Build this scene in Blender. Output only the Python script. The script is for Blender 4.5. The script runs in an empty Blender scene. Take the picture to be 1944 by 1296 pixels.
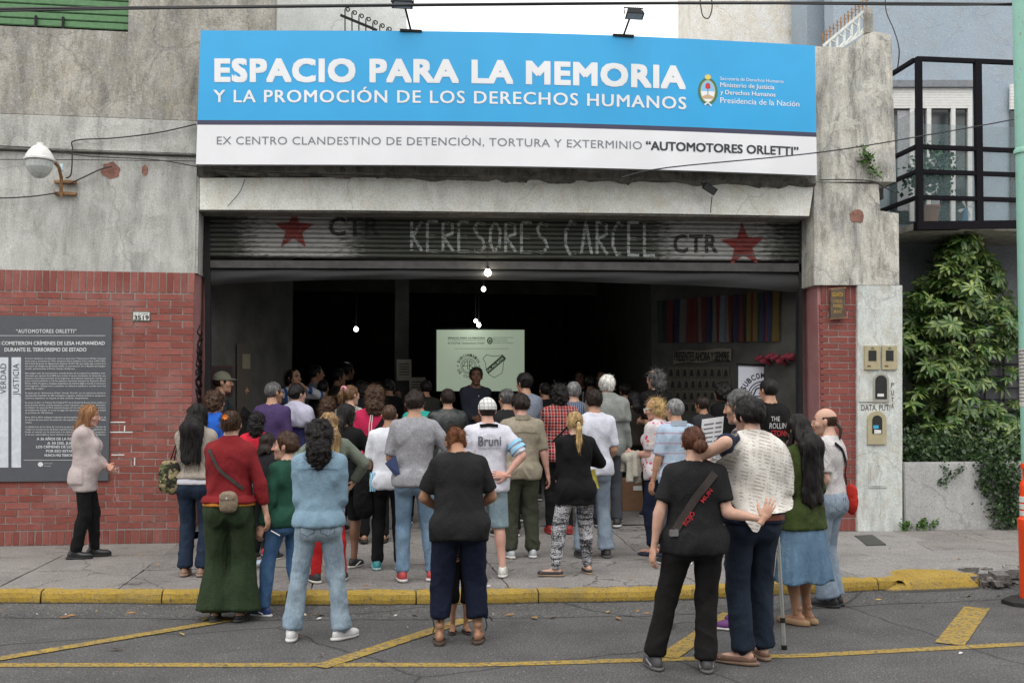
import bpy, bmesh, math, random
import numpy as np
from mathutils import Vector, Matrix, Euler
random.seed(7); RNG = np.random.RandomState(7)
S = bpy.context.scene
COL = S.collection
R = math.radians
# ------------------------------------------------------------------ camera
PW, PH, FPX = 1944.0, 1296.0, 2000.0
YAW, PITCH = R(8.2), R(3.63)
CAMP = Vector((0.0, -12.77, 1.69))
cd = bpy.data.cameras.new('camera'); cam = bpy.data.objects.new('camera', cd); COL.objects.link(cam)
cd.sensor_width = 36.0; cd.lens = FPX / PW * 36.0; cd.clip_start = 0.05; cd.clip_end = 2000
cam.location = CAMP
cam.rotation_euler = (math.pi / 2 + PITCH, 0, -YAW)
S.camera = cam
CR = Euler(cam.rotation_euler).to_matrix()
# ------------------------------------------------------------------ world, sun, exposure
w = bpy.data.worlds.new('World'); S.world = w; w.use_nodes = True
nt = w.node_tree; nt.nodes.clear()
sky = nt.nodes.new('ShaderNodeTexSky'); sky.sky_type = 'NISHITA'; sky.sun_disc = False
SUN_EL, SUN_AZ = R(58), R(200)
sky.sun_elevation = SUN_EL; sky.sun_rotation = SUN_AZ; sky.dust_density = 4; sky.air_density = 1.0; sky.ozone_density = 1.5
hs = nt.nodes.new('ShaderNodeHueSaturation'); hs.inputs['Saturation'].default_value = 0.45
bg = nt.nodes.new('ShaderNodeBackground'); bg.inputs['Strength'].default_value = 0.13
wo = nt.nodes.new('ShaderNodeOutputWorld')
cl = nt.nodes.new('ShaderNodeMix'); cl.data_type = 'RGBA'; cl.inputs[0].default_value = .8; cl.inputs[7].default_value = (10.1, 9.95, 9.7, 1)   # even overcast layer
nt.links.new(sky.outputs[0], hs.inputs['Color']); nt.links.new(hs.outputs[0], cl.inputs[6]); nt.links.new(cl.outputs[2], bg.inputs[0]); nt.links.new(bg.outputs[0], wo.inputs[0])
sl = bpy.data.lights.new('sun', 'SUN'); sl.energy = 0.6; sl.angle = R(50); sl.color = (1, .97, .93)
so = bpy.data.objects.new('sun', sl); COL.objects.link(so)
_sd = Vector((math.sin(SUN_AZ) * math.cos(SUN_EL), math.cos(SUN_AZ) * math.cos(SUN_EL), math.sin(SUN_EL)))
so.rotation_euler = _sd.to_track_quat('Z', 'Y').to_euler()
S.view_settings.view_transform = 'Standard'; S.view_settings.look = 'None'
S.view_settings.exposure = 0.55; S.view_settings.gamma = 1.0; S.view_settings.use_curve_mapping = False
S.render.engine = 'CYCLES'
S.cycles.max_bounces = 6; S.cycles.diffuse_bounces = 3; S.cycles.transparent_max_bounces = 8
# ------------------------------------------------------------------ photo pixel -> place in the world
def _ray(u, v):
    return (CR @ Vector(((u - PW / 2) / FPX, -(v - PH / 2) / FPX, -1.0)))
def PY(u, v, Y=0.0):
    d = _ray(u, v); t = (Y - CAMP.y) / d.y; return CAMP + d * t
def PZ(u, v, z=0.0):
    d = _ray(u, v); t = (z - CAMP.z) / d.z; return CAMP + d * t
def XU(u, Y, z=1.4):
    v = 775
    for _ in range(3):
        p = PY(u, v, Y); v = v + (p.z - z) * 150
    return PY(u, v, Y).x
PAVE = 0.14
KERB = [(-8.0, -3.05), (-3.6, -3.1), (-2.2, -3.32), (-0.8, -3.6), (0.8, -3.8), (2.4, -3.88), (3.6, -3.78), (4.6, -3.68), (5.8, -3.58), (12.0, -3.3)]
def kerb_y(x): return float(np.interp(x, [k[0] for k in KERB], [k[1] for k in KERB]))
def floor_z(x, y):
    if y < kerb_y(x): return 0.0
    if y < 0 and (x < -2.0 or x > 5.8): return PAVE
    return float(np.interp(y, [-1.4, .6, 2.2, 9], [PAVE, .31, .45, .5]))
# ------------------------------------------------------------------ object helpers
def tag(o, label=None, cat=None, group=None, kind=None):
    if label: o['label'] = label
    if cat: o['category'] = cat
    if group: o['group'] = group
    if kind: o['kind'] = kind
    return o
def empty(name, loc=(0, 0, 0), label=None, cat=None, group=None, rz=0, kind=None):
    o = bpy.data.objects.new(name, None); COL.objects.link(o); o.location = loc; o.rotation_euler = (0, 0, rz)
    o.empty_display_size = .1
    return tag(o, label, cat, group, kind)
def link(name, me, m=None, parent=None, smooth=False):
    o = bpy.data.objects.new(name, me); COL.objects.link(o)
    if m is not None and not me.materials:
        me.materials.append(m)
    if parent is not None: o.parent = parent
    if smooth:
        me.polygons.foreach_set('use_smooth', np.ones(len(me.polygons), bool))
    return o
def mesh(name, v, f, m=None, parent=None, smooth=False, col=None):
    me = bpy.data.meshes.new(name)
    if isinstance(f, np.ndarray):
        n = len(f); k = f.shape[1]
        me.vertices.add(len(v)); me.vertices.foreach_set('co', np.asarray(v, np.float32).ravel())
        me.loops.add(n * k); me.loops.foreach_set('vertex_index', f.astype(np.int32).ravel())
        me.polygons.add(n); me.polygons.foreach_set('loop_start', np.arange(0, n * k, k, dtype=np.int32))
        me.update(calc_edges=True)
    else:
        me.from_pydata([tuple(p) for p in v], [], f); me.update()
    if col is not None:
        a = me.color_attributes.new('Col', 'FLOAT_COLOR', 'POINT')
        c = np.ones((len(v), 4), np.float32); c[:, :3] = col; a.data.foreach_set('color', c.ravel())
    return link(name, me, m, parent, smooth)
class MB:
    """collects boxes, tubes and sheets into one mesh"""
    def __init__(s): s.v = []; s.f = []
    def add(s, v, f):
        n = len(s.v); s.v += [tuple(p) for p in v]; s.f += [tuple(i + n for i in q) for q in f]; return s
    def box(s, a, b, bev=0.0):
        (x0, y0, z0), (x1, y1, z1) = [min(p, q) for p, q in zip(a, b)], [max(p, q) for p, q in zip(a, b)]
        if bev <= 0:
            return s.add([(x0, y0, z0), (x1, y0, z0), (x1, y1, z0), (x0, y1, z0), (x0, y0, z1), (x1, y0, z1), (x1, y1, z1), (x0, y1, z1)],
                         [(0, 3, 2, 1), (4, 5, 6, 7), (0, 1, 5, 4), (1, 2, 6, 5), (2, 3, 7, 6), (3, 0, 4, 7)])
        bm = bmesh.new(); bmesh.ops.create_cube(bm, size=1)
        for q in bm.verts: q.co = Vector(((x0 + x1) / 2 + q.co.x * (x1 - x0), (y0 + y1) / 2 + q.co.y * (y1 - y0), (z0 + z1) / 2 + q.co.z * (z1 - z0)))
        bmesh.ops.bevel(bm, geom=bm.edges[:], offset=bev, segments=2, affect='EDGES')
        bm.verts.index_update()
        s.add([q.co[:] for q in bm.verts], [tuple(q.index for q in f.verts) for f in bm.faces]); bm.free(); return s
    def obox(s, c, ax, ay, az):
        c, ax, ay, az = map(Vector, (c, ax, ay, az)); v = []
        for k in (-1, 1):
            for (i, j) in ((-1, -1), (1, -1), (1, 1), (-1, 1)): v.append(c + ax * i + ay * j + az * k)
        return s.add(v, [(0, 3, 2, 1), (4, 5, 6, 7), (0, 1, 5, 4), (1, 2, 6, 5), (2, 3, 7, 6), (3, 0, 4, 7)])
    def bar(s, a, b, w, h=None):
        a, b = Vector(a), Vector(b); d = (b - a); L = d.length; d.normalize()
        up = Vector((0, 0, 1)) if abs(d.z) < .9 else Vector((0, 1, 0))
        x = d.cross(up).normalized(); y = x.cross(d)
        return s.obox((a + b) / 2, x * w / 2, d * L / 2, y * (h or w) / 2)
    def tube(s, pts, r, n=8, cap=True):
        pts = [Vector(p) for p in pts]; m = len(pts); rs = r if isinstance(r, (list, tuple)) else [r] * m
        base = len(s.v); px = None
        for i, p in enumerate(pts):
            d = (pts[min(i + 1, m - 1)] - pts[max(i - 1, 0)])
            d = d.normalized() if d.length > 1e-9 else Vector((0, 0, 1))
            if px is None:
                px = d.cross(Vector((0, 0, 1)) if abs(d.z) < .9 else Vector((0, 1, 0))).normalized()
            else:
                px = (px - d * px.dot(d)).normalized()
            py = d.cross(px)
            for k in range(n):
                a = 2 * math.pi * k / n; s.v.append(tuple(p + (px * math.cos(a) + py * math.sin(a)) * rs[i]))
        for i in range(m - 1):
            for k in range(n):
                k2 = (k + 1) % n; s.f.append((base + i * n + k, base + i * n + k2, base + (i + 1) * n + k2, base + (i + 1) * n + k))
        if cap:
            s.f.append(tuple(base + k for k in range(n))[::-1]); s.f.append(tuple(base + (m - 1) * n + k for k in range(n)))
        return s
    def lathe(s, prof, n=20, loc=(0, 0, 0)):
        base = len(s.v); lx, ly, lz = loc
        for r, z in prof:
            for k in range(n):
                a = 2 * math.pi * k / n; s.v.append((lx + r * math.cos(a), ly + r * math.sin(a), lz + z))
        for i in range(len(prof) - 1):
            for k in range(n):
                k2 = (k + 1) % n; s.f.append((base + i * n + k, base + i * n + k2, base + (i + 1) * n + k2, base + (i + 1) * n + k))
        s.f.append(tuple(base + k for k in range(n))[::-1]); s.f.append(tuple(base + (len(prof) - 1) * n + k for k in range(n)))
        return s
    def prism(s, poly, y0, y1):
        """polygon in x,z extruded in y"""
        n = len(poly)
        v = [(x, y0, z) for x, z in poly] + [(x, y1, z) for x, z in poly]
        f = [tuple(range(n)), tuple(range(2 * n - 1, n - 1, -1))] + [(i, (i + 1) % n, n + (i + 1) % n, n + i)[::-1] for i in range(n)]
        return s.add(v, f)
    def build(s, name, m=None, parent=None, smooth=False):
        me = bpy.data.meshes.new(name); me.from_pydata(s.v, [], s.f); me.update()
        bm = bmesh.new(); bm.from_mesh(me); bmesh.ops.recalc_face_normals(bm, faces=bm.faces[:]); bm.to_mesh(me); bm.free()
        o = link(name, me, m, parent, smooth)
        if smooth:
            try: me.set_sharp_from_angle(angle=R(40))
            except Exception: pass
        return o
def grid_mesh(name, us, vs, fn, m, parent=None, smooth=True):
    v = [fn(a, b) for b in vs for a in us]; n = len(us)
    f = [(j * n + i, j * n + i + 1, (j + 1) * n + i + 1, (j + 1) * n + i) for j in range(len(vs) - 1) for i in range(n - 1)]
    return mesh(name, v, f, m, parent, smooth)
# ------------------------------------------------------------------ value noise on numpy points
_PERM = np.random.RandomState(3).rand(4096).astype(np.float32)
def vnoise(p, seed=0):
    p = np.asarray(p, np.float32); i = np.floor(p).astype(np.int64); f = p - i; f = f * f * (3 - 2 * f)
    def h(a, b, c): return _PERM[((a * 73856093) ^ (b * 19349663) ^ (c * 83492791) ^ (seed * 2654435)) & 4095]
    x, y, z = i[..., 0], i[..., 1], i[..., 2]; fx, fy, fz = f[..., 0], f[..., 1], f[..., 2]
    def L(a, b, t): return a + (b - a) * t
    return L(L(L(h(x, y, z), h(x + 1, y, z), fx), L(h(x, y + 1, z), h(x + 1, y + 1, z), fx), fy),
             L(L(h(x, y, z + 1), h(x + 1, y, z + 1), fx), L(h(x, y + 1, z + 1), h(x + 1, y + 1, z + 1), fx), fy), fz)
# ------------------------------------------------------------------ material helpers
class NT:
    def __init__(s, name):
        s.m = bpy.data.materials.new(name); s.m.use_nodes = True; s.t = s.m.node_tree
        s.b = s.t.nodes['Principled BSDF']; s.tc = s.t.nodes.new('ShaderNodeTexCoord')
        s.co = s.tc.outputs['Object']
    def n(s, ty, **kw):
        x = s.t.nodes.new(ty)
        for k, v in kw.items():
            if hasattr(x, k): setattr(x, k, v)
        return x
    def l(s, a, b): s.t.links.new(a, b)
    def mp(s, scale=(1, 1, 1), rot=(0, 0, 0), loc=(0, 0, 0), src=None):
        x = s.n('ShaderNodeMapping'); s.l(src or s.co, x.inputs[0]); x.inputs['Scale'].default_value = scale
        x.inputs['Rotation'].default_value = rot; x.inputs['Location'].default_value = loc; return x.outputs[0]
    def noise(s, scale, detail=4, rough=.6, src=None, dist=0.0):
        x = s.n('ShaderNodeTexNoise'); s.l(src or s.co, x.inputs['Vector'])
        x.inputs['Scale'].default_value = scale; x.inputs['Detail'].default_value = detail; x.inputs['Roughness'].default_value = rough
        x.inputs['Distortion'].default_value = dist; return x.outputs[0]
    def ramp(s, fac, stops):
        x = s.n('ShaderNodeValToRGB'); s.l(fac, x.inputs[0]); e = x.color_ramp.elements
        while len(e) < len(stops): e.new(.5)
        for i, (p, c) in enumerate(stops):
            e[i].position = p; e[i].color = (c, c, c, 1) if isinstance(c, (int, float)) else (*c, 1)
        return x.outputs[0]
    def mix(s, fac, a, b, mode='MIX'):
        x = s.n('ShaderNodeMix', data_type='RGBA', blend_type=mode)
        for i, q in ((0, fac), (6, a), (7, b)):
            if isinstance(q, (int, float)): x.inputs[i].default_value = q if i == 0 else (q, q, q, 1)
            elif isinstance(q, tuple): x.inputs[i].default_value = (*q, 1)
            else: s.l(q, x.inputs[i])
        return x.outputs[2]
    def math(s, op, a, b=0.0, c=0.0):
        x = s.n('ShaderNodeMath', operation=op)
        for i, q in enumerate((a, b, c)):
            if isinstance(q, (int, float)): x.inputs[i].default_value = q
            else: s.l(q, x.inputs[i])
        return x.outputs[0]
    def sep(s, src=None):
        x = s.n('ShaderNodeSeparateXYZ'); s.l(src or s.co, x.inputs[0]); return x.outputs
    def bump(s, h, strength=.3, dist=.01):
        x = s.n('ShaderNodeBump'); s.l(h, x.inputs['Height']); x.inputs['Strength'].default_value = strength; x.inputs['Distance'].default_value = dist
        s.l(x.outputs[0], s.b.inputs['Normal'])
    def out(s, col, rough=.8, metal=0.0, spec=None):
        for q, nm in ((col, 'Base Color'), (rough, 'Roughness'), (metal, 'Metallic')):
            if isinstance(q, tuple): s.b.inputs[nm].default_value = (*q, 1)
            elif isinstance(q, (int, float)): s.b.inputs[nm].default_value = q
            else: s.l(q, s.b.inputs[nm])
        if spec is not None: s.b.inputs['Specular IOR Level'].default_value = spec
        return s.m
_MC = {}
def plain(name, c, rough=.6, metal=0.0, var=.12, scale=18, bump=.08, spec=None):
    k = (name, c, rough)
    if k in _MC: return _MC[k]
    t = NT(name); nz = t.noise(scale, 5); f = t.ramp(nz, [(.3, 1 - var), (.7, 1 + var)])
    col = t.mix(1.0, c, f, 'MULTIPLY')
    if bump: t.bump(nz, bump, .01)
    _MC[k] = t.out(col, rough, metal, spec); return _MC[k]
def emit(name, c, s):
    t = NT(name); t.b.inputs['Emission Color'].default_value = (*c, 1); t.b.inputs['Emission Strength'].default_value = s
    return t.out(c, .5)
# ------------------------------------------------------------------ lettering (built-in font, turned into flat meshes)
def text_mesh(s, size=1.0, bold=0.0, space=1.0, align='LEFT', shear=0.0):
    cu = bpy.data.curves.new('t', 'FONT'); cu.body = s; cu.size = size; cu.offset = bold; cu.space_character = space
    cu.align_x = align; cu.shear = shear; cu.resolution_u = 3
    o = bpy.data.objects.new('t', cu); COL.objects.link(o)
    dg = bpy.context.evaluated_depsgraph_get(); me = o.evaluated_get(dg).to_mesh()
    v = np.array([q.co[:] for q in me.vertices]) if len(me.vertices) else np.zeros((0, 3)); f = [tuple(p.vertices) for p in me.polygons]
    bpy.data.objects.remove(o); bpy.data.curves.remove(cu)
    return v, f
def fit_text(s, x0, x1, z0, z1, bold=0.0, space=1.0):
    """text filling the box x0..x1, z0..z1 (cap height = z1-z0); returns (N,2), faces"""
    v, f = text_mesh(s, 1.0, bold, space)
    ref, _ = text_mesh('H', 1.0, bold)
    h0, h1 = ref[:, 1].min(), ref[:, 1].max()
    a, b = v[:, 0].min(), v[:, 0].max()
    out = np.zeros((len(v), 2))
    out[:, 0] = x0 + (v[:, 0] - a) / (b - a) * (x1 - x0); out[:, 1] = z0 + (v[:, 1] - h0) / (h1 - h0) * (z1 - z0)
    return out, f
class Flat:
    """flat print gathered into one mesh through a mapping (s,t)->world"""
    def __init__(s, fn): s.fn = fn; s.v = []; s.f = []
    def add(s, p, f):
        n = len(s.v); s.v += [s.fn(a, b) for a, b in p]; s.f += [tuple(i + n for i in q) for q in f]
    def text(s, t, x0, x1, z0, z1, bold=0.0, space=1.0):
        p, f = fit_text(t, x0, x1, z0, z1, 0.0, space)
        if bold < .025: return s.add(p, f)
        h = abs(z1 - z0); r = bold * .95; lv = 0; kx = (x1 - x0) / max(1e-6, (len(t) * .72)) ; kx = min(kx, 40)
        for i, (dx, dz) in enumerate(((1, 1), (1, -1), (-1, 1), (-1, -1), (1, 0), (-1, 0))):
            n0 = len(s.v); q = p.copy(); q[:, 0] += dx * r * kx * .62; q[:, 1] += dz * r * (z1 - z0) * .55
            s.add(q, f); s.v[n0:] = [(a, b - .0004 * i, c) for a, b, c in s.v[n0:]]
    def rect(s, x0, x1, z0, z1, n=1):
        p = []; f = []
        for i in range(n + 1):
            x = x0 + (x1 - x0) * i / n; p += [(x, z0), (x, z1)]
        for i in range(n): f.append((2 * i, 2 * i + 2, 2 * i + 3, 2 * i + 1))
        s.add(p, f)
    def poly(s, pts): s.add(pts, [tuple(range(len(pts)))])
    def ellipse(s, cx, cz, rx, rz, n=32, a0=0, a1=360): s.poly([(cx + rx * math.cos(R(a0 + (a1 - a0) * i / n)), cz + rz * math.sin(R(a0 + (a1 - a0) * i / n))) for i in range(n if a1 - a0 == 360 else n + 1)])
    def ring(s, cx, cz, rx, rz, w, n=40, a0=0, a1=360):
        p = []
        for i in range(n + 1):
            a = R(a0 + (a1 - a0) * i / n); p += [(cx + (rx - w / 2) * math.cos(a), cz + (rz - w / 2) * math.sin(a)), (cx + (rx + w / 2) * math.cos(a), cz + (rz + w / 2) * math.sin(a))]
        s.add(p, [(2 * i, 2 * i + 1, 2 * i + 3, 2 * i + 2) for i in range(n)])
    def line(s, pts, w):
        for a, b in zip(pts, pts[1:]):
            d = Vector((b[0] - a[0], b[1] - a[1])); L = d.length or 1; nx, nz = -d.y / L * w / 2, d.x / L * w / 2; ex, ez = d.x / L * w * .3, d.y / L * w * .3
            s.poly([(a[0] + nx - ex, a[1] + nz - ez), (a[0] - nx - ex, a[1] - nz - ez), (b[0] - nx + ex, b[1] - nz + ez), (b[0] + nx + ex, b[1] + nz + ez)])
    def build(s, name, m, parent=None): return mesh(name, s.v, s.f, m, parent)
# ================================================================== materials of the setting
def concrete(name, base, dark, lightp, mould=.5, peel=.4, scale=1.0, tint=(.30, .27, .22), warm=.25):
    t = NT(name)
    big = t.noise(1.1 * scale, 5, .62); mid = t.noise(5 * scale, 6, .65); fine = t.noise(70 * scale, 5, .7)
    st = t.noise(3.0 * scale, 8, .74, t.mp((1.6, 1.6, .38)), .3)
    c = t.mix(t.ramp(big, [(.35, 0), (.65, 1)]), base, lightp)
    c = t.mix(t.math('MULTIPLY', t.ramp(mid, [(.42, 0), (.7, 1)]), warm), c, tint)
    c = t.mix(t.math('MULTIPLY', t.ramp(st, [(.54 - .16 * mould, 0), (.70, 1)]), mould), c, dark)
    pm = t.noise(2.3 * scale, 9, .62, t.mp(loc=(3, 5, 9)), .3)
    pmask = t.ramp(pm, [(.55, 0), (.565, 1)])
    c = t.mix(t.math('MULTIPLY', pmask, peel), c, lightp)
    sp = t.noise(28 * scale, 6, .8)
    c = t.mix(t.math('MULTIPLY', t.ramp(sp, [(.56, 0), (.7, 1)]), .45 * mould + .1), c, dark)
    c = t.mix(1.0, c, t.ramp(fine, [(.36, .78), (.64, 1.22)]), 'MULTIPLY'); vf_ = t.noise(38 * scale, 3, .7, t.mp(loc=(1, 7, 3))); c = t.mix(t.math('MULTIPLY', t.ramp(vf_, [(.60, 0), (.66, 1)]), .5), c, dark); c = t.mix(t.math('MULTIPLY', t.ramp(vf_, [(.34, 1), (.38, 0)]), .35), c, (.75, .75, .72))
    ck = t.n('ShaderNodeTexVoronoi', feature='DISTANCE_TO_EDGE'); nv = t.n('ShaderNodeTexNoise'); t.l(t.co, nv.inputs['Vector']); nv.inputs['Scale'].default_value = 2.0; nv.inputs['Detail'].default_value = 8; t.l(t.mix(.35, t.co, nv.outputs[1]), ck.inputs['Vector']); ck.inputs['Scale'].default_value = .7
    c = t.mix(t.math('MULTIPLY', t.ramp(ck.outputs['Distance'], [(.0, 1), (.005, 0)]), .45), c, dark)
    h = t.math('ADD', t.math('MULTIPLY', fine, .3), t.math('ADD', t.math('MULTIPLY', pmask, .5), mid))
    t.bump(h, .45, .012)
    return t.out(c, .92, spec=.25)
M = {}
M['conc'] = concrete('weathered_render', (.47, .475, .45), (.17, .17, .16), (.60, .61, .58), .72, .30, 1.0, (.38, .36, .31), .45)
M['conc_dark'] = concrete('mouldy_render', (.34, .335, .31), (.095, .095, .09), (.50, .48, .43), .8, .35, tint=(.36, .31, .20), warm=.5)
M['conc_mould'] = concrete('black_mould_render', (.50, .50, .475), (.07, .07, .065), (.70, .68, .61), .85, .45, 1.3, (.50, .45, .34), .4)
M['pilaster'] = concrete('flaking_white_paint', (.58, .63, .61), (.24, .24, .22), (.70, .74, .72), .55, .5, 1.7, (.5, .42, .3), .45)
M['beam'] = concrete('painted_beam', (.80, .81, .75), (.34, .34, .30), (.88, .89, .85), .28, .3, 1.2, (.58, .52, .38), .5)
M['cornice'] = concrete('black_cornice', (.12, .115, .10), (.03, .03, .03), (.22, .21, .19), .8, .3, 3)
M['lowwall'] = concrete('low_wall_render', (.42, .42, .42), (.20, .20, .20), (.50, .50, .50), .35, .15)
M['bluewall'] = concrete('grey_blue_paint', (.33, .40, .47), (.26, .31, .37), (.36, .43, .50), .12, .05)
M['housewall'] = concrete('shaded_house_wall', (.21, .23, .26), (.12, .13, .14), (.25, .27, .30), .3, .1)  # shade on the lower house wall put into a darker, greyer colour
M['whitepeel'] = concrete('peeling_white_wall', (.78, .77, .72), (.42, .36, .25), (.84, .83, .80), .35, .2, 1.2, (.66, .54, .34), .5)
def brick_mat(name, c1, c2, hz=.35):
    t = NT(name); oi = t.n('ShaderNodeObjectInfo'); g = t.n('ShaderNodeNewGeometry')
    wp = g.outputs['Position']
    c = t.mix(oi.outputs['Random'], c1, c2)
    nz = t.noise(9, 6, .7, wp); f = t.noise(90, 4, .6, wp); bg2 = t.noise(1.6, 5, .6, wp)
    c = t.mix(t.math('MULTIPLY', t.ramp(bg2, [(.5, 0), (.68, 1)]), hz), c, (.44, .27, .25))
    c = t.mix(t.math('MULTIPLY', t.ramp(nz, [(.5, 0), (.75, 1)]), .55), c, (.17, .085, .075))
    c = t.mix(1.0, c, t.ramp(f, [(.36, .78), (.64, 1.2)]), 'MULTIPLY')
    t.bump(t.math('ADD', f, nz), .4, .006)
    return t.out(c, .85, spec=.3)
M['brick'] = brick_mat('red_brick', (.225, .064, .050), (.32, .108, .088), .32)
M['brick2'] = brick_mat('deep_red_brick', (.21, .058, .048), (.28, .082, .068), .15)
M['mortar'] = plain('mortar', (.36, .31, .29), .95, var=.25, scale=30, bump=.3)
def redpaint():
    t = NT('red_painted_render'); n1 = t.noise(2.5, 6, .65); n2 = t.noise(12, 5, .7)
    c = t.mix(t.ramp(n1, [(.35, 0), (.65, 1)]), (.33, .14, .14), (.42, .22, .215))
    c = t.mix(t.math('MULTIPLY', t.ramp(n2, [(.55, 0), (.7, 1)]), .5), c, (.23, .13, .13)); t.bump(n2, .2, .01)
    return t.out(c, .8)
M['redpaint'] = redpaint()
def asphalt():
    t = NT('asphalt'); f = t.noise(170, 4, .8); m = t.noise(2.0, 6, .65); st = t.noise(1.5, 5, .6, t.mp((1, 3.5, 1)))
    v = t.n('ShaderNodeTexVoronoi'); t.l(t.co, v.inputs['Vector']); v.inputs['Scale'].default_value = 110
    c = t.mix(t.ramp(m, [(.35, 0), (.7, 1)]), (.074, .073, .073), (.112, .110, .109))
    c = t.mix(t.math('MULTIPLY', t.ramp(st, [(.6, 0), (.68, 1)]), .5), c, (.06, .062, .066))
    c = t.mix(1.0, c, t.ramp(f, [(.36, .45), (.64, 1.6)]), 'MULTIPLY'); ag = t.noise(70, 3, .75, t.mp(loc=(4, 4, 4))); c = t.mix(1.0, c, t.ramp(ag, [(.40, .55), (.60, 1.5)]), 'MULTIPLY'); sp_ = t.noise(40, 2, .5, t.mp(loc=(9, 1, 4))); c = t.mix(t.ramp(sp_, [(.64, 0), (.67, .5)]), c, (.30, .29, .27)); oil = t.noise(1.1, 6, .7, t.mp((1, 2, 1), loc=(2, 3, 0))); c = t.mix(t.math('MULTIPLY', t.ramp(oil, [(.60, 0), (.72, 1)]), .55), c, (.035, .035, .037))
    ck = t.n('ShaderNodeTexVoronoi', feature='DISTANCE_TO_EDGE'); nv = t.n('ShaderNodeTexNoise'); t.l(t.co, nv.inputs['Vector']); nv.inputs['Scale'].default_value = 2.2; nv.inputs['Detail'].default_value = 6
    t.l(t.mix(.18, t.co, nv.outputs[1]), ck.inputs['Vector']); ck.inputs['Scale'].default_value = .42
    cm = t.ramp(ck.outputs['Distance'], [(.0, 1), (.006, 0)])
    c = t.mix(t.math('MULTIPLY', cm, .8), c, (.025, .025, .025))
    # dusty strip beside the kerb
    t.bump(t.math('SUBTRACT', f, t.math('MULTIPLY', cm, 2.0)), .5, .008)
    return t.out(c, t.ramp(f, [(.3, .95), (.7, .75)]), spec=.3)
M['asphalt'] = asphalt()
def pave_mat(name, a, b, cr=.6):
    t = NT(name); g = t.n('ShaderNodeNewGeometry').outputs['Position']; oi = t.n('ShaderNodeObjectInfo')
    n1 = t.noise(1.6, 7, .68, g); f = t.noise(120, 4, .8, g); n2 = t.noise(9, 6, .7, g)
    c = t.mix(t.ramp(n1, [(.3, 0), (.7, 1)]), a, b)
    c = t.mix(t.math('MULTIPLY', t.ramp(n2, [(.5, 0), (.7, 1)]), .4), c, (.15, .145, .14))
    c = t.mix(t.math('MULTIPLY', oi.outputs['Random'], .25), c, (.38, .36, .34))
    c = t.mix(1.0, c, t.ramp(f, [(.36, .68), (.64, 1.32)]), 'MULTIPLY'); ag = t.noise(50, 4, .75, g); c = t.mix(1.0, c, t.ramp(ag, [(.38, .70), (.62, 1.28)]), 'MULTIPLY'); sn = t.noise(2.6, 6, .72, t.mp(loc=(5, 2, 1), src=g)); c = t.mix(t.math('MULTIPLY', t.ramp(sn, [(.56, 0), (.68, 1)]), .5), c, (.10, .095, .09))
    ck = t.n('ShaderNodeTexVoronoi', feature='DISTANCE_TO_EDGE'); nv = t.n('ShaderNodeTexNoise'); t.l(g, nv.inputs['Vector']); nv.inputs['Scale'].default_value = 3; nv.inputs['Detail'].default_value = 7
    t.l(t.mix(.3, g, nv.outputs[1]), ck.inputs['Vector']); ck.inputs['Scale'].default_value = .9
    cm = t.ramp(ck.outputs['Distance'], [(.0, 1), (.007, 0)])
    c = t.mix(t.math('MULTIPLY', cm, cr), c, (.06, .055, .05))
    t.bump(t.math('SUBTRACT', t.math('ADD', f, t.math('MULTIPLY', n2, 2.0)), t.math('MULTIPLY', cm, cr * 4)), .5, .01)
    return t.out(c, .9, spec=.25)
M['slab'] = pave_mat('concrete_paving', (.19, .178, .168), (.285, .265, .25))
M['apron'] = pave_mat('broken_apron_concrete', (.15, .142, .135), (.28, .262, .25), .8)
M['smoothpave'] = pave_mat('smooth_cement', (.24, .232, .225), (.31, .30, .285), .1)
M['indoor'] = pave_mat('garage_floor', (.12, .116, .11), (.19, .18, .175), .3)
def yellow(name, wear):
    t = NT(name); g = t.n('ShaderNodeNewGeometry').outputs['Position']; n = t.noise(26, 7, .8, g); n2 = t.noise(4, 6, .7, g); f = t.noise(140, 4, .8, g)
    c = t.mix(t.ramp(n2, [(.35, 0), (.65, 1)]), (.36, .235, .035), (.46, .31, .055))
    c = t.mix(t.ramp(n, [(wear, 0), (wear + .07, 1)]), c, (.13, .115, .09))
    c = t.mix(t.math('MULTIPLY', t.ramp(n2, [(.55, 0), (.75, 1)]), .4), c, (.2, .16, .08))
    c = t.mix(1.0, c, t.ramp(f, [(.36, .72), (.64, 1.22)]), 'MULTIPLY'); n3 = t.noise(55, 4, .8, g); c = t.mix(t.ramp(n3, [(.54, 0), (.60, .75)]), c, (.15, .13, .09)); n4 = t.noise(1.7, 6, .7, g); c = t.mix(t.math('MULTIPLY', t.ramp(n4, [(.52, 0), (.64, 1)]), .5), c, (.20, .165, .08))
    if name == 'yellow_kerb_paint':
        Z = t.sep(g)[2]; m = t.ramp(t.math('ADD', Z, t.math('MULTIPLY', t.math('SUBTRACT', n, .5), .05)), [(.046, 1), (.058, 0)]); c = t.mix(m, c, (.07, .066, .06))
    t.bump(t.math('ADD', n, f), .4, .006)
    return t.out(c, .8, spec=.3)
M['kerb'] = yellow('yellow_kerb_paint', .555); M['roadpaint'] = yellow('worn_yellow_road_paint', .49)
M['black'] = plain('black_paint', (.012, .012, .013), .6, spec=.25); M['iron'] = plain('dark_iron', (.022, .022, .024), .7, 0, spec=.2)
M['darkrail'] = plain('dark_steel_frame', (.010, .009, .012), .8, 0, spec=.1)
M['white'] = plain('white_paint', (.72, .72, .70), .6, var=.08); M['cable'] = plain('black_cable', (.02, .02, .022), .6, bump=0)
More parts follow.
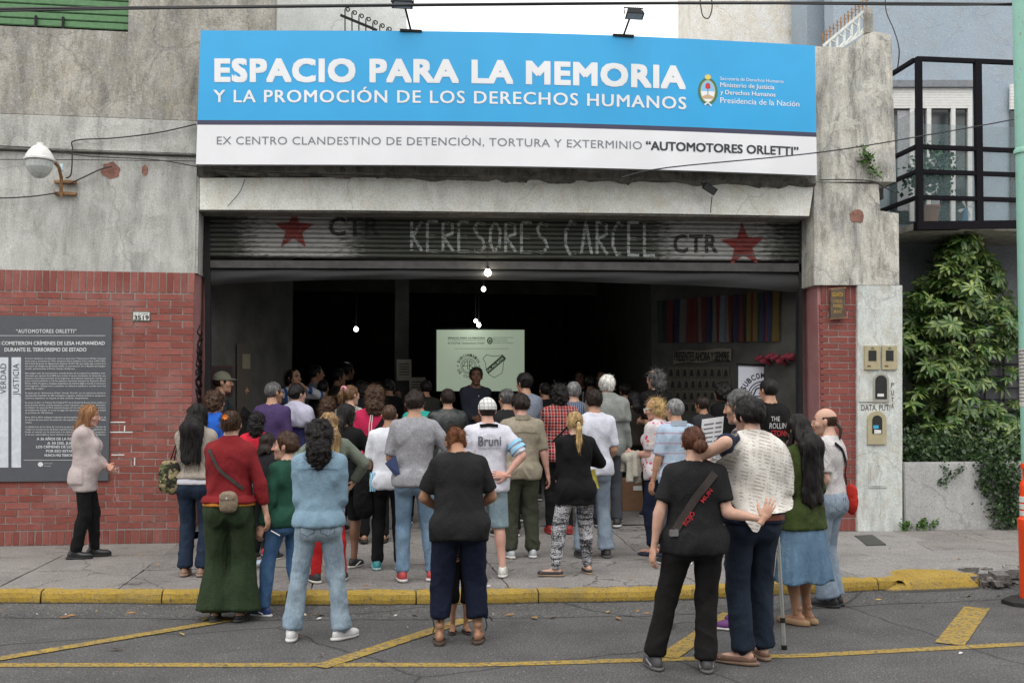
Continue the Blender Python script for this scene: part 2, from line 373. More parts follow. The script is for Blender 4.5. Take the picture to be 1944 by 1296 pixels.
M['interior'] = plain('dark_hall_wall', (.030, .028, .025), .9, var=.4, scale=2); M['interior2'] = plain('dim_hall_render', (.065, .064, .058), .9, var=.35, scale=3)  # hall shade put into the wall colours, deepest tone for the rear walls
M['rust'] = plain('rusty_steel', (.30, .17, .08), .8, .1, var=.5, scale=25)
# ================================================================== ground
W = 9
mesh('road', [(-60, -60, 0), (60, -60, 0), (60, -3.0, 0), (-60, -3.0, 0)], [(0, 1, 2, 3)], M['asphalt']); tag(bpy.data.objects['road'], kind='structure')
mesh('ground', [(-80, -80, -.03), (80, -80, -.03), (80, 80, -.03), (-80, 80, -.03)], [(0, 1, 2, 3)], M['asphalt']); tag(bpy.data.objects['ground'], kind='structure')
def strip(name, pts, wd, label=None, zz=.004):
    v = []; n = len(pts)
    for i, p in enumerate(pts):
        a = Vector(pts[max(i - 1, 0)]); b = Vector(pts[min(i + 1, n - 1)]); d = (b - a).normalized(); q = Vector((-d.y, d.x)) * wd / 2
        v += [(p[0] + q.x, p[1] + q.y, zz), (p[0] - q.x, p[1] - q.y, zz)]
    o = mesh(name, v, [(2 * i, 2 * i + 1, 2 * i + 3, 2 * i + 2) for i in range(n - 1)], M['roadpaint']); tag(o, label, kind='structure'); return o
def jag(a, b, n=14):
    return [(a[0] + (b[0] - a[0]) * i / n, a[1] + (b[1] - a[1]) * i / n + (RNG.rand() - .5) * .006) for i in range(n + 1)]
strip('road_marking', [(-9, -5.0), (-4, -5.2)] + jag((-2.34, -5.29), (.76, -5.73)) + jag((.9, -5.74), (2.93, -5.79)) + jag((3.1, -5.79), (4.74, -5.68)) + [(8, -5.5)], .105)
for a, b, wd in (((-2.5, -5.2), (-1.0, -3.98), .12), ((-.25, -5.66), (.86, -4.25), .13), ((2.08, -5.72), (3.05, -4.3), .15), ((4.2, -5.62), (5.2, -4.36), .2)):
    strip('road_marking', jag(a, b), wd, None, .0075)
# pavement slabs: four rows of large flags, broken by the concrete apron before the door
pav = empty('pavement', (0, 0, 0), kind='structure')
base = [(x, kerb_y(x) + .16, .06) for x in np.linspace(-8, 12, 40)]
mesh('bed', base + [(x, .05, .06) for x in np.linspace(12, -8, 40)], [tuple(range(80))], M['mortar'], pav)
def slab(x0, x1, f0, f1, zt, m, name='paving_slab', nx=6, ny=6, rough=.0015, tilt=.004, g=.006, skew=0.0):
    """one flag, its rear edge at y=f1(x), front edge at y=f0(x), top at zt(x,y)"""
    tx, ty, dz = (RNG.rand() - .5) * tilt, (RNG.rand() - .5) * tilt, (RNG.rand() - .5) * tilt
    v = []; xs = np.linspace(x0 + g, x1 - g, nx)
    for j in range(ny):
        for x in xs:
            s = j / (ny - 1); ya, yb = f0(x) + g, f1(x) - g; y = ya + (yb - ya) * s
            X = x + skew * (y)
            z = zt(X, y) + dz + tx * (x - x0) + ty * (y - ya) + (RNG.rand() - .5) * 2 * rough
            if j in (0, ny - 1) or x in (xs[0], xs[-1]): z -= .004; X += (RNG.rand() - .5) * .008; y += (RNG.rand() - .5) * .008
            v.append((X, y, z))
    f = [(j * nx + i, j * nx + i + 1, (j + 1) * nx + i + 1, (j + 1) * nx + i) for j in range(ny - 1) for i in range(nx - 1)]
    n0 = len(v); ring = [i for i in range(nx)] + [j * nx + nx - 1 for j in range(1, ny)] + [(ny - 1) * nx + i for i in range(nx - 2, -1, -1)] + [j * nx for j in range(ny - 2, 0, -1)]
    v += [(v[i][0], v[i][1], .05) for i in ring]
    for k in range(len(ring)):
        a, b = ring[k], ring[(k + 1) % len(ring)]; f.append((b, a, n0 + k, n0 + (k + 1) % len(ring)))
    return mesh(name, v, f, m, pav, False)
fz = lambda x, y: PAVE
back = lambda x: 0.0
for (x0, x1) in ((-7.9, -6.6), (-6.6, -5.35), (-5.35, -4.2), (-4.2, -3.1), (-3.1, -2.05)):
    for k in range(3):
        slab(x0, x1, (lambda x, k=k: -1.02 * (3 - k) if k else kerb_y(x) + .137), (lambda x, k=k: -1.02 * (2 - k)), fz, M['slab'])
for (x0, x1) in ((6.75, 7.75), (7.75, 8.8), (8.8, 9.9), (9.9, 11)):
    for k in range(3): slab(x0, x1, (lambda x, k=k: -1.02 * (3 - k) if k else kerb_y(x) + .137), (lambda x, k=k: -1.02 * (2 - k)), fz, M['slab'], skew=.28)
def az(x, y):
    f = min(1, max(0, (x + 2.05) / .5)) * min(1, max(0, (5.9 - x) / .5))
    return PAVE + (floor_z(0, y) - PAVE) * f
def apz(x, y): return az(x, y) + .012 * (vnoise(np.array([[x * 1.3, y * 1.3, 0]]), 4)[0] - .5) + .008 * (vnoise(np.array([[x * 7, y * 7, 2]]), 5)[0] - .5)
for (x0, x1) in ((-2.05, -.4), (-.4, 1.3), (1.3, 3.0), (3.0, 4.6)):
    slab(x0, x1, (lambda x: kerb_y(x) + .137), (lambda x: -2.1), apz, M['apron'], nx=26, ny=26, rough=.004)
    slab(x0, x1, (lambda x: -2.1), (lambda x: .02), apz, M['apron'], nx=22, ny=22, rough=.002)
slab(4.6, 6.75, (lambda x: kerb_y(x) + .137), (lambda x: -1.9), apz, M['smoothpave'], nx=20, ny=20, rough=.001)
slab(4.6, 6.75, (lambda x: -1.9), (lambda x: .0), apz, M['smoothpave'], nx=20, ny=20, rough=.001)
# kerb stones, painted yellow, about a metre each
xk = -7.9; kn = 0
while xk < 11:
    L = 1.0 + RNG.rand() * .08; nx = 16; sec = []
    drop = 4.75 < xk < 5.9
    broken = xk > 5.7
    prof = [(0, .0), (0, .085), (.012, .125), (.030, .142), (.08, .146), (.135, .146), (.135, .03)]
    if False: prof = [(0, 0), (0, .05), (.03, .075), (.10, .10), (.30, .142), (.38, .146), (.38, .03)]
    v = []; seed = RNG.randint(999)
    for i in range(nx + 1):
        x = xk + .006 + (L - .012) * i / nx
        for j, (py, pz) in enumerate(prof):
            nz = vnoise(np.array([[x * 9, py * 30, seed]]), 8)[0] - .5; n2 = vnoise(np.array([[x * 30, py * 60, seed]]), 9)[0] - .5
            z = pz + (nz * .010 + n2 * .006 if 0 < j < 6 else 0); y = kerb_y(x) + py + (nz * .02 + n2 * .01 if j < 4 or j == 5 else 0)
            if 2 <= j <= 4:
                if drop: z -= .045 * max(0, math.sin((x - 4.7) * 4.2)) ** 2
                if broken: z -= .06 * vnoise(np.array([[x * 5, py * 8, 3]]), 2)[0]; 
            v.append((x, y, z))
    m_ = len(prof)
    f = [(i * m_ + j, (i + 1) * m_ + j, (i + 1) * m_ + j + 1, i * m_ + j + 1) for i in range(nx) for j in range(m_ - 1)]
    f += [tuple(range(m_))[::-1], tuple(nx * m_ + j for j in range(m_))]
    o = mesh('kerb_stone', v, [q[::-1] for q in f], M['apron'] if (xk > 5.5) else M['kerb'], pav, False)
    if xk > 5.5: o['label'] = 'broken grey kerb stone'
    xk += L; kn += 1
gx = np.linspace(-8, 12, 120); gv = []
for j, (dy, zg) in enumerate(((-.42, .003), (-.25, .012), (-.10, .026), (.004, .042))):
    for x in gx: q_ = vnoise(np.array([[x * 6, j * 3., 2.]]), 7)[0] - .5; gv.append((x, kerb_y(x) + dy + q_ * .06 * (j < 3), zg + q_ * .008 * (0 < j)))
tag(mesh('gutter', gv, [(j * 120 + i, j * 120 + i + 1, (j + 1) * 120 + i + 1, (j + 1) * 120 + i) for j in range(3) for i in range(119)], M['asphalt'], None, True), kind='structure')
# raised yellow gutter block with a drain pipe mouth
kp = MB(); n = 24; m_ = 10
def blk(i, j):
    x = 4.62 + 1.12 * i / n; s = j / m_; y0 = kerb_y(x)
    top = .168 * min(1, max(.02, (x - 4.60) / .4)) * min(1, max(0.02, (5.75 - x) / .16)) + .0
    if s < .25: z = top * s / .25 * .8; y = y0 - .10 + s * .3
    else: z = top * (.8 + .2 * min(1, (s - .25) / .2)); y = y0 - .025 + (s - .25) * .42
    q = vnoise(np.array([[x * 8, y * 8, 1]]), 3)[0] - .5
    return (x, y + q * .03, max(.0, z + q * .02) + .0)
gb = grid_mesh('yellow_kerb_ramp', range(n + 1), range(m_ + 1), blk, M['kerb'], pav, False)
pp = MB(); a = PZ(1704, 1112, .075); a.y -= .03; b = a + Vector((.14, .4, .01))
pp.tube([a, b], .058, 16, False); pp.build('drain_pipe', M['kerb'], pav, True)
ph = MB(); ph.tube([a + (b - a) * .06, b], .048, 16); ph.build('drain_hole', M['black'], pav, True)  # black plug stands for the dark inside the pipe
# rubble where the pavement broke
rb = MB()
for i in range(130):
    x = 5.68 + RNG.rand() * .75; y = kerb_y(x) + RNG.rand() * .55 - .08; s = .01 + RNG.rand() ** 2 * .06
    rb.obox((x, y, .02 + RNG.rand() * .11), (s, s * .3 * RNG.randn(), 0), (0, s, s * .4 * RNG.randn()), (s * .3 * RNG.randn(), 0, s * .6))
tag(rb.build('rubble', M['apron']), 'heap of broken grey kerb rubble left of the orange post', 'rubble', kind='stuff')
# inspection cover
mc = [PZ(u, v, PAVE + .012) for u, v in ((1622, 1016), (1656, 1014), (1682, 1032), (1646, 1034))]
mo = MB(); mo.add([tuple(p) for p in mc] + [(p.x, p.y, p.z - .03) for p in mc], [(0, 1, 2, 3), (0, 1, 5, 4), (1, 2, 6, 5), (2, 3, 7, 6), (3, 0, 4, 7)])
tag(mo.build('inspection_cover', plain('cast_cover', (.07, .075, .07), .7, .2, bump=.6, scale=60), None), 'small dark oblong inspection cover set in the pale cement by the pillar', 'cover')
# garage floor
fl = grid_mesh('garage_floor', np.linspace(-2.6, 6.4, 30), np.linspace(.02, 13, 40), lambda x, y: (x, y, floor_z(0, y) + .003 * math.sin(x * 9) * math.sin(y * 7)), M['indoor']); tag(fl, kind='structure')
# ================================================================== facade
def uvp(pts, Y): return [(PY(u, v, Y).x, PY(u, v, Y).z) for u, v in pts]
def fx(mb, pts, Y0, Y1): mb.prism(uvp(pts, Y0), Y0, Y1); return mb
def xz(u, v, Y=0.0): p = PY(u, v, Y); return p.x, p.z
def rough_front(o, cuts=0): return o
XB = xz(366, 700)[0]; ZB = xz(300, 517)[1]
# --- left building -------------------------------------------------
lb = empty('left_building', (-4, 0, 0), 'grey mouldy rendered building with a green roller shutter and brick base left of the garage', 'building')
def kid(o, par): o.parent = par; o.matrix_parent_inverse = Matrix.Translation(par.location).inverted(); return o
def bld(mb, name, m, par, smooth=False): return kid(mb.build(name, m, None, smooth), par)
a = MB(); a.box((-9, 0, ZB), (xz(372, 400)[0], .4, xz(300, 297)[1])); bld(a, 'wall', M['conc'], lb)
a = MB(); a.box((-9, .001, 0), (XB - .012, .4, ZB)); bld(a, 'brick_backing', M['mortar'], lb)
zA, zB, zC, zD = xz(200, 297)[1], xz(200, 290)[1], xz(200, 226)[1], xz(200, 196)[1]
x1 = xz(374, 260)[0] + .05
a = MB(); a.box((-9, .03, zA), (x1, .4, zB)); bld(a, 'shadow_groove', M['conc_dark'], lb)  # darker render strip stands for the shadow line under the ledge
a = MB(); a.box((-9, -.07, zB), (x1, .4, zC), .012); bld(a, 'ledge', M['conc'], lb)
a = MB(); a.box((-9, -.045, zC + .0), (x1 + 1.3, .4, zD), .01); bld(a, 'parapet_band', M['conc_dark'], lb)
xw = xz(244, 50)[0]; zw = xz(200, 60)[1]
a = MB(); a.box((-9, -.02, zD), (xz(520, 100)[0], .4, zw)); a.box((xw, -.0205, zw), (xz(520, 100)[0], .4, 9.5)); bld(a, 'upper_wall', M['conc_dark'], lb)
for k in range(14):
    a = MB(); z = zw + .05 + k * .088; a.box((-9, .06, z), (xw - .0, .085, z + .078), .008); o = bld(a, 'shutter_slat', None, lb)
    o.data.materials.append(plain('green_shutter_paint', (.085, .21, .085), .5, var=.2))
a = MB(); a.box((-9, .10, zw), (xw, .13, 9.5)); bld(a, 'shutter_backing', M['black'], lb)
for u in (66, 118):
    a = MB(); x = xz(u, 50)[0]; a.box((x - .012, .02, zw - .0), (x + .012, .05, zw + .16)); bld(a, 'shutter_bracket', M['iron'], lb)
# broken plaster patches exposing brick
for (u, v, ru, rv) in ((211, 323, 17, 15), (275, 324, 6, 10)):
    x, z = xz(u, v); n = 18; pts = []
    for i in range(n):
        r = 1 + .35 * (RNG.rand() - .5); pts.append((x + ru / 155 * r * math.cos(i * 2 * math.pi / n), z + rv / 155 * r * math.sin(i * 2 * math.pi / n)))
    a = MB(); a.prism(pts, -.006, .0); o = bld(a, 'exposed_brick_patch', None, lb); o.data.materials.append(plain('bare_brick_patch', (.26, .13, .10), .95, var=.4, scale=14, bump=.8))
# moss and rust stain lumps left out: handled by the render's own mould
# --- brickwork -----------------------------------------------------
def brick_mesh(L, H, D=.05, k=0):
    m_ = MB(); m_.box((-L / 2, -D / 2, -H / 2), (L / 2, D / 2, H / 2)); me = bpy.data.meshes.new('brick')
    v = np.array(m_.v) + np.random.RandomState(k).randn(8, 3) * (.0018, .0012, .0015)
    me.from_pydata([tuple(p) for p in v], [], m_.f); me.update(); return me
def brickwork(par, xa, xb, z0, z1, m, y=0.0, holes=(), L=.272, H=.0665, J=.0138, soldier=True, front=-.008, lim=298):
    meshes = [brick_mesh(L - J, H, .05, k) for k in range(5)]; halfs = [brick_mesh(L / 2 - J, H, .05, k + 9) for k in range(3)]; solds = [brick_mesh(.068, .235, .05, k + 20) for k in range(4)]; sold2 = [brick_mesh(.068, .15, .05, k + 30) for k in range(4)]
    for me in meshes + halfs + solds + sold2: me.materials.append(m)
    px, py, pz = par.location; cnt = 0
    def put(me, x, z, rz=0):
        nonlocal cnt
        o = bpy.data.objects.new('brick', me); COL.objects.link(o); o.parent = par
        o.location = (x - px, y + front + .025 + RNG.randn() * .0015 - py, z - pz); o.rotation_euler = (RNG.randn() * .006, RNG.randn() * .004, RNG.randn() * .006); cnt += 1
    hid = lambda x, z: any(a < x < b and c < z < d for a, b, c, d in holes)
    zs, zt = z0 + (.15 + J if soldier else 0), z1 - (.235 + J if soldier else 0)
    if soldier:
        x = xb - .034
        while x > xa:
            put(random.choice(solds), x, z1 - .12); put(random.choice(sold2), x, z0 + .075); x -= .0815
    n = int((zt - zs) / (H + J)); hh = (zt - zs) / n
    for r in range(n):
        z = zs + hh * (r + .5); off = (r % 2) * L / 2
        x = xb
        if off: 
            if not hid(x - L / 4, z): put(random.choice(halfs), x - L / 4 + J / 2, z)
            x -= L / 2
        while x - L > xa - .02:
            if not hid(x - L / 2, z): put(random.choice(meshes), x - L / 2 + J / 2, z)
            x -= L
        if x - L / 2 > xa - .02 and not hid(x - L / 4, z): put(random.choice(halfs), x - L / 4 + J / 2, z)
    return cnt
bw = empty('brick_wall', (-3, 0, PAVE), 'wide red brick wall base behind the grey plaque and the woman in the cardigan', 'brick wall')
pq = [xz(-90, 598), xz(207, 912)]
nb = brickwork(bw, -4.45, XB, PAVE, ZB, M['brick'], holes=[(-9, pq[1][0] - .16, pq[1][1] + .05, pq[0][1] - .05)])
# graffiti scribble on plaster / white chalk marks on joints
ch = MB()
for (u, v, w_, h_) in ((205, 800, 30, 2), (236, 808, 2, 10), (206, 819, 42, 2), (212, 862, 22, 2), (255, 868, 2, 14), (205, 893, 10, 2), (203, 890, 2, 20)):
    x, z = xz(u, v); ch.box((x, -.0125, z - h_ / 155), (x + w_ / 155, -.0095, z))
bld(ch, 'chalk_mark', M['white'], bw)
# --- garage: jambs, beam, roof, shutter ------------------------------
gar = empty('garage_building', (2, 0, 0), 'wide grey garage front with a rolled up metal shutter behind the crowd', 'building')
Xl, Xr = xz(390, 600, .6)[0], xz(1522, 600, .55)[0]
xr0 = xz(1555, 700)[0]
zr = xz(1560, 541)[1]
def quad(name, pts, m, par):
    me = MB(); me.add(pts, [tuple(range(len(pts)))]); return bld(me, name, m, par)
xlt = xz(374, 340)[0]
# left jamb: painted lower half, plastered upper half, as one splayed reveal each
def splay(name, xa, xb, ya, yb, z0, z1, m, wd):
    q = [(xa, ya), (xb, yb), (xb + wd, yb), (xa + wd * .2, ya + .002)]
    a = MB(); a.add([(x, y, z0) for x, y in q] + [(x, y, z1) for x, y in q], [(0, 1, 2, 3), (4, 5, 6, 7), (0, 1, 5, 4), (1, 2, 6, 5), (2, 3, 7, 6), (3, 0, 4, 7)]); return bld(a, name, m, gar)
splay('left_jamb_lower', XB, Xl, .010, .62, .05, ZB, M['redpaint'], -.3)
splay('left_jamb_upper', xz(376, 450)[0] - .0, Xl - .0, .01, .62, ZB, 4.45, M['conc'], -.34)
splay('right_jamb_lower', xr0, Xr, .010, .55, .05, zr, M['redpaint'], .3)
splay('right_jamb_upper', xz(1545, 450)[0] - .0, Xr, .0, .55, zr, 4.7, M['pilaster'], .36)
# beam
a = MB(); fx(a, [(379, 338), (379, 398), (660, 399), (940, 402), (1240, 405), (1536, 410), (1545, 352), (1240, 345), (940, 340), (660, 337)], -.05, .34)
bm_ = bld(a, 'beam', M['beam'], gar)
a = MB(); fx(a, [(379, 398.5), (379, 401.5), (940, 405.5), (1533, 414), (1533, 410.5), (940, 402.5)], -.02, .30); bld(a, 'beam_drip_edge', M['cornice'], gar)
# ragged black cornice between the beam and the sign
v = []; f = []; nxx = 120
for i in range(nxx + 1):
    s = i / nxx; u = 376 + (1548 - 376) * s
    for j, (dv, yy) in enumerate(((-14, .05), (-14, -.16), (0, -.17), (12, -.15), (24, -.06), (30, -.02), (30, .1))):
        vv = 310 + s * 26 + dv * (.8 + 0 * s); p = PY(u, vv, yy)
        nz = vnoise(np.array([[u * .05, j * 2.0, 1.0]]), 3)[0] - .5; v.append((p.x, yy + nz * .05, p.z + nz * .05))
for i in range(nxx):
    for j in range(6): f.append((i * 7 + j, i * 7 + j + 1, (i + 1) * 7 + j + 1, (i + 1) * 7 + j))
co = mesh('cornice', v, f, M['cornice'], None, False); kid(co, gar)
# wall behind the sign
a = MB(); fx(a, [(370, 335), (1560, 355), (1560, 100), (520, 75), (370, 75)], .06, .4); bld(a, 'wall_behind_sign', M['conc_dark'], gar)
# right pier above the brick, and the flaking pilaster beside it
a = MB()
fx(a, [(1547, 345), (1547, 88), (1640, 92), (1641, 66), (1660, 60), (1692, 66), (1701, 345)], -.03, .5); bld(a, 'upper_pier', M['conc_mould'], gar)
a = MB(); fx(a, [(1546, 541), (1546, 346), (1668, 350), (1671, 400), (1706, 405), (1707, 541)], -.06, .5); bld(a, 'middle_pier', M['conc_mould'], gar)
pl_ = empty('meter_pilaster', (6.6, 0, PAVE), 'flaking white pilaster with utility meter boxes right of the brick pier', 'pilaster')
a = MB(); fx(a, [(1628, 1008), (1628, 541.5), (1713, 541.5), (1713, 1008)], -.055, .45); bld(a, 'pilaster_face', M['pilaster'], pl_)
# a raw hole and broken corner in the pier
for (u, v, ru, rv) in ((1627, 411, 14, 12),):
    x, z = xz(u, v, -.06); pts = [(x + ru / 140 * (1 + .3 * (RNG.rand() - .5)) * math.cos(i * .4), z + rv / 140 * (1 + .4 * (RNG.rand() - .5)) * math.sin(i * .4)) for i in range(15)]
    a = MB(); a.prism(pts, -.068, -.06); o = bld(a, 'exposed_brick_patch', plain('bare_brick_patch', (.26, .13, .10), .95, var=.4, scale=14, bump=.8), gar)
# brick pier
bp = empty('brick_pier', (6, 0, PAVE), 'narrow deep red brick pier right of the garage door', 'brick pier')
a = MB(); a.box((xr0 + .06, .001, 0), (xz(1628, 700)[0] + .03, .5, zr)); bld(a, 'mortar_core', M['mortar'], bp)
brickwork(bp, xr0, xz(1628, 700)[0] + .0, PAVE, zr, M['brick2'], L=(xz(1628, 700)[0] - xr0) / 2)
# jamb scrawls
def scribble(par, pts, y0, y1, xa, xb, m, wd=.03, name='graffiti'):
    """stroke on a splayed jamb: pts (s 0..1 across, z)"""
    a = MB(); P = []
    for s, z in pts: P.append(Vector((xa + (xb - xa) * s, y0 + (y1 - y0) * s, z)))
    nrm = Vector((-(y1 - y0), xb - xa, 0)).normalized()
    if nrm.y > 0: nrm = -nrm
    d = Vector((xb - xa, y1 - y0, 0)).normalized()
    for p, q in zip(P, P[1:]):
        e = (q - p); L = e.length or 1; s_ = e.dot(d); t_ = e.z; k = Vector((0, 0, 0)) + d * (-t_ / L) * wd / 2 + Vector((0, 0, s_ / L)) * wd / 2
        o = nrm * .004 + (-e * 0); e2 = e / L * wd * .25
        a.add([p + k + o - e2, p - k + o - e2, q - k + o + e2, q + k + o + e2], [(0, 1, 2, 3)])
    return bld(a, name, m, par)
def loops(z0, z1, n, seed, amp=.3):
    r = np.random.RandomState(seed); out = []
    for i in range(n):
        t = i / (n - 1); out.append((.5 + amp * math.sin(i * 1.7 + r.rand()) * (1 - .3 * t), z0 + (z1 - z0) * t + .05 * math.cos(i * 2.1)))
    return out
spray = plain('black_spray', (.02, .02, .022), .7, var=.4)
zj = lambda v, Y=.3: xz(375, v, Y)[1]
scribble(gar, loops(zj(760), zj(625), 34, 1, .32), -.006, .62, XB, Xl, spray, .028)
scribble(gar, loops(zj(765), zj(660), 22, 5, .18), -.006, .62, XB, Xl, spray, .04)
zk = lambda v: xz(1538, v, .3)[1]
scribble(gar, loops(zk(790), zk(640), 26, 2, .3), -.006, .55, xr0, Xr, spray, .024)
for i in range(26):
    z = zk(800) + (zk(700) - zk(800)) * RNG.rand(); s = .3 + RNG.rand() * .5
    scribble(gar, [(s, z), (s + .05 * RNG.randn(), z + .09), (s + .04, z + .16)], -.006, .55, xr0, Xr, M['white'], .012 + RNG.rand() * .03, 'paint_splash')
# --- roller shutter -------------------------------------------------
sh = empty('roller_shutter', (2, .4, 4), 'raised dark green metal roller shutter with red stars and white graffiti', 'shutter')
YS = .36
zt, zb = xz(900, 400, YS)[1], xz(900, 498, YS)[1]
xs0, xs1 = xz(398, 450, YS)[0], xz(1521, 450, YS)[0]
NS = 12; sh_h = (zt + .06 - zb) / NS
def slat_y(z):
    t = ((z - zb) / sh_h) % 1.0
    return YS - .028 * math.sin(math.pi * t) ** .7 + (.012 if t < .08 else 0)
def shutter_mat():
    t = NT('dirty_green_shutter'); g = t.n('ShaderNodeNewGeometry').outputs['Position']; n = t.noise(3, 6, .7, t.mp((.5, 1, 3), src=g)); n2 = t.noise(30, 5, .75, t.mp((.3, 1, 1.5), src=g)); X = t.sep(g)
    c = t.mix(t.ramp(n, [(.35, 0), (.65, 1)]), (.034, .040, .033), (.066, .070, .058))
    side = t.math('MAXIMUM', t.math('SUBTRACT', 1.0, t.math('MULTIPLY', t.math('ABSOLUTE', t.math('SUBTRACT', X[0], -.75)), 1.1)), t.math('SUBTRACT', 1.0, t.math('MULTIPLY', t.math('ABSOLUTE', t.math('SUBTRACT', X[0], 4.6)), .95)))
    up = t.math('MULTIPLY', t.ramp(t.math('ADD', side, t.math('MULTIPLY', t.math('SUBTRACT', n2, .5), 1.6)), [(.18, 0), (.5, 1)]), t.ramp(t.math('DIVIDE', t.math('ADD', X[2], t.math('MULTIPLY', t.math('SUBTRACT', n2, .5), .25)), 5.0), [(.70, 0), (.715, 1)]))
    c = t.mix(t.math('MULTIPLY', up, .95), c, (.33, .33, .32))
    c = t.mix(t.ramp(t.noise(14, 5, .7, g), [(.58, 0), (.72, .7)]), c, (.10, .055, .035)); c = t.mix(t.ramp(n2, [(.3, .6), (.5, 0)]), c, (.015, .015, .015))
    t.bump(n2, .3, .01); return t.out(c, .6, .1)
SM = shutter_mat()
for k in range(NS):
    z0 = zb + k * sh_h; v = []; zz = [z0 + sh_h * q / 6 for q in range(7)]; zz[-1] -= .0005
    sag = lambda x: 0
    for z in zz: v += [(xs0, slat_y(z), z), (xs1, slat_y(z), z + (.16 * 0))]
    ta, tb = [], []
    v = []
    for z in zz:
        for x in np.linspace(xs0, xs1, 6):
            dz = .10 * (x - xs0) / (xs1 - xs0); v.append((x, slat_y(z), z + dz))
    f = [(j * 6 + i, j * 6 + i + 1, (j + 1) * 6 + i + 1, (j + 1) * 6 + i) for j in range(6) for i in range(5)]
    o = mesh('slat', v, f, SM); kid(o, sh)
def sh_map(u, v, off=.004):
    x, z = xz(u, v, YS - .03); dz = .10 * (x - xs0) / (xs1 - xs0); return (x, slat_y(z - dz) - off, z)
def sh_stroke(name, strokes, m, wd):
    a = MB()
    for pts in strokes:
        P = []
        for p, q in zip(pts, pts[1:]):
            n = max(1, int(math.hypot(q[0] - p[0], q[1] - p[1]) / 2.0))
            P += [(p[0] + (q[0] - p[0]) * i / n, p[1] + (q[1] - p[1]) * i / n) for i in range(n)]
        P.append(pts[-1]); n0 = len(a.v)
        for i, p in enumerate(P):
            p0, p1 = P[max(i - 1, 0)], P[min(i + 1, len(P) - 1)]; d = Vector((p1[0] - p0[0], p1[1] - p0[1])); L = d.length or 1; nx, ny = -d.y / L * wd / 2, d.x / L * wd / 2
            a.v += [sh_map(p[0] + nx, p[1] + ny), sh_map(p[0] - nx, p[1] - ny)]
        a.f += [(n0 + 2 * i, n0 + 2 * i + 1, n0 + 2 * i + 3, n0 + 2 * i + 2) for i in range(len(P) - 1)]
    return bld(a, name, m, sh)
def wornpaint(name, c, th):
    t = NT(name); g = t.n('ShaderNodeNewGeometry').outputs['Position']; n = t.noise(22, 6, .8, t.mp((1, 1, 2.2), src=g))
    tr = t.n('ShaderNodeBsdfTransparent'); mx = t.n('ShaderNodeMixShader'); t.l(t.ramp(n, [(th, 1), (th + .12, 0)]), mx.inputs[0])
    t.l(t.b.outputs[0], mx.inputs[1] if False else mx.inputs[2]); t.l(tr.outputs[0], mx.inputs[1]); t.l(mx.outputs[0], t.t.nodes['Material Output'].inputs[0])
    nn = t.noise(8, 5, .7, g); return t.out(t.mix(t.ramp(nn, [(.4, 0), (.7, .6)]), c, tuple(q * .35 for q in c)), .75)
gw = wornpaint('faded_white_spray', (.36, .39, .37), .50); gr_ = wornpaint('faded_red_spray', (.21, .035, .03), .53); gk = wornpaint('black_block_paint', (.02, .02, .02), .50)
LET = {'K': [[(0, 0), (0, 1)], [(1, 0), (.1, .5), (1, 1)]], 'H': [[(0, 0), (0, 1)], [(1, 0), (1, 1)], [(0, .5), (1, .5)]], 'E': [[(1, 0), (0, 0), (0, 1), (1, 1)], [(0, .5), (.8, .5)]], 'R': [[(0, 1), (0, 0), (.9, .1), (.9, .4), (0, .5), (1, 1)]],
       'S': [[(1, .1), (.4, 0), (0, .2), (.3, .45), (.8, .6), (1, .85), (.5, 1), (0, .95)]], 'O': [[(.5, 0), (.05, .25), (0, .7), (.4, 1), (.9, .8), (1, .3), (.5, 0)]], 'C': [[(1, .1), (.5, 0), (.05, .3), (0, .7), (.4, 1), (1, .95)]],
       'A': [[(0, 1), (.45, 0), (1, 1)], [(.15, .65), (.85, .65)]], 'L': [[(0, 0), (0, 1), (1, 1)]], 'I': [[(.5, 0), (.5, 1)]]}
def word(txt, u0, u1, v0, v1, slope=0.0):
    n = len(txt); w_ = (u1 - u0) / n; st = []
    for i, c in enumerate(txt):
        if c == ' ': continue
        for q in LET[c]: st.append([(u0 + w_ * (i + .12 + .66 * x), v0 + (v1 - v0) * y + slope * i * w_) for x, y in q])
    return st
sh_stroke('graffiti', word('KERESORES', 778, 1046, 420, 476, .012), gw, 5.5)
sh_stroke('graffiti', word('CARCEL', 1070, 1250, 420, 482, .02), gw, 5.5)
def star(cu, cv, r, m, rot=0):
    pts = []
    for i in range(10):
        a_ = -math.pi / 2 + i * math.pi / 5 + rot; q = r if i % 2 == 0 else r * .40; pts.append((cu + q * math.cos(a_), cv + q * math.sin(a_)))
    # fill by horizontal scan strips so that it follows the slats
    a = MB(); vs = np.arange(cv - r, cv + r, 1.2)
    rows = []
    for v in vs:
        xs = []
        for i in range(10):
            p, q = pts[i], pts[(i + 1) % 10]
            if (p[1] <= v) != (q[1] <= v): xs.append(p[0] + (q[0] - p[0]) * (v - p[1]) / (q[1] - p[1]))
        rows.append((v, sorted(xs)))
    for (v, A), (v2, B) in zip(rows, rows[1:]):
        if len(A) == len(B):
            for k in range(0, len(A) - 1, 2):
                a.add([sh_map(A[k], v), sh_map(A[k + 1], v), sh_map(B[k + 1], v2), sh_map(B[k], v2)], [(0, 1, 2, 3)])
    return bld(a, 'painted_star', m, sh)
star(558, 436, 41, gr_, .03); star(1411, 466, 45, gr_, -.05)
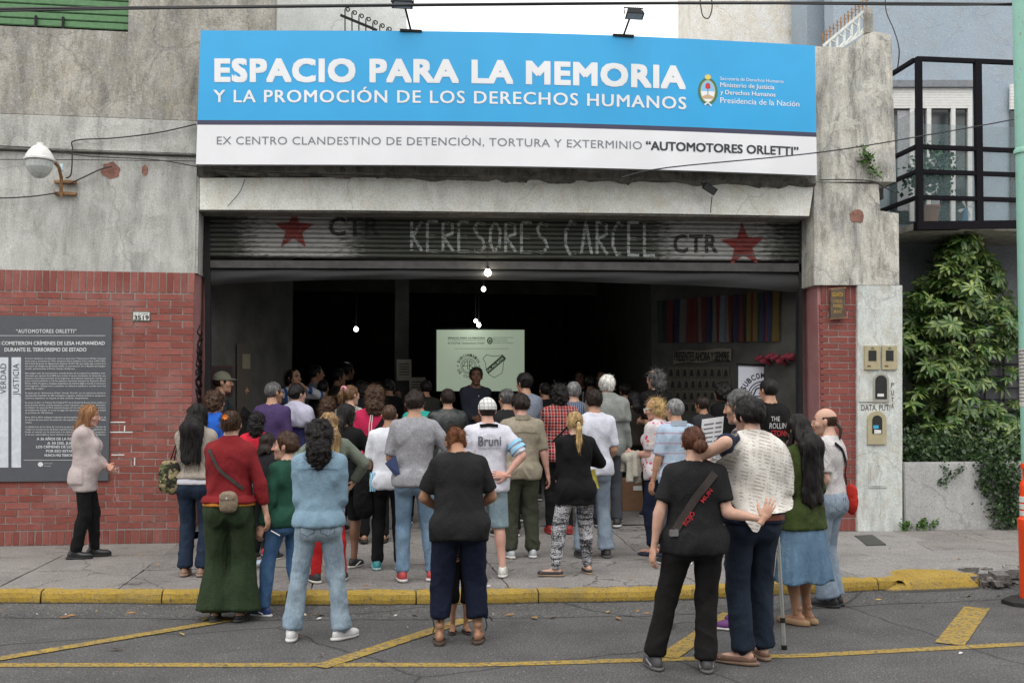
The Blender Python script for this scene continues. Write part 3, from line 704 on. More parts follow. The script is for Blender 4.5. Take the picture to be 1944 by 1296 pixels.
def block(txt, u0, u1, v0, v1, m):
    p, f = fit_text(txt, u0, u1, v1, v0, .03, 1.1)
    # cut into thin rows so it follows the slats
    bm = bmesh.new(); vs = [bm.verts.new((q[0], q[1], 0)) for q in p]
    for q in f:
        try: bm.faces.new([vs[i] for i in q])
        except Exception: pass
    for y in np.arange(min(v0, v1), max(v0, v1), 1.8):
        bmesh.ops.bisect_plane(bm, geom=bm.verts[:] + bm.edges[:] + bm.faces[:], plane_co=(0, y, 0), plane_no=(0, 1, 0))
    bm.verts.index_update(); a = MB(); a.add([sh_map(q.co.x, q.co.y) for q in bm.verts], [tuple(w_.index for w_ in fc.verts) for fc in bm.faces]); bm.free()
    return bld(a, 'stencilled_letters', m, sh)
block('CTR', 1278, 1364, 445, 480, gk); block('CTR', 624, 722, 412, 448, gk)
# bottom rail and the slack dark apron below it
a = MB()
for i in range(1):
    pts = [(398, 494), (398, 508), (930, 510), (1521, 516), (1521, 500), (930, 496)]
    fx(a, pts, YS - .03, YS + .02)
bld(a, 'bottom_rail', plain('grey_shutter_rail', (.075, .072, .07), .6, .2, var=.3, scale=8), sh)
low = [(396, 543), (440, 538), (520, 534), (640, 531), (800, 530), (930, 531), (1080, 534), (1200, 538), (1320, 542), (1420, 547), (1522, 556)]
tt = NT('slack_grey_mesh_curtain'); nn = tt.noise(4, 5, .6, tt.mp((.4, 1, 3))); nf = tt.noise(120, 2, .5); tt.bump(nn, .3, .03)
cur_m = tt.out(tt.mix(1.0, tt.mix(nn, (.026, .026, .027), (.045, .045, .046)), tt.ramp(nf, [(.3, .8), (.7, 1.2)]), 'MULTIPLY'), .8)
v = []; us = np.linspace(396, 1522, 60)
for j in range(7):
    for u in us:
        vl = np.interp(u, [q[0] for q in low], [q[1] for q in low]); vt = 508 + (u - 396) / 1126 * 9
        Y = YS + .03 - .05 * math.sin(j / 6 * math.pi) + .01 * math.sin(u * .03 + j); p = PY(u, vt + (vl - vt) * j / 6, Y); v.append((p.x, Y, p.z))
f = [(j * 60 + i, j * 60 + i + 1, (j + 1) * 60 + i + 1, (j + 1) * 60 + i) for j in range(6) for i in range(59)]
cu_ = mesh('slack_curtain', v, f, cur_m, None, True); kid(cu_, sh)
for (ua, ub) in ((389, 399), (1517, 1524)):
    a = MB(); fx(a, [(ua, 402), (ua, 1000), (ub, 1000), (ub, 402)], YS - .03, YS + .08); bld(a, 'guide_rail', M['iron'], sh)
a = MB(); fx(a, [(388, 396), (388, 412), (1524, 424), (1524, 406)], YS + .02, YS + .5); bld(a, 'drum_box', M['black'], sh)
# --- interior shell ----------------------------------------------------
ins = gar
def wallq(name, p0, p1, z0, z1, m):
    o = mesh(name, [(p0[0], p0[1], z0), (p1[0], p1[1], z0), (p1[0], p1[1], z1), (p0[0], p0[1], z1)], [(0, 1, 2, 3)], m); kid(o, gar); return o
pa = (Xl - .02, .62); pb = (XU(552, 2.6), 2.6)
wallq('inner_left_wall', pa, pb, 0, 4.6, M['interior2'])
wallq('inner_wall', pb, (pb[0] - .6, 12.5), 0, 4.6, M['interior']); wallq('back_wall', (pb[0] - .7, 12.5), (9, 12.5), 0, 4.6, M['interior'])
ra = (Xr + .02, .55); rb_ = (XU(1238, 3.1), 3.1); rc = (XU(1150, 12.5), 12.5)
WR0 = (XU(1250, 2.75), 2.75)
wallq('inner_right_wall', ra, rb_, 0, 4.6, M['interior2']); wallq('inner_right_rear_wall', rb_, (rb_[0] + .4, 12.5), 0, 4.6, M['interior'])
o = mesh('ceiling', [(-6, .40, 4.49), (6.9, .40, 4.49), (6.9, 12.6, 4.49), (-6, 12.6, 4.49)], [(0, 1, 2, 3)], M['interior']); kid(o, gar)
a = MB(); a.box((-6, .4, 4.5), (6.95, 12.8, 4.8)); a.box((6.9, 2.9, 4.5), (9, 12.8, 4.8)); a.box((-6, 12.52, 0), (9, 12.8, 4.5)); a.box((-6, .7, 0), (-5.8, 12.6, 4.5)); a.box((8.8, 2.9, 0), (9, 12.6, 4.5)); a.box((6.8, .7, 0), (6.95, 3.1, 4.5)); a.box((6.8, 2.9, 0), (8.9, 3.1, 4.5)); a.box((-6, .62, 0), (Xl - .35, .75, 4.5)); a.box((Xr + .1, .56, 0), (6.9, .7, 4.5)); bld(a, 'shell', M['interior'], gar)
for Y in (3.2, 5.4, 7.8):
    a = MB(); a.box((-5, Y, 3.95), (7, Y + .15, 4.2)); bld(a, 'roof_beam', M['interior2'], gar)
# column behind the crowd
a = MB(); x = XU(762, 5.6); a.box((x - .12, 5.6, .4), (x + .12, 5.85, 4.5)); bld(a, 'steel_column', M['interior2'], gar)

# --- unseen houses behind the camera, added to block low sky light ------------------------
for i, (x0, x1, h) in enumerate(((-22, -9, 6.5), (-9, 2, 9.5), (2, 12, 7), (12, 24, 10))):
    e = empty('unseen_opposite_house', ((x0 + x1) / 2, -19, 0), ('low', 'tall', 'plain', 'tallest')[i] + ' rendered house added unseen across the street, behind the viewer', 'house')
    a = MB(); a.box((x0 + .02, -26, 0), (x1 - .02, -19 - .3 * (i % 2), h)); kid(a.build('wall', M['housewall'] if i % 2 else M['conc'], None), e)
    for k in range(3):
        for z in (1.0, 4.0): a = MB(); xx = x0 + 2 + k * 3.2; a.box((xx, -19 - .3 * (i % 2), z), (xx + 1.3, -18.96 - .3 * (i % 2), z + 1.7)); kid(a.build('window', plain('far_glass', (.03, .035, .04), .2), None), e)
# ================================================================== the big sign
YSG = -.34
def sgn(u, t, off=0.0):
    u0, u1 = 372 + 9 * (1 - t), 1551 - 4 * (1 - t)
    s = (u - u0) / (u1 - u0); vt = 58 + 29 * s; vb = 312 + 21 * s
    p = PY(u, vt + (vb - vt) * t, YSG); bow = .19 * max(0.0, math.sin(math.pi * min(1, max(0, s)) ** 1.15)) if 0 < s < 1 else 0
    return (p.x, YSG - bow - off, p.z + .01 * bow)
sg = empty('garage_sign', (2, YSG, 5.3), 'long blue and white banner sign over the garage door reading ESPACIO PARA LA MEMORIA', 'sign')
def band(name, t0, t1, m, off=0.0, u0=None, u1=None):
    us = np.linspace(0, 1, 41); v = []
    for t in (t0, t1):
        for s in us:
            a, b = 372 + 9 * (1 - t), 1551 - 4 * (1 - t); v.append(sgn(a + (b - a) * s, t, off))
    o = mesh(name, v, [(i, 41 + i, 42 + i, i + 1) for i in range(40)], m, None, True); return kid(o, sg)
def vinyl(name, c, r=.38):
    t = NT(name); g = t.n('ShaderNodeNewGeometry').outputs['Position']; n = t.noise(1.5, 3, .5, g); f = t.noise(160, 2, .5, g); t.bump(t.math('ADD', n, t.math('MULTIPLY', f, .04)), .12, .03)
    return t.out(t.mix(1.0, c, t.ramp(n, [(.3, .95), (.7, 1.05)]), 'MULTIPLY'), r, spec=.6)
VB, VW, VN = vinyl('blue_vinyl', (.015, .37, .74)), vinyl('white_vinyl', (.80, .81, .84)), vinyl('navy_vinyl', (.035, .035, .085))
VT = vinyl('white_lettering', (.80, .82, .84)); VG = vinyl('grey_lettering', (.17, .19, .22)); VK = vinyl('dark_lettering', (.02, .022, .035))
band('blue_panel', 0, .67, VB); band('navy_stripe', .67, .705, VN); band('white_panel', .705, 1.0, VW)
# return edges, back and frame
bk = []; us = np.linspace(0, 1, 41); v = []
for t in (0, 1):
    for s in us:
        a, b = 372 + 9 * (1 - t), 1551 - 4 * (1 - t); p = sgn(a + (b - a) * s, t); v += [p, (p[0], p[1] + .07, p[2])]
f = [(2 * i, 2 * i + 1, 2 * i + 3, 2 * i + 2) for i in range(40)] + [(82 + 2 * i, 84 + 2 * i, 85 + 2 * i, 83 + 2 * i) for i in range(40)] + [(0, 82, 83, 1), (80, 81, 163, 162)] + [(2 * i + 1, 83 + 2 * i, 85 + 2 * i, 3 + 2 * i) for i in range(40)]
kid(mesh('sign_frame', v, f, plain('sign_frame_metal', (.25, .27, .28), .5, .5)), sg)
for u in (420, 700, 985, 1260, 1510):
    for t in (.15, .85):
        p = Vector(sgn(u, t)) + Vector((0, .07, 0)); a = MB(); a.bar(p, (p.x, .06, p.z), .04); bld(a, 'sign_bracket', M['iron'], sg)
def sflat(name, items, m, off=.0035):
    F = Flat(lambda a, b: sgn(a, b, off))
    for it in items: it(F)
    o = F.build(name, m); return kid(o, sg)
def T(txt, u0, u1, tt, tb, bold=0, sp=1.0): return lambda F: F.text(txt, u0, u1, tb, tt, bold, sp)
def words(txt, u0, u1, tt, tb, bold, sp, m):
    full = text_mesh(txt, 1.0, 0, sp)[0]; a0, a1 = full[:, 0].min(), full[:, 0].max(); k = (u1 - u0) / (a1 - a0); ws = txt.split(' ')
    for i, w_ in enumerate(ws):
        r_ = text_mesh(' '.join(ws[:i + 1]), 1.0, 0, sp)[0][:, 0].max(); me = text_mesh(w_, 1.0, 0, sp)[0][:, 0]; r_ = u0 + (r_ - a0) * k; l_ = r_ - (me.max() - me.min()) * k
        sflat('lettering', [T(w_, l_, r_, tt, tb, bold, sp)], m)
words('ESPACIO PARA LA MEMORIA', 410, 1293, .219, .377, .115, 1.1, VT)
words('Y LA PROMOCIÓN DE LOS DERECHOS HUMANOS', 406, 1296, .446, .536, .03, 1.12, VT)
words('EX CENTRO CLANDESTINO DE DETENCIÓN, TORTURA Y EXTERMINIO', 412, 1212, .793, .851, .0, 1.05, VG)
words('“AUTOMOTORES ORLETTI”', 1220, 1514, .79, .853, .055, 1.0, VK)
for it_ in [T('Secretaría de Derechos Humanos', 1362, 1485, .278, .302, .02), T('Ministerio de Justicia', 1362, 1467, .322, .355, .03), T('y Derechos Humanos', 1362, 1469, .378, .411, .03), T('Presidencia de la Nación', 1362, 1516, .435, .477, .005)]: sflat('lettering', [it_], VT)
cE, tE, ky = 1338, .385, 1 / 250.
def em(name, fn, c, off):
    F = Flat(lambda a, b: sgn(cE + a, tE + b * ky, off)); fn(F); o = F.build(name, vinyl('emblem_' + name, c)); kid(o, sg)
em('wreath', lambda F: F.ring(0, 2, 16.5, 23.5, 4.5), (.05, .16, .07), .004); em('gold_rim', lambda F: F.ring(0, 2, 13.6, 20.4, 1.2), (.6, .5, .2), .0045)
em('upper_field', lambda F: F.ellipse(0, 2, 13, 20, 24, 180, 360), (.22, .52, .80), .004); em('lower_field', lambda F: F.ellipse(0, 2, 13, 20, 24, 0, 180), (.80, .82, .84), .004)
em('sun', lambda F: F.ellipse(0, -25, 6, 5, 16), (.75, .60, .12), .005); em('cap', lambda F: F.poly([(-5, -4), (-4.5, -11), (-1, -14), (4, -12), (5, -4), (0, -2)]), (.55, .02, .02), .006)
em('pike', lambda F: F.rect(-.7, .7, -4, 14), (.25, .15, .08), .0055); em('hands', lambda F: F.poly([(-11, 12), (-3, 8.5), (3, 8.5), (11, 12), (9, 16), (-9, 16)]), (.55, .38, .22), .006)
em('ribbon', lambda F: (F.poly([(-7, 26), (0, 22), (8, 28), (6, 31), (0, 25), (-6, 30)])), (.6, .75, .85), .006)
# ================================================================== floodlights over the sign and on the beam
FB = plain('flood_housing', (.015, .015, .017), .7, 0, spec=.2); FG = plain('flood_glass', (.35, .36, .36), .1)
def floodlamp(c, s, tilt, label, base=None):
    e = empty('floodlight', c, label, 'floodlight')
    r = Matrix.Rotation(tilt, 4, 'X')
    def X(p): return r @ Vector(p)
    a = MB(); hull = [(-s, -s * .5, -s * .4), (s, -s * .5, -s * .4), (s, s * .5, -s * .4), (-s, s * .5, -s * .4), (-s * .7, -s * .3, s * .5), (s * .7, -s * .3, s * .5), (s * .7, s * .3, s * .5), (-s * .7, s * .3, s * .5)]
    a.add([X(p) for p in hull], [(0, 3, 2, 1), (4, 5, 6, 7), (0, 1, 5, 4), (1, 2, 6, 5), (2, 3, 7, 6), (3, 0, 4, 7)]); a.build('housing', FB, e)
    for k in range(-3, 4):
        q = MB(); q.add([X((k * s * .2 - .003, -s * .3, s * .5)), X((k * s * .2 + .003, -s * .3, s * .5)), X((k * s * .2 + .003, s * .3, s * .5)), X((k * s * .2 - .003, s * .3, s * .5)), X((k * s * .2 - .003, -s * .2, s * .75)), X((k * s * .2 + .003, -s * .2, s * .75)), X((k * s * .2 + .003, s * .2, s * .75)), X((k * s * .2 - .003, s * .2, s * .75))], [(4, 5, 6, 7), (0, 1, 5, 4), (1, 2, 6, 5), (2, 3, 7, 6), (3, 0, 4, 7)]); q.build('cooling_fin', FB, e)
    q = MB(); q.add([X((-s * .85, -s * .4, -s * .41)), X((s * .85, -s * .4, -s * .41)), X((s * .85, s * .4, -s * .41)), X((-s * .85, s * .4, -s * .41))], [(0, 1, 2, 3)]); q.build('glass', FG, e)
    q = MB(); q.tube([X((-s * 1.05, 0, -s * .1)), X((-s * 1.05, 0, s * .8)), X((s * 1.05, 0, s * .8)), X((s * 1.05, 0, -s * .1))], .008, 6); q.build('yoke', FB, e)
    if base is not None:
        q = MB(); q.tube([X((0, 0, s * .8)), Vector(base) - Vector(c)], .013, 6); q.build('arm', FB, e)
        q = MB(); b = Vector(base) - Vector(c); q.box(b - Vector((.13, .02, .015)), b + Vector((.13, .05, .015))); q.build('mount', FB, e)
    return e
floodlamp(tuple(PY(1204, 26, -.85)), .11, R(-25), 'black floodlight on a slanting arm above the right half of the sign', sgn(1177, 0.0))
floodlamp(tuple(PY(764, 4, -.85)), .12, R(-25), 'black floodlight on an arm above the sign, left of the open sky', sgn(779, 0.0))
FG = plain('dark_flood_glass', (.05, .05, .055), .15)
e = floodlamp(tuple(PY(1346, 357, -.26)), .095, R(-60), 'small black floodlight fixed on the pale beam over the door')
e.rotation_euler = (0, R(25), R(15))
a = MB(); a.tube([PY(1352, 372, -.2), PY(1350, 388, -.17), PY(1349, 404, -.12)], .006, 5); a.build('cord', M['cable'], e); bpy.data.objects['cord'].matrix_parent_inverse = e.matrix_basis.inverted()
# ================================================================== street lamp on the left wall
L0 = PY(75, 305, -.55)
sl_ = empty('wall_lamp', tuple(L0), 'white bell shaped lamp with ribbed glass on a rusty bracket on the left wall', 'wall lamp')
def lk(mb, name, m, par, sm=True): o = mb.build(name, m, None, sm); return kid(o, par)
a = MB(); a.lathe([(.02, .205), (.035, .20), (.04, .17), (.07, .16), (.12, .10), (.145, .055), (.15, .03), (.165, .02), (.165, .0), (.14, .0)], 28, tuple(L0)); lk(a, 'lamp_shade', M['white'], sl_)
t = NT('ribbed_glass'); t.b.inputs['Transmission Weight'].default_value = .35; gm = t.out((.66, .70, .68), .22)
a = MB(); n = 40; pr = [(.135, .0), (.14, -.03), (.135, -.08), (.12, -.11), (.095, -.15), (.05, -.19), (.01, -.20)]
pv = []
for r_, z in pr:
    for k in range(n): rr = r_ * (1 + (.035 if k % 2 else -.0)); pv.append((L0.x + rr * math.cos(k * 2 * math.pi / n), L0.y + rr * math.sin(k * 2 * math.pi / n), L0.z + z))
a.add(pv, [(i * n + k, i * n + (k + 1) % n, (i + 1) * n + (k + 1) % n, (i + 1) * n + k) for i in range(len(pr) - 1) for k in range(n)]); lk(a, 'glass_globe', gm, sl_, False)
w0, w1 = PY(118, 372, -.03), PY(120, 340, -.03)
a = MB(); a.tube([w0 + Vector((0, -.04, -.02)), w1 + Vector((0, -.08, 0)), PY(112, 318, -.25), PY(100, 303, -.45), L0 + Vector((.12, 0, .06))], .02, 10); lk(a, 'bracket_arm', M['rust'], sl_)
for v in (346, 368):
    a = MB(); p = PY(125, v, -.02); a.box((p.x - .12, -.06, p.z - .016), (p.x + .12, -.0, p.z + .016)); lk(a, 'wall_strap', M['rust'], sl_, False)
a = MB(); p = PY(117, 316, -.12); a.lathe([(.012, -.05), (.02, -.05), (.02, .02), (.012, .03)], 10, tuple(p)); lk(a, 'photocell', plain('pale_blue_plastic', (.45, .6, .7), .4), sl_)
# ================================================================== wires
def wire(name, pts, r, label, Y=None, grp=None):
    a = MB(); P = [PY(p[0], p[1], (p[2] if len(p) > 2 else Y)) for p in pts]
    Q = []
    for i in range(len(P) - 1):
        p0, p1, p2, p3 = P[max(i - 1, 0)], P[i], P[i + 1], P[min(i + 2, len(P) - 1)]
        for k in range(6):
            s = k / 6; Q.append(.5 * ((2 * p1) + (p2 - p0) * s + (2 * p0 - 5 * p1 + 4 * p2 - p3) * s * s + (3 * p1 - p0 - 3 * p2 + p3) * s ** 3))
    Q.append(P[-1]); a.tube(Q, r, 6); o = a.build(name, M['cable'], None, True); tag(o, label, 'cable'); return o
wire('power_cable', [(-300, 24), (0, 18), (400, 14), (900, 9), (1400, 6), (1944, 9), (2300, 14)], .016, 'thick black cable strung across the top of the view from end to end', -2.6)
wire('power_cable', [(-300, 26), (0, 21.5), (600, 12), (1200, 6), (1800, 10), (1944, 6), (2300, -4)], .009, 'thin black cable twisting round the thick one at the top', -2.62)
wire('power_cable', [(1180, 337), (1270, 318), (1560, 289), (1780, 253), (1944, 223), (2200, 170)], .008, 'thin wire sagging across the right end of the sign to the balcony', -.75)
wire('wall_cable', [(-40, 276), (0, 277), (80, 282), (160, 296), (300, 304), (420, 322), (640, 332), (900, 336)], .006, 'thin black cable drooping from the left wall under the sign', -.19)
wire('wall_cable', [(372, 236), (300, 252), (220, 262), (143, 267), (138, 285), (135, 330), (125, 338)], .008, 'black cable looping from the sign down to the wall lamp', -.12)
wire('wall_cable', [(130, 350), (160, 336), (190, 322), (213, 316)], .008, 'short cable from the lamp bracket to the broken plaster hole', -.06)
wire('wall_cable', [(-40, 372), (0, 376), (60, 373), (110, 366)], .008, 'cable running left from the lamp bracket along the wall', -.06)
wire('wall_cable', [(-40, 303), (60, 303), (200, 304), (375, 306)], .005, 'thin straight wire under the left wall groove', -.05)
wire('wall_cable', [(1556, 342), (1600, 341), (1655, 344), (1680, 356), (1700, 366)], .008, 'black cable across the mouldy pier right of the sign', -.1)
wire('wall_cable', [(1682, -20, 1.0), (1682, 20, .6), (1698, 60, .3), (1707, 95, .2), (1704, 130, .3)], .008, 'loose cable hanging over the top of the right pier', .3)
wire('wall_cable', [(1329, 0), (1334, 30), (1346, 34), (1352, 10), (1345, -20)], .01, 'looped cable on the white wall above the sign', 2.9)
wire('wall_cable', [(465, 340), (455, 365), (432, 392)], .004, 'thin cord hanging on the left end of the pale beam', -.08)
# ================================================================== plaque and house number
pqe = empty('memorial_plaque', (-3.6, -.02, 1.8), 'large dark grey plaque with white text on the brick wall', 'plaque')
YP = -.035
a = MB(); a.box((pq[0][0], YP, pq[1][1]), (pq[1][0], -.010, pq[0][1]), .003); kid(a.build('panel', plain('charcoal_panel', (.085, .092, .105), .55, var=.06), None), pqe)
def PF(fn, name, m):
    F = Flat(lambda a, b: (lambda p: (p.x, YP - .003, p.z))(PY(a, b, YP))); fn(F); kid(F.build(name, m), pqe)
WT = plain('plaque_white', (.72, .74, .76), .6, var=.03)
def _p(F):
    F.text('“AUTOMOTORES ORLETTI”', 31, 145, 632, 625, .03, 1.15); F.rect(-80, 200, 636.5, 637.3, 1)
    F.text('AQUÍ SE COMETIERON CRÍMENES DE LESA HUMANIDAD', -33, 199, 654.5, 648, .045, 1.0); F.text('DURANTE EL TERRORISMO DE ESTADO', 9, 164, 667, 660, .045, 1.0)
    for s, a_, b_, v in (('A 36 AÑOS DE LA RECUPERACIÓN', 70, 180, 835), ('A 30 DEL JUICIO', 90, 150, 843), ('LOS CRÍMENES DE LESA HUMANIDAD', 69, 185, 850), ('POR ESO ESTAMOS', 88, 150, 858), ('NUNCA MÁS TERRORISMO DE ESTADO', 85, 180, 866)): F.text(s, a_, b_, v, v - 4.6, .04)
    F.rect(45, 198, 872.5, 873.2); F.ellipse(77, 881, 5, 4.5, 16); F.text('sitio de memoria', 84, 100, 880, 878); F.text('del estado', 84, 96, 885, 883)
PF(_p, 'lettering', WT)
def _b(F):
    F.rect(40, 22, 678, 887) ; F.rect(16, -7, 678, 887)
PF(_b, 'white_bar', plain('plaque_pale_bar', (.62, .66, .72), .6))
body = ['El centro clandestino de detención, tortura y exterminio “Automotores Orletti”, funcionó', 'entre mayo y noviembre de 1976, durante la última dictadura cívico-militar (1976-1983).', 'Fue la base del grupo de Operaciones Tácticas 18 (OT 18), que estaba bajo control de la', 'Secretaría de Inteligencia del Estado (SIDE), en coordinación con el Batallón de Inteligen-', 'cia 601, perteneciente al Primer Cuerpo de Ejército.', '',
 'Este antiguo taller de automotores y vivienda familiar de dos plantas fue alquilado y acon-', 'dicionado por agentes de la SIDE para instalar el centro clandestino de detención, que', 'funcionó como base principal, en la Argentina, de la llamada Operación Cóndor, el', 'pacto criminal mediante el cual los aparatos represivos estatales de Argentina, Brasil,', 'Bolivia, Chile, Paraguay y Uruguay organizaron de manera ilegal y secreta el secuestro,', 'interrogatorio, desaparición y asesinato de militantes políticos y sociales entre los', 'países de la región.', '',
 'Se estima que en “Automotores Orletti”, llamado “El Jardín” por los represores, estuvieron', 'secuestrados alrededor de 300 ciudadanos uruguayos, chilenos, bolivianos, paraguayos,', 'cubanos y argentinos. La mayoría de ellos continúan desaparecidos.', '',
 'En marzo de 2011, el Tribunal Oral Federal Nº1 de la Ciudad de Buenos Aires condenó a', 'penas de entre 20 años y prisión perpetua a cuatro represores que actuaron en “Automoto-', 'res Orletti”. En marzo de 2013 comenzó el juicio por los crímenes cometidos en el marco', 'de la Operación Cóndor, en el cual se juzga a 25 represores por delitos de lesa humanidad', 'en perjuicio de 106 víctimas.', '', 'Entre 2012 y 2013, el Equipo Argentino de Antropología Forense identificó a tres de', 'las víctimas de este centro de detención: dos argentinos y un ciudadano de nacionalidad', 'cubana.', '',
 'La señalización de los sitios de memoria es parte de un proceso y tiene la función de', 'cumplir con el compromiso del Estado argentino de juzgar y establecer responsabilidades del', 'Estado en relación con las violaciones a los derechos humanos, así como el juzgamien-', 'to de sus responsables y hacer efectivo el derecho de las víctimas y sus familiares.']
def _t(F):
    v = 681.5
    for s in body:
        if not s: v += 3.6; continue
        wd = 153 * min(1, len(s) / 84) if len(s) < 76 else 153
        F.text(s, 48, 48 + wd, v, v - 2.7, .012); v += 4.85
PF(_t, 'fine_print', WT)
def vert(F, s, u0, u1, v0, v1):
    p, f = fit_text(s, 0, 1, 0, 1, .0, 1.05); F.add([(u1 - (u1 - u0) * (b), v0 + (v1 - v0) * (1 - a)) for a, b in p], f)
def _v(F):
    for s, u0, u1, v0, v1 in (('VERDAD', 1, 12, 690, 747), ('JUSTICIA', 25, 36, 690, 750)):
        p, f = fit_text(s, 0, 1, 0, 1, .0, 1.05); F.add([(u1 - (u1 - u0) * (1 - b) , v1 - (v1 - v0) * a) for a, b in [(q[0], 1 - q[1]) for q in p]], f)
F = Flat(lambda a, b: (lambda p: (p.x, YP - .006, p.z))(PY(a, b, YP))); _v(F); kid(F.build('lettering', plain('plaque_dark_text', (.05, .05, .07), .6)), pqe)
hn = empty('house_number', tuple(PY(268, 600, -.02)), 'small enamel house number plate 3519 on the brick wall', 'number plate')
def plate(par, u0, u1, v0, v1, Y, th, m, name='plate', bev=.002):
    a = MB(); x0, z0 = xz(u0, v1, Y); x1_, z1 = xz(u1, v0, Y); a.box((x0, Y, z0), (x1_, Y + th, z1), bev); return kid(a.build(name, m, None), par)
plate(hn, 251.5, 285, 591.5, 609, -.022, .012, plain('green_enamel', (.10, .22, .15), .4), 'rim'); plate(hn, 253, 283.5, 593, 607.5, -.025, .006, M['white'], 'face')
def FF(par, Y, fn, m, name='lettering'):
    F = Flat(lambda a, b: (lambda p: (p.x, Y, p.z))(PY(a, b, Y))); fn(F); return kid(F.build(name, m), par)
FF(hn, -.0275, lambda F: (F.text('V. FLORES', 256, 281, 597, 594.3, .02), F.text('3519', 255, 282, 606.5, 598.8, .05)), M['black'])
# small brown metal plaque on the brick pier
sp_ = empty('pier_sign', tuple(PY(1589, 577, -.05)), 'small weathered brown sign with yellow letters on the brick pier', 'sign')
a = MB(); fx(a, [(1577, 549), (1603, 546), (1604, 603), (1577, 606)], -.075, -.05); kid(a.build('plate', plain('brown_tin', (.10, .07, .045), .6, var=.4), None), sp_)
a = MB(); a.tube([PY(1574, 549, -.07), PY(1606, 546, -.07)], .007, 6); a.tube([PY(1574, 606, -.07), PY(1606, 603, -.07)], .007, 6); kid(a.build('rod', M['rust'], None), sp_)
YL = plain('faded_yellow_letter', (.50, .32, .06), .6)
FF(sp_, -.078, lambda F: (F.text('GUARDA', 1580, 1601, 563, 555, .03), F.text('CON EL', 1582, 1599, 574, 569, .02), F.text('PERRO', 1582, 1600, 584, 578, .02), F.text('BRAVO', 1583, 1598, 594, 588, .02)), YL)
# ================================================================== meter boxes on the pilaster
BG = plain('beige_meter_plastic', (.42, .37, .23), .5, var=.12); DK = plain('dark_meter_window', (.035, .035, .035), .25)
YM = -.055
def arch(u0, u1, v0, v1, k=12):
    r = (u1 - u0) / 2; c = (u0 + u1) / 2; pts = [(u0, v1), (u1, v1)]
    for i in range(k + 1): a_ = math.pi * i / k; pts.append((c + r * math.cos(a_), v0 + r - r * math.sin(a_)))
    return pts
def abox(par, pts, Y0, Y1, name, m): a = MB(); fx(a, pts, Y0, Y1); return kid(a.build(name, m, None), par)
for i, (u0, u1, lab) in enumerate(((1642, 1671, 'left of the two beige square meter boxes on the white pilaster'), (1675, 1703.5, 'right of the two beige square meter boxes on the white pilaster'))):
    e = empty('meter_box', tuple(PY((u0 + u1) / 2, 678, YM)), lab, 'meter box')
    abox(e, [(u0, 656), (u0, 701), (u1, 701), (u1, 656)], YM - .03, YM, 'cover', BG); abox(e, [(u0 + 7, 665), (u0 + 7, 685), (u1 - 7, 685), (u1 - 7, 665)], YM - .034, YM - .030, 'window', DK)
    abox(e, [(u0 + 5, 693), (u0 + 5, 696), (u0 + 11, 696), (u0 + 11, 693)], YM - .034, YM - .03, 'badge', plain('rusty_badge', (.15, .07, .03), .6)); a = MB(); p = PY((u0 + u1) / 2, 661, YM - .035); a.tube([p + Vector((-.02, 0, -.01)), p + Vector((0, 0, .012)), p + Vector((.02, 0, -.01))], .004, 5); kid(a.build('handle', M['iron'], None), e)
e = empty('meter_box', tuple(PY(1673, 735, YM)), 'arched glazed meter niche with a white tag on the pilaster', 'meter box')
abox(e, arch(1658, 1688, 708, 763), YM - .02, YM, 'frame', plain('old_frame_paint', (.36, .35, .30), .6)); abox(e, arch(1662, 1684, 712, 757), YM - .026, YM - .020, 'glass', DK); abox(e, [(1666, 747), (1666, 752.5), (1678, 752.5), (1678, 747)], YM - .03, YM - .026, 'tag', M['white'])
e = empty('blank_cover', tuple(PY(1645, 735, YM)), 'blank white arched metal cover left of the glazed meter niche', 'cover')
abox(e, arch(1632, 1657, 709, 758), YM - .012, YM, 'plate', M['pilaster']); abox(e, [(1632, 758.5), (1632, 762), (1659, 762), (1659, 758.5)], YM - .02, YM, 'sill', M['pilaster'])
e = empty('meter_box', tuple(PY(1665, 811, YM)), 'arched beige meter box with a blue sticker low on the pilaster', 'meter box')
abox(e, arch(1648, 1683, 780, 843), YM - .035, YM, 'cover', BG); abox(e, arch(1656, 1675, 788, 823), YM - .038, YM - .035, 'window', DK)
abox(e, [(1658, 807), (1658, 813), (1668, 813), (1668, 807)], YM - .042, YM - .038, 'blue_sticker', plain('blue_sticker', (.05, .4, .62), .5)); abox(e, [(1660, 815), (1660, 823), (1673, 822), (1673, 816)], YM - .042, YM - .038, 'paper_tag', M['white'])
e = empty('access_cover', tuple(PY(1667, 900, YM)), 'square white painted access cover at the foot of the pilaster', 'cover')
abox(e, [(1650, 877), (1650, 925), (1684, 925), (1684, 877)], YM - .014, YM, 'frame', M['pilaster']); abox(e, [(1653, 881), (1653, 922), (1681, 922), (1681, 881)], YM - .022, YM - .014, 'lid', M['pilaster']); a = MB(); p = PY(1667, 884, YM - .024); a.lathe([(.006, -.002), (.006, .002)], 8, tuple(p)); kid(a.build('lock', M['iron'], None), e)
FF(pl_, YM - .003, lambda F: (F.text('DATA, PUT!', 1635, 1690, 779, 768, .02)), spray, 'graffiti')
FF(pl_, YM - .003, lambda F: [F.text(c, 1692, 1697, v + 9, v, .02) for c, v in (('P', 726), ('U', 741), ('T', 754), ('A', 766))], spray, 'graffiti')
for vv in (492, 500, 508, 516, 524): FF(gar, .30, lambda F: F.rect(1526, 1532, vv, vv + 2), spray, 'vent_slot')
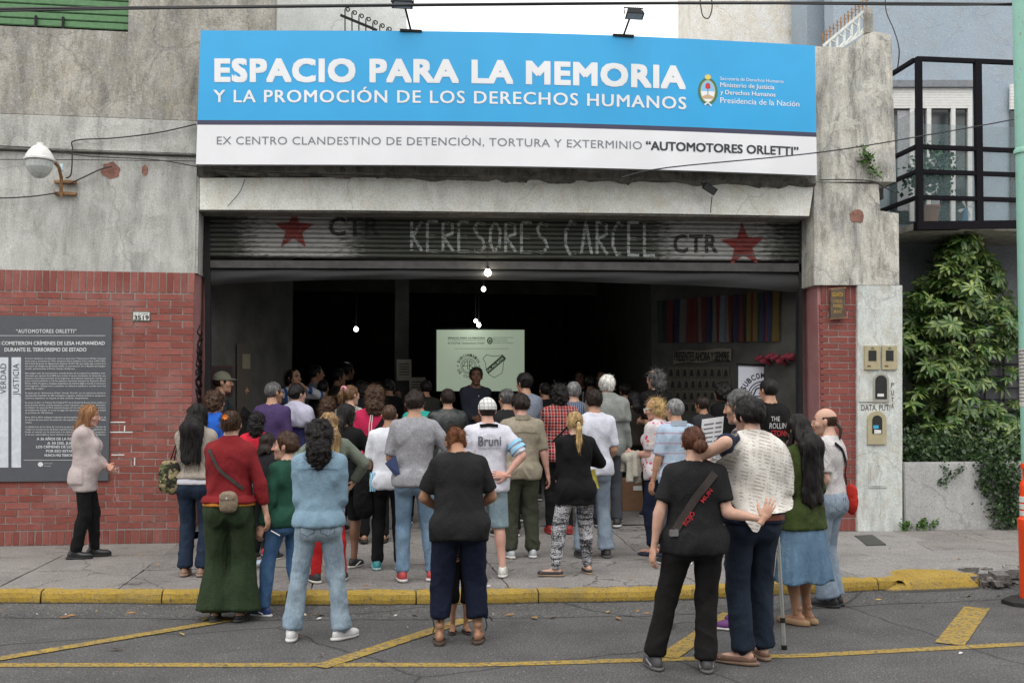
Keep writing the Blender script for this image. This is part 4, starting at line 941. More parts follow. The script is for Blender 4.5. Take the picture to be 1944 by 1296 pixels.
# ================================================================== inside: screen, banners, flags, bulbs
YQ = 4.6
scr = empty('projection_screen', tuple(PY(912, 684, YQ)), 'pale green projection screen with two black club emblems behind the speaker', 'projection screen')
abox(scr, [(826, 623), (826, 745), (998, 745), (998, 623)], YQ + .01, YQ + .03, 'border', M['black'])
abox(scr, [(829, 626), (829, 742), (995.5, 742), (995.5, 626)], YQ, YQ + .01, 'screen', emit('lit_screen', (.27, .325, .245), .55))
SK = emit('screen_ink', (.02, .03, .02), .3)
def CX(x): return 820 + x / 8.642
def CV(y): return 610 + y / 8.64
def ring_text(F, txt, cx, cy, r, h, a0, a1, bold=.03):
    n = len(txt)
    for i, c in enumerate(txt):
        if c == ' ': continue
        a_ = R(a0 + (a1 - a0) * i / max(1, n - 1)); p, f = fit_text(c, -.35 * h, .35 * h, 0, h, bold)
        up = (math.cos(a_), -math.sin(a_)); rt = (-up[1], up[0])
        F.add([(cx + up[0] * (r + b) + rt[0] * a, cy + up[1] * (r + b) + rt[1] * a) for a, b in p], f)
def club(F, cx, cy, k):
    """round AB badge; k = outer ring radius"""
    F.ring(cx, cy, k, k, k * .07); F.ring(cx, cy, k * .82, k * .82, k * .06)
    F.line([(cx - k * .1, cy - k * .62), (cx - k * .1, cy + k * .5)], k * .09); F.line([(cx - k * .1, cy - k * .62), (cx - k * .45, cy - k * .5), (cx - k * .7, cy + .1 * k)], k * .09); F.line([(cx - k * .75, cy), (cx - k * .1, cy)], k * .07)
    F.line([(cx + k * .12, cy - k * .62), (cx + k * .12, cy + k * .55)], k * .09); F.line([(cx + k * .12, cy - k * .62), (cx + k * .45, cy - k * .5), (cx + k * .5, cy - k * .25), (cx + k * .12, cy - k * .02), (cx + k * .55, cy + k * .15), (cx + k * .45, cy + k * .5), (cx + k * .12, cy + k * .55)], k * .08)
    ring_text(F, 'SUBCOMISION', cx, cy, k * 1.22, k * .38, 158, 22); 
    # lower words read the other way round
    txt = 'DE CULTURA'; n = len(txt)
    for i, c in enumerate(txt):
        if c == ' ': continue
        a_ = R(205 + (335 - 205) * i / (n - 1)); p, f = fit_text(c, -.35 * k * .38, .35 * k * .38, 0, k * .38, .03); dn = (math.cos(a_), -math.sin(a_)); rt = (dn[1], -dn[0])
        F.add([(cx + dn[0] * (k * 1.6 - b) + rt[0] * a, cy + dn[1] * (k * 1.6 - b) + rt[1] * a) for a, b in p], f)
    for s in (-1, 1): F.ring(cx + s * k * 1.42, cy, k * .09, k * .09, k * .06, 12)
def _s(F):
    F.text('ESPACIO PARA LA MEMORIA', CX(265), CX(870), CV(285), CV(258), .06); F.text('Y LA PROMOCIÓN DE LOS DERECHOS HUMANOS', CX(265), CX(870), CV(318), CV(300)); F.text('Ex CCDTyE “Automotores Orletti”', CX(265), CX(870), CV(368), CV(340), .04)
    F.ring(CX(950), CV(315), 4.2, 5.5, 2.4); F.ellipse(CX(950), CV(318), 2, 3, 10)
    for i, s in enumerate(('Secretaría de Derechos Humanos', 'Ministerio de Justicia', 'y Derechos Humanos', 'Presidencia de la Nación')): F.text(s, CX(1003), CX(1335 if i in (0, 3) else 1240), CV(270 + i * 30), CV(252 + i * 30))
    F.rect(CX(370), CX(1260), CV(443), CV(448)); club(F, CX(600), CV(728), 14.4)
    sh_ = [(838, 610), (893, 545), (960, 562), (1020, 570), (1090, 566), (1155, 548), (1210, 605), (1175, 660), (1165, 780), (1145, 850), (1020, 920), (925, 860), (888, 790), (880, 680), (838, 610)]
    F.line([(CX(a), CV(b)) for a, b in sh_], 1.0); F.poly([(CX(888), CV(780)), (CX(1155), CV(548)), (CX(1212), CV(612)), (CX(925), CV(858))])
FF(scr, YQ - .004, _s, SK, 'slide_print')
def _c(F):
    p, f = fit_text('CA. ALL BOYS', 0, 1, 0, 1, .04); A, B, C_ = Vector((CX(930), CV(838))), Vector((CX(1200), CV(610))), Vector((CX(893), CV(792)))
    F.add([tuple(A + (B - A) * a * .95 + (C_ - A) * (b * .62 + .2)) for a, b in p], f)
FF(scr, YQ - .008, _c, emit('slide_pale_text', (.25, .31, .23), .5), 'slide_print')
# roller banner by the right jamb
YBn = 1.15
bn = empty('roll_up_banner', tuple(PY(1445, 760, YBn)), 'white roll-up banner with a round black club emblem by the right jamb', 'banner')
abox(bn, [(1402, 692), (1401, 900), (1488, 900), (1488, 696)], YBn, YBn + .01, 'banner_sheet', plain('banner_vinyl', (.72, .74, .84), .5, var=.03)); abox(bn, [(1400, 689), (1400, 693), (1490, 697), (1490, 693)], YBn - .02, YBn + .03, 'top_rail', M['black']); abox(bn, [(1488.2, 694), (1488.2, 900), (1491, 900), (1491, 694)], YBn, YBn + .02, 'side_edge', plain('wine_edge', (.2, .03, .06), .5))
FF(bn, YBn - .004, lambda F: club(F, 1448, 752, 28), M['black'], 'print')
# angled right wall: flags and paper banner, photo grid
def RW(u, v, off=.02):
    """point on the angled right inner wall seen at pixel u,v"""
    P0, P1 = Vector((ra[0], ra[1], 0)), Vector((rb_[0], rb_[1], 0)); n = Vector((-(P1 - P0).y, (P1 - P0).x, 0)).normalized()
    if n.y > 0: n = -n
    d = _ray(u, v); t = (P0 - CAMP).dot(n) / d.dot(n); return CAMP + d * t + n * off
flagc = {'r': (.085, .010, .010), 'y': (.085, .055, .010), 'b': (.010, .014, .045), 'w': (.09, .088, .085), 'g': (.012, .035, .018), 'k': (.012, .012, .012), 'c': (.10, .12, .14)}  # flag colours darkened to carry the shade of the hall
flags = [('tall flag with green and red stripes', 1250, 1282, 'gkr'), ('flag with a blue edge and white field', 1284, 1316, 'bwr'), ('red white and blue flag', 1318, 1352, 'rwrb'), ('red and pale striped flag', 1354, 1394, 'wrcwr'), ('dark blue and red flag', 1396, 1420, 'brk'), ('red and yellow striped flag', 1421, 1452, 'yrygb'), ('blue and red flag', 1453, 1466, 'rb'), ('yellow flag nearest the door', 1467, 1484, 'y')]
for lab, u0, u1, cs in flags:
    vt = np.interp((u0 + u1) / 2, [1250, 1481], [576, 556]); vb = np.interp((u0 + u1) / 2, [1250, 1481], [651, 648])
    e = empty('hanging_flag', tuple(RW((u0 + u1) / 2, vt)), lab + ' hanging on the dark right inner wall', 'flag', 'flags on the right inner wall')
    n = len(cs)
    for i, c in enumerate(cs):
        a0, a1 = u0 + (u1 - u0) * i / n, u0 + (u1 - u0) * (i + 1) / n
        o = grid_mesh('stripe', np.linspace(a0, a1, 4), np.linspace(vt - 4, vb, 8), lambda u, v: tuple(RW(u, v, .03 + .02 * math.sin(u * .5 + (v - vt) * .02))), plain('flag_' + c, flagc[c], .8, var=.1), None); kid(o, e)
pb = empty('paper_banner', tuple(RW(1335, 676)), 'long pale banner reading PRESENTES AHORA Y SIEMPRE on the dark inner wall', 'banner')
o = grid_mesh('sheet', np.linspace(1281, 1391, 12), np.linspace(0, 1, 4), lambda u, s: tuple(RW(u, np.interp(u, [1281, 1391], [667, 661]) + 23 * s + 1.5 * math.sin(u * .1), .03)), plain('brown_paper', (.17, .15, .12), .9), None); kid(o, pb)
F = Flat(lambda a, b: tuple(RW(a, b, .045))); F.text('PRESENTES AHORA Y SIEMPRE', 1284, 1388, 685, 668, .04, .9); kid(F.build('lettering', M['black']), pb)
ppn = plain('dark_photo_sheet', (.10, .09, .07), .9); pdk = plain('dark_portrait', (.015, .015, .015), .9)  # even dark brown for the sheets, near black for the portraits
for r_ in range(4):
    for c_ in range(9):
        u = 1276 + c_ * 13 + (r_ % 2) * 3; v = 706 + r_ * 22
        e = empty('portrait_photo', tuple(RW(u, v)), 'one of the dim portrait photos in rows on the dark right inner wall', 'photo', 'portrait photos on the right inner wall')
        o = mesh('sheet', [tuple(RW(u + a, v + b, .02)) for a, b in ((-6, 10), (6, 10), (6, -10), (-6, -10))], [(0, 1, 2, 3)], ppn); kid(o, e)
        o = mesh('portrait', [tuple(RW(u + a * 4, v + b * 8 , .024)) for a, b in ((-1, 1), (1, 1), (.8, .2), (.5, -.6), (-.5, -.6), (-.8, .2))], [(0, 1, 2, 3, 4, 5)], pdk); kid(o, e)
# red cloth bundle on a shelf near the jamb
a = MB(); 
for i in range(7):
    p = RW(1452 + i * 10, 686 + 5 * math.sin(i * 2), .1); a.tube([p + Vector((-.07, 0, .02)), p + Vector((0, -.03, .05)), p + Vector((.07, 0, 0))], [.03, .05, .03], 7)
tag(a.build('cloth_bundle', plain('dark_red_cloth', (.16, .015, .03), .9), None, True), 'dark red cloth bundled on a wall bracket beside the white roll-up banner', 'cloth')
wp_ = [((1430, 671), (1515, 665)),]
# bulbs
BU = emit('lit_bulb', (1, .93, .78), 14); BW = emit('lit_bulb_cool', (.95, 1, .93), 9)
bulbs = [(926, 518, .30, .043, BU, 'bright warm lamp right under the shutter'), (918, 549, 2.2, .033, BW, 'lit oval bulb just below the shutter curtain'), (903, 609, 4.3, .03, BW, 'small lit bulb above the projection screen'), (909, 617, 4.2, .035, BW, 'lower lit bulb touching the top of the screen'), (676, 625, 5.0, .038, BW, 'lone lit bulb in the dark left of the screen'), (948, 705, 9.5, .0, None, '')]
for u, v, Y, r_, m_, lab in bulbs:
    if not m_: continue
    p = PY(u, v, Y); e = empty('hanging_bulb', tuple(p), lab, 'light bulb')
    a = MB(); a.lathe([(.0001, -r_), (r_ * .7, -r_ * .75), (r_, 0), (r_ * .8, r_ * .6), (r_ * .4, r_ * 1.1)], 14); a.build('bulb', m_, e, True)
    a = MB(); a.lathe([(r_ * .42, r_ * 1.1), (r_ * .42, r_ * 1.9), (r_ * .15, r_ * 2)], 10); a.build('socket', M['black'], e)
    a = MB(); a.tube([(0, 0, r_ * 2), (0, 0, max(.1, (4.4 if Y > 1 else p.z + .28) - p.z))], .004, 5); a.build('cord', M['cable'], e)
    if r_:
        l = bpy.data.lights.new('bulb_light', 'POINT'); l.energy = 2.0 if Y > 1 else 1.5; l.color = (1, .9, .72) if Y < 1 else (.95, 1, .92); l.shadow_soft_size = r_
        o = bpy.data.objects.new('bulb_light', l); COL.objects.link(o); o.parent = e; o.location = (0, -.12, -r_ * 1.6)
# things on the left inner wall
def LWp(u, v, off=.02):
    P0, P1 = Vector((pa[0], pa[1], 0)), Vector((pb_[0], pb_[1], 0)); n = Vector((-(P1 - P0).y, (P1 - P0).x, 0)).normalized()
    if n.y > 0: n = -n
    d = _ray(u, v); t = (P0 - CAMP).dot(n) / d.dot(n); return CAMP + d * t + n * off
pb_ = (XU(552, 2.6), 2.6)
def lwbox(e, pts, off, name, m): o = mesh(name, [tuple(LWp(a, b, off)) for a, b in pts], [tuple(range(len(pts)))], m); return kid(o, e)
e = empty('notice_board', tuple(LWp(418, 720)), 'dark wine notice board on the dim left inner wall above the man in the cap', 'notice board')
lwbox(e, [(397, 750), (438, 750), (438, 694), (397, 694)], .03, 'board', plain('dark_board', (.05, .02, .02), .8)); lwbox(e, [(401, 747), (434, 747), (434, 698), (401, 698)], .034, 'felt', plain('board_felt', (.028, .025, .025), .9))
e = empty('inner_door', tuple(LWp(462, 690)), 'dim brown door with a pale notice on the left inner wall', 'door')
lwbox(e, [(446, 800), (474, 800), (474, 652), (446, 652)], .03, 'leaf', plain('dim_door', (.07, .06, .05), .8)); lwbox(e, [(455, 700), (470, 700), (470, 672), (455, 672)], .04, 'notice', plain('yellowed_paper', (.20, .18, .12), .9))
# papers on the column, carton on the floor
for u0, u1, v0, v1, Y, lab in ((753, 781, 682, 722, 5.4, 'white sheet pinned to the dark column left of the screen'), (777, 808, 716, 760, 5.3, 'pale printed sheet beside the screen, lower than the other')):
    e = empty('pinned_sheet', tuple(PY((u0 + u1) / 2, v0, Y)), lab, 'paper'); abox(e, [(u0, v0), (u0, v1), (u1, v1), (u1, v0)], Y, Y + .005, 'sheet', plain('dim_paper', (.40, .38, .33), .9)); FF(e, Y - .004, lambda F: [F.rect(u0 + 4, u1 - 4, v0 + 8 + i * 5, v0 + 9.4 + i * 5) for i in range(5)], M['black'], 'print')
cb = empty('cardboard_box', tuple(PY(1212, 958, .9)), 'brown cardboard box with a white label on the garage floor', 'box')
p = PY(1205, 940, .9); fzz = floor_z(3, .9)
a = MB(); a.box((p.x - .17, .9, fzz), (p.x + .17, 1.25, fzz + .42), .006); kid(a.build('carton', plain('brown_cardboard', (.22, .12, .065), .85), None), cb); a = MB(); a.box((p.x - .02, .893, fzz + .27), (p.x + .14, .9, fzz + .33)); kid(a.build('label_sheet', M['white'], None), cb)
# ================================================================== house and garden on the right
hs_ = empty('neighbour_house', (9, 2, 0), 'blue grey painted house with a barred window behind the leafy shrub', 'house')
YH = 1.9
xh0 = xz(1532, 50, 2.6)[0]
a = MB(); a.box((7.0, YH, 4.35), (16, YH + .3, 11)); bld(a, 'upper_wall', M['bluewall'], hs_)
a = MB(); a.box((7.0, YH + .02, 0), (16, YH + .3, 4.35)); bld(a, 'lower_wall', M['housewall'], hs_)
a = MB(); fx(a, [(1532, 120), (1532, -120), (1760, -120), (1760, 120)], 2.6, 3.2); bld(a, 'side_wall', M['bluewall'], hs_)
# rooftop white walls
wl = empty('white_building', (5, 3, 6), 'tall peeling white wall rising behind the right half of the sign', 'building')
a = MB(); fx(a, [(1315, 110), (1315, -120), (1532, -120), (1532, 110)], 3.4, 4.2); bld(a, 'wall', M['whitepeel'], wl)
wl2 = empty('white_building', (-.5, 3, 6), 'white painted side wall above the left half of the sign, left of the open sky', 'building')
a = MB(); fx(a, [(515, 110), (515, -120), (763, -120), (776, 110)], 2.4, 4.0); bld(a, 'wall', concrete('old_white_side_wall', (.66, .70, .68), (.35, .35, .33), (.76, .79, .78), .3, .3), wl2)
# scroll spikes on the terrace
ss = empty('scroll_railing', tuple(PY(690, 60, 1.9)), 'black iron railing of curled scrolls peeking over the sign', 'railing')
for i in range(7):
    u = 655 + i * 13.2; v = 16 + i * 6.2; a = MB(); pts = [PY(u, 62, 1.9), PY(u, v + 3, 1.9)]
    c = PY(u + 5, v + 3, 1.9); r_ = .038
    for k in range(1, 13): an = math.pi - k * .62; rr = r_ * (1 - k * .055); pts.append(c + Vector((rr * math.cos(an), 0, rr * math.sin(an))))
    a.tube(pts, .0085, 6); kid(a.build('scroll', M['iron'], None, True), ss)
a = MB(); a.bar(PY(646, 29, 1.9), PY(716, 58, 1.9), .03); kid(a.build('rail', M['iron'], None), ss)
# stair railing over the right pier
sr = empty('stair_railing', tuple(PY(1605, 60, .8)), 'white ornamental stair railing with dark spikes above the right pier', 'railing')
Yr = .9; A0, A1 = PY(1562, 88, Yr), PY(1645, 17, Yr); B0, B1 = PY(1562, 112, Yr), PY(1645, 58, Yr)
WP = plain('chalky_white_iron', (.66, .68, .64), .7, var=.2)
a = MB(); a.bar(A0, A1, .035); a.bar(B0, B1, .035); kid(a.build('rail', WP, None), sr)
for i in range(6):
    s0, s1 = i / 6, (i + 1) / 6; a = MB(); p0, p1 = A0.lerp(A1, s0), B0.lerp(B1, s1); q0, q1 = B0.lerp(B1, s0), A0.lerp(A1, s1); m_ = (p0 + p1) / 2
    a.tube([p0, p0.lerp(p1, .5) + Vector((.03, 0, .03)), p1], .014, 6); a.tube([q0, q0.lerp(q1, .5) + Vector((.04, 0, -.05)), q1], .014, 6); a.bar(A0.lerp(A1, s1), B0.lerp(B1, s1), .02); kid(a.build('ornament_panel', WP, None, False), sr)
for i in range(13):
    s = i / 12; p = A0.lerp(A1, s); a = MB(); a.bar(p, p + Vector((0, 0, .19)), .014); a.bar(p + Vector((-.03, 0, .12)), p + Vector((.03, 0, .12)), .01); kid(a.build('spike', M['rust'], None), sr)
a = MB(); fx(a, [(1645, 62), (1645, 14), (1657, 14), (1657, 62)], .8, .9); kid(a.build('post', M['conc_dark'], None), sr)
# balcony --------------------------------------------------------------
bal = empty('balcony', (8.5, .8, 4.5), 'black steel framed balcony with mesh panels on the blue grey house', 'balcony')
YB = .55; fr = M['darkrail']
def bb(pts, Y0, Y1, name, m, par=bal): return abox(par, pts, Y0, Y1, name, m)
def post(u0, u1, v0, v1, lean=3): bb([(u0, v0), (u0 + lean, v1), (u1 + lean, v1), (u1, v0)], YB, YB + .07, 'post', fr)
post(1741, 1751, 107, 432, 3); post(1852, 1864, 112, 424, 4)
post(1975, 1987, 116, 420, 4)
for v0, v1, h in ((107, 114, 8), (274, 281, 8), (321, 327, 8), (370, 375, 8)):
    bb([(1751, v0), (1751, v0 + h), (2100, v0 + h + (v1 - v0) * 2.0), (2100, v0 + (v1 - v0) * 2.0)], YB + .005, YB + .06, 'rail', fr)
bb([(1742, 420), (1742, 436), (2100, 430), (2100, 416)], YB - .01, YB + .1, 'edge_beam', fr)
xc = xz(1746, 300, YB)[0]
for v in (111, 276, 323, 372): 
    z = PY(1746, v, YB).z; a = MB(); a.box((xc - .03, YB + .07, z - .025), (xc + .03, YH, z + .025)); kid(a.build('side_rail', fr, None), bal)
zb_ = PY(1746, 430, YB).z
a = MB(); a.box((xc - .04, YB + .02, zb_ - .02), (12, YH, zb_ + .06)); kid(a.build('balcony_slab', M['conc_dark'], None), bal)
tm = NT('shade_mesh'); g = tm.tc.outputs['Object']; tr = tm.n('ShaderNodeBsdfTransparent'); mx = tm.n('ShaderNodeMixShader'); mx.inputs[0].default_value = .30; tm.l(tr.outputs[0], mx.inputs[1]); tm.l(tm.b.outputs[0], mx.inputs[2]); tm.l(mx.outputs[0], tm.t.nodes['Material Output'].inputs[0]); meshm = tm.out((.16, .24, .25), .7)
z0_, z1_ = zb_ + .07, PY(1800, 235, YB).z
for (xa_, xb2) in ((xc + .04, xz(1856, 300, YB)[0] - .02), (xz(1866, 300, YB)[0] + .03, xz(1979, 300, YB)[0] - .02)):
    o = mesh('mesh_panel', [(xa_, YB + .05, z0_), (xb2, YB + .05, z0_), (xb2, YB + .05, z1_), (xa_, YB + .05, z1_)], [(0, 1, 2, 3)], meshm); kid(o, bal)
o = mesh('mesh_panel', [(xc, YB + .08, z0_), (xc, YH - .05, z0_), (xc, YH - .05, z1_ + .2), (xc, YB + .08, z1_ + .2)], [(0, 1, 2, 3)], meshm); kid(o, bal)
# balcony window on the wall
YWn = YH - .03
wn = empty('balcony_window', tuple(PY(1780, 300, YWn)), 'white framed balcony window with a half lowered pale roller blind', 'window')
def wb(u0, u1, v0, v1, Y0, Y1, name, m): return abox(wn, [(u0, v0), (u0, v1), (u1, v1), (u1, v0)], Y0, Y1, name, m)
wb(1690, 1858, 152, 165, YWn - .10, YWn, 'lintel', M['housewall'])
for k in range(8): wb(1695, 1846, 166 + k * 5, 170.6 + k * 5, YWn - .05, YWn - .02, 'blind_slat', M['white'])
GLs = plain('dark_window_glass', (.02, .025, .028), .12, bump=0, spec=.8)
wb(1690, 1846, 206, 425, YWn - .005, YWn, 'glass', GLs)
for u in (1728, 1760, 1806, 1838): wb(u, u + 8, 206, 420, YWn - .05, YWn - .012, 'frame', M['white'])
cur = plain('net_curtain', (.40, .40, .42), .9, scale=40, var=.3)
wb(1704, 1727, 210, 400, YWn - .012, YWn - .006, 'curtain', cur); wb(1769, 1784, 300, 400, YWn - .012, YWn - .006, 'curtain', cur)
wn2 = empty('balcony_window', tuple(PY(1925, 300, YWn)), 'second blind covered window at the far right behind the green pole', 'window')
for k in range(8): abox(wn2, [(1918, 160 + k * 6), (1918, 165.5 + k * 6), (2000, 165.5 + k * 6), (2000, 160 + k * 6)], YWn - .05, YWn - .02, 'blind_slat', M['white'])
abox(wn2, [(1918, 208), (1918, 420), (2000, 420), (2000, 208)], YWn - .005, YWn, 'glass', GLs)
# barred ground floor window
gw_ = empty('barred_window', tuple(PY(1880, 740, YH)), 'ground floor window with black bars half hidden by the shrub', 'window')
abox(gw_, [(1800, 640), (1800, 770), (2010, 770), (2010, 640)], YH - .005, YH + .01, 'glass', plain('dim_pane', (.10, .10, .11), .4)); abox(gw_, [(1795, 770), (1795, 779), (2015, 779), (2015, 770)], YH - .12, YH, 'sill', M['conc'])
for v in (655, 690, 713, 735, 757): abox(gw_, [(1800, v), (1800, v + 3), (2010, v + 3), (2010, v)], YH - .08, YH - .06, 'bar', M['iron'])
for u in (1832, 1868, 1904, 1940): abox(gw_, [(u, 640), (u, 770), (u + 3.5, 770), (u + 3.5, 640)], YH - .06, YH - .045, 'bar', M['iron'])
# items on the balcony
e = empty('toy_windmill', tuple(PY(1833, 400, YB + .4)), 'blue and white toy windmill on the balcony floor', 'toy')
a = MB(); p = PY(1832, 425, YB + .4); q = PY(1834, 395, YB + .4); a.tube([p, q], [.05, .025], 8); kid(a.build('body', plain('toy_blue', (.08, .25, .42), .5), None), e)
for an in (.3, 1.9, 3.5, 5.1): a = MB(); d = Vector((math.cos(an), 0, math.sin(an))); n_ = Vector((-d.z, 0, d.x)); a.add([q, q + d * .1 + n_ * .03, q + d * .14, q + d * .1 - n_ * .02], [(0, 1, 2, 3)]); kid(a.build('blade', M['white'], None), e)
# low wall -------------------------------------------------------------
lw = empty('garden_wall', (7.5, .0, PAVE), 'low grey rendered garden wall with ivy at the right', 'garden wall')
a = MB(); z1 = PY(1800, 877, 0).z; a.box((xz(1713, 900)[0] + .003, -.04, 0), (14, .16, z1), .012); bld(a, 'wall', M['lowwall'], lw)
sw = MB(); sw.box((6.9, .16, .3), (14, 1.9, .75)); so_ = sw.build('soil', plain('dark_soil', (.04, .032, .025), .95, var=.4)); tag(so_, kind='structure')
# ================================================================== leaves
def leafmat(name, dark, lightc, edge=None):
    t = NT(name); oi = t.n('ShaderNodeObjectInfo'); a = t.n('ShaderNodeAttribute'); a.attribute_name = 'Col'; sp = t.sep(a.outputs[1])
    g = t.n('ShaderNodeNewGeometry').outputs['Position']; nz = t.noise(6, 3, .6, g)
    c = t.mix(sp[0], dark, lightc)
    c = t.mix(t.math('MULTIPLY', sp[1], t.ramp(nz, [(.42, 0), (.6, 1)])), c, edge or lightc)
    t.b.inputs['Transmission Weight'].default_value = 0; t.l(c, t.b.inputs['Subsurface Radius']) if False else None
    return t.out(c, .35, spec=.5)
LM = leafmat('umbrella_leaf', (.012, .052, .012), (.085, .19, .030), (.36, .42, .13)); IV = leafmat('ivy_leaf', (.018, .04, .015), (.05, .10, .03), (.06, .12, .03)); FN = leafmat('weed_leaf', (.04, .09, .02), (.10, .20, .04))
def leaflet(L, W, rng):
    """one leaflet pointing +x, slightly folded, with a pale blotch in the middle"""
    v = []; c = []; prof = [(0, .04), (.25, .6), (.55, 1), (.82, .7), (1, .05)]
    for s, w_ in prof:
        dz = -.35 * L * s * s
        v += [(L * s, -W * w_ / 2, dz + .12 * W * w_), (L * s, 0, dz), (L * s, W * w_ / 2, dz + .12 * W * w_)]
        k = rng.rand() * .5; c += [(.15 + k * .6, .05, 0), (.5 + .4 * rng.rand(), 1, 0), (.15 + k * .6, .05, 0)]
    f = []
    for i in range(4):
        for j in range(2): f.append((i * 3 + j, (i + 1) * 3 + j, (i + 1) * 3 + j + 1, i * 3 + j + 1))
    return np.array(v), f, np.array(c)
def rosette(seed, n=8, L=.135, W=.05):
    rng = np.random.RandomState(seed); V = []; F = []; C = []
    for i in range(n):
        a = 2 * math.pi * i / n + rng.randn() * .12; v, f, c = leaflet(L * (.8 + .35 * rng.rand()), W * (.85 + .3 * rng.rand()), rng)
        p = rng.uniform(-.25, .45); v = v @ np.array([[math.cos(p), 0, math.sin(p)], [0, 1, 0], [-math.sin(p), 0, math.cos(p)]])
        v = v @ np.array([[math.cos(a), math.sin(a), 0], [-math.sin(a), math.cos(a), 0], [0, 0, 1]]); b = len(V) and sum(len(q) for q in V)
        F += [tuple(k + b for k in q) for q in f]; V.append(v); C.append(np.clip(c * (rng.rand() * .6 + .55), 0, 1))
    return np.concatenate(V), F, np.concatenate(C)
ros = [rosette(s, 7 + s % 3) for s in range(6)]
rmesh = []
for k, (v, f, c) in enumerate(ros):
    me = bpy.data.meshes.new('leaf_rosette'); me.from_pydata([tuple(q) for q in v], [], f); me.update(); at = me.color_attributes.new('Col', 'FLOAT_COLOR', 'POINT'); cc = np.ones((len(v), 4), np.float32); cc[:, :3] = c; at.data.foreach_set('color', cc.ravel()); me.materials.append(LM); rmesh.append(me)
bush = empty('umbrella_shrub', (PY(1810, 800, .9).x, .9, .75), 'big glossy shrub with variegated umbrella leaves behind the low garden wall', 'shrub')
# crown outline in photo pixels: (v, left u, right u)
crown = [(430, 1808, 1840), (470, 1790, 1866), (520, 1762, 1905), (560, 1722, 1915), (620, 1712, 1950), (680, 1710, 1955), (740, 1715, 1925), (790, 1718, 1960), (850, 1718, 1990), (885, 1722, 2000)]
pts = []
rng = np.random.RandomState(11)
while len(pts) < 1050:
    v = 428 + 462 * rng.rand(); ul, ur = np.interp(v, [c[0] for c in crown], [c[1] for c in crown]), np.interp(v, [c[0] for c in crown], [c[2] for c in crown])
    u = ul + (ur - ul) * rng.rand(); depth = rng.rand() ** .8
    if 1850 < u and 670 < v < 765 and rng.rand() < .75: continue
    edge = min(u - ul, ur - u, 90) / 90; Y = .55 + .35 * (1 - edge) + depth * .95 + .25 * math.sin(u * .05) * math.sin(v * .06)
    Y = max(.25, Y)
    if vnoise(np.array([[u * .022, v * .022, 0]]), 6)[0] < .30 and depth < .4: continue
    pts.append((Y, u, v))
pts.sort()
SV = []; SF = []; SC = []; nb_ = 0
for i, (Y, u, v) in enumerate(pts):
    p = PY(u, v, Y); s = .85 + .4 * rng.rand(); e_ = Euler((-.75 + rng.randn() * .35, rng.randn() * .35, rng.rand() * 6.28), 'XYZ'); e_ = Euler((rng.randn() * .3 + .62, rng.randn() * .35, 0)); mt = e_.to_matrix() @ Matrix.Rotation(rng.rand() * 6.28, 3, 'Z')
    if i < 290:
        o = bpy.data.objects.new('leaf_rosette', rmesh[i % 6]); COL.objects.link(o); o.parent = bush; o.location = Vector(p) - bush.location; o.rotation_euler = mt.to_euler(); o.scale = (s, s, s)
    else:
        vv, ff, c_ = ros[i % 6]; q = (np.array(mt) @ (vv * s).T).T + np.array(p); SF += [tuple(k + nb_ for k in f_) for f_ in ff]; nb_ += len(q); SV.append(q); SC.append(c_ * .8)
o = mesh('inner_foliage', np.concatenate(SV), SF, LM, None, False, np.concatenate(SC)); kid(o, bush); tag(o, kind='stuff')
BK = plain('brown_bark', (.09, .07, .05), .9, var=.3, scale=30)
for i in range(16):
    a0 = bush.location + Vector((rng.randn() * .15, rng.randn() * .1, 0)); Y, u, v = pts[300 + i * 27]; p1 = PY(u, v, Y); m_ = (a0 + p1) / 2 + Vector((rng.randn() * .1, 0, .1)); a = MB(); a.tube([a0, m_, p1], [.022, .015, .006], 6); kid(a.build('stem', BK, None, True), bush)
def sprig(name, pts3, n, size, m, label, cat, group=None, kind=None, spread=.05, par=None, seed=0, stem=True):
    r = np.random.RandomState(seed); V = []; F = []; C = []; b = 0
    for i in range(n):
        k = r.rand() * (len(pts3) - 1); j = int(k); p = Vector(pts3[j]).lerp(Vector(pts3[min(j + 1, len(pts3) - 1)]), k - j) + Vector(r.randn(3)) * spread
        L = size * (.6 + .8 * r.rand()); d = r.randn(3); d[1] -= .4; d /= np.linalg.norm(d); q = np.cross(d, r.randn(3)); q /= np.linalg.norm(q) + 1e-6
        P = np.array(p); V += [P, P + d * L * .5 + q * L * .33, P + d * L, P + d * L * .5 - q * L * .33]; F.append((b, b + 1, b + 2, b + 3)); b += 4; c = r.rand(); C += [(c, c * .5, 0)] * 4
    o = mesh(name, V, F, m, None, False, np.array(C)); tag(o, label, cat, group, kind); return o
ivp = []
iv = empty('ivy_plant', (PY(1900, 880, -.1).x, -.06, .14), 'dark ivy hanging over the right end of the low garden wall', 'ivy')
o = sprig('foliage', [PY(u, v, -.09) for u, v in ((1880, 868), (1900, 900), (1892, 940), (1905, 975), (1912, 1000), (1925, 960), (1915, 910), (1935, 890), (1940, 980), (1900, 880), (1870, 872), (1890, 990))], 2600, .05, IV, None, None, spread=.085, seed=1); kid(o, iv); tag(o, kind='stuff')
o = sprig('foliage', [PY(u, v, -.075) for u, v in ((1865, 880), (1868, 905), (1875, 925), (1860, 915), (1862, 870))], 260, .04, IV, None, None, spread=.04, seed=2); kid(o, iv); tag(o, kind='stuff')
o = sprig('trailing_shoot', [PY(u, v, -.07) for u, v in ((1790, 872), (1792, 885), (1800, 900), (1795, 915), (1782, 916), (1800, 905), (1815, 898), (1820, 890), (1828, 880))], 170, .035, IV, None, None, spread=.022, seed=3); kid(o, iv)
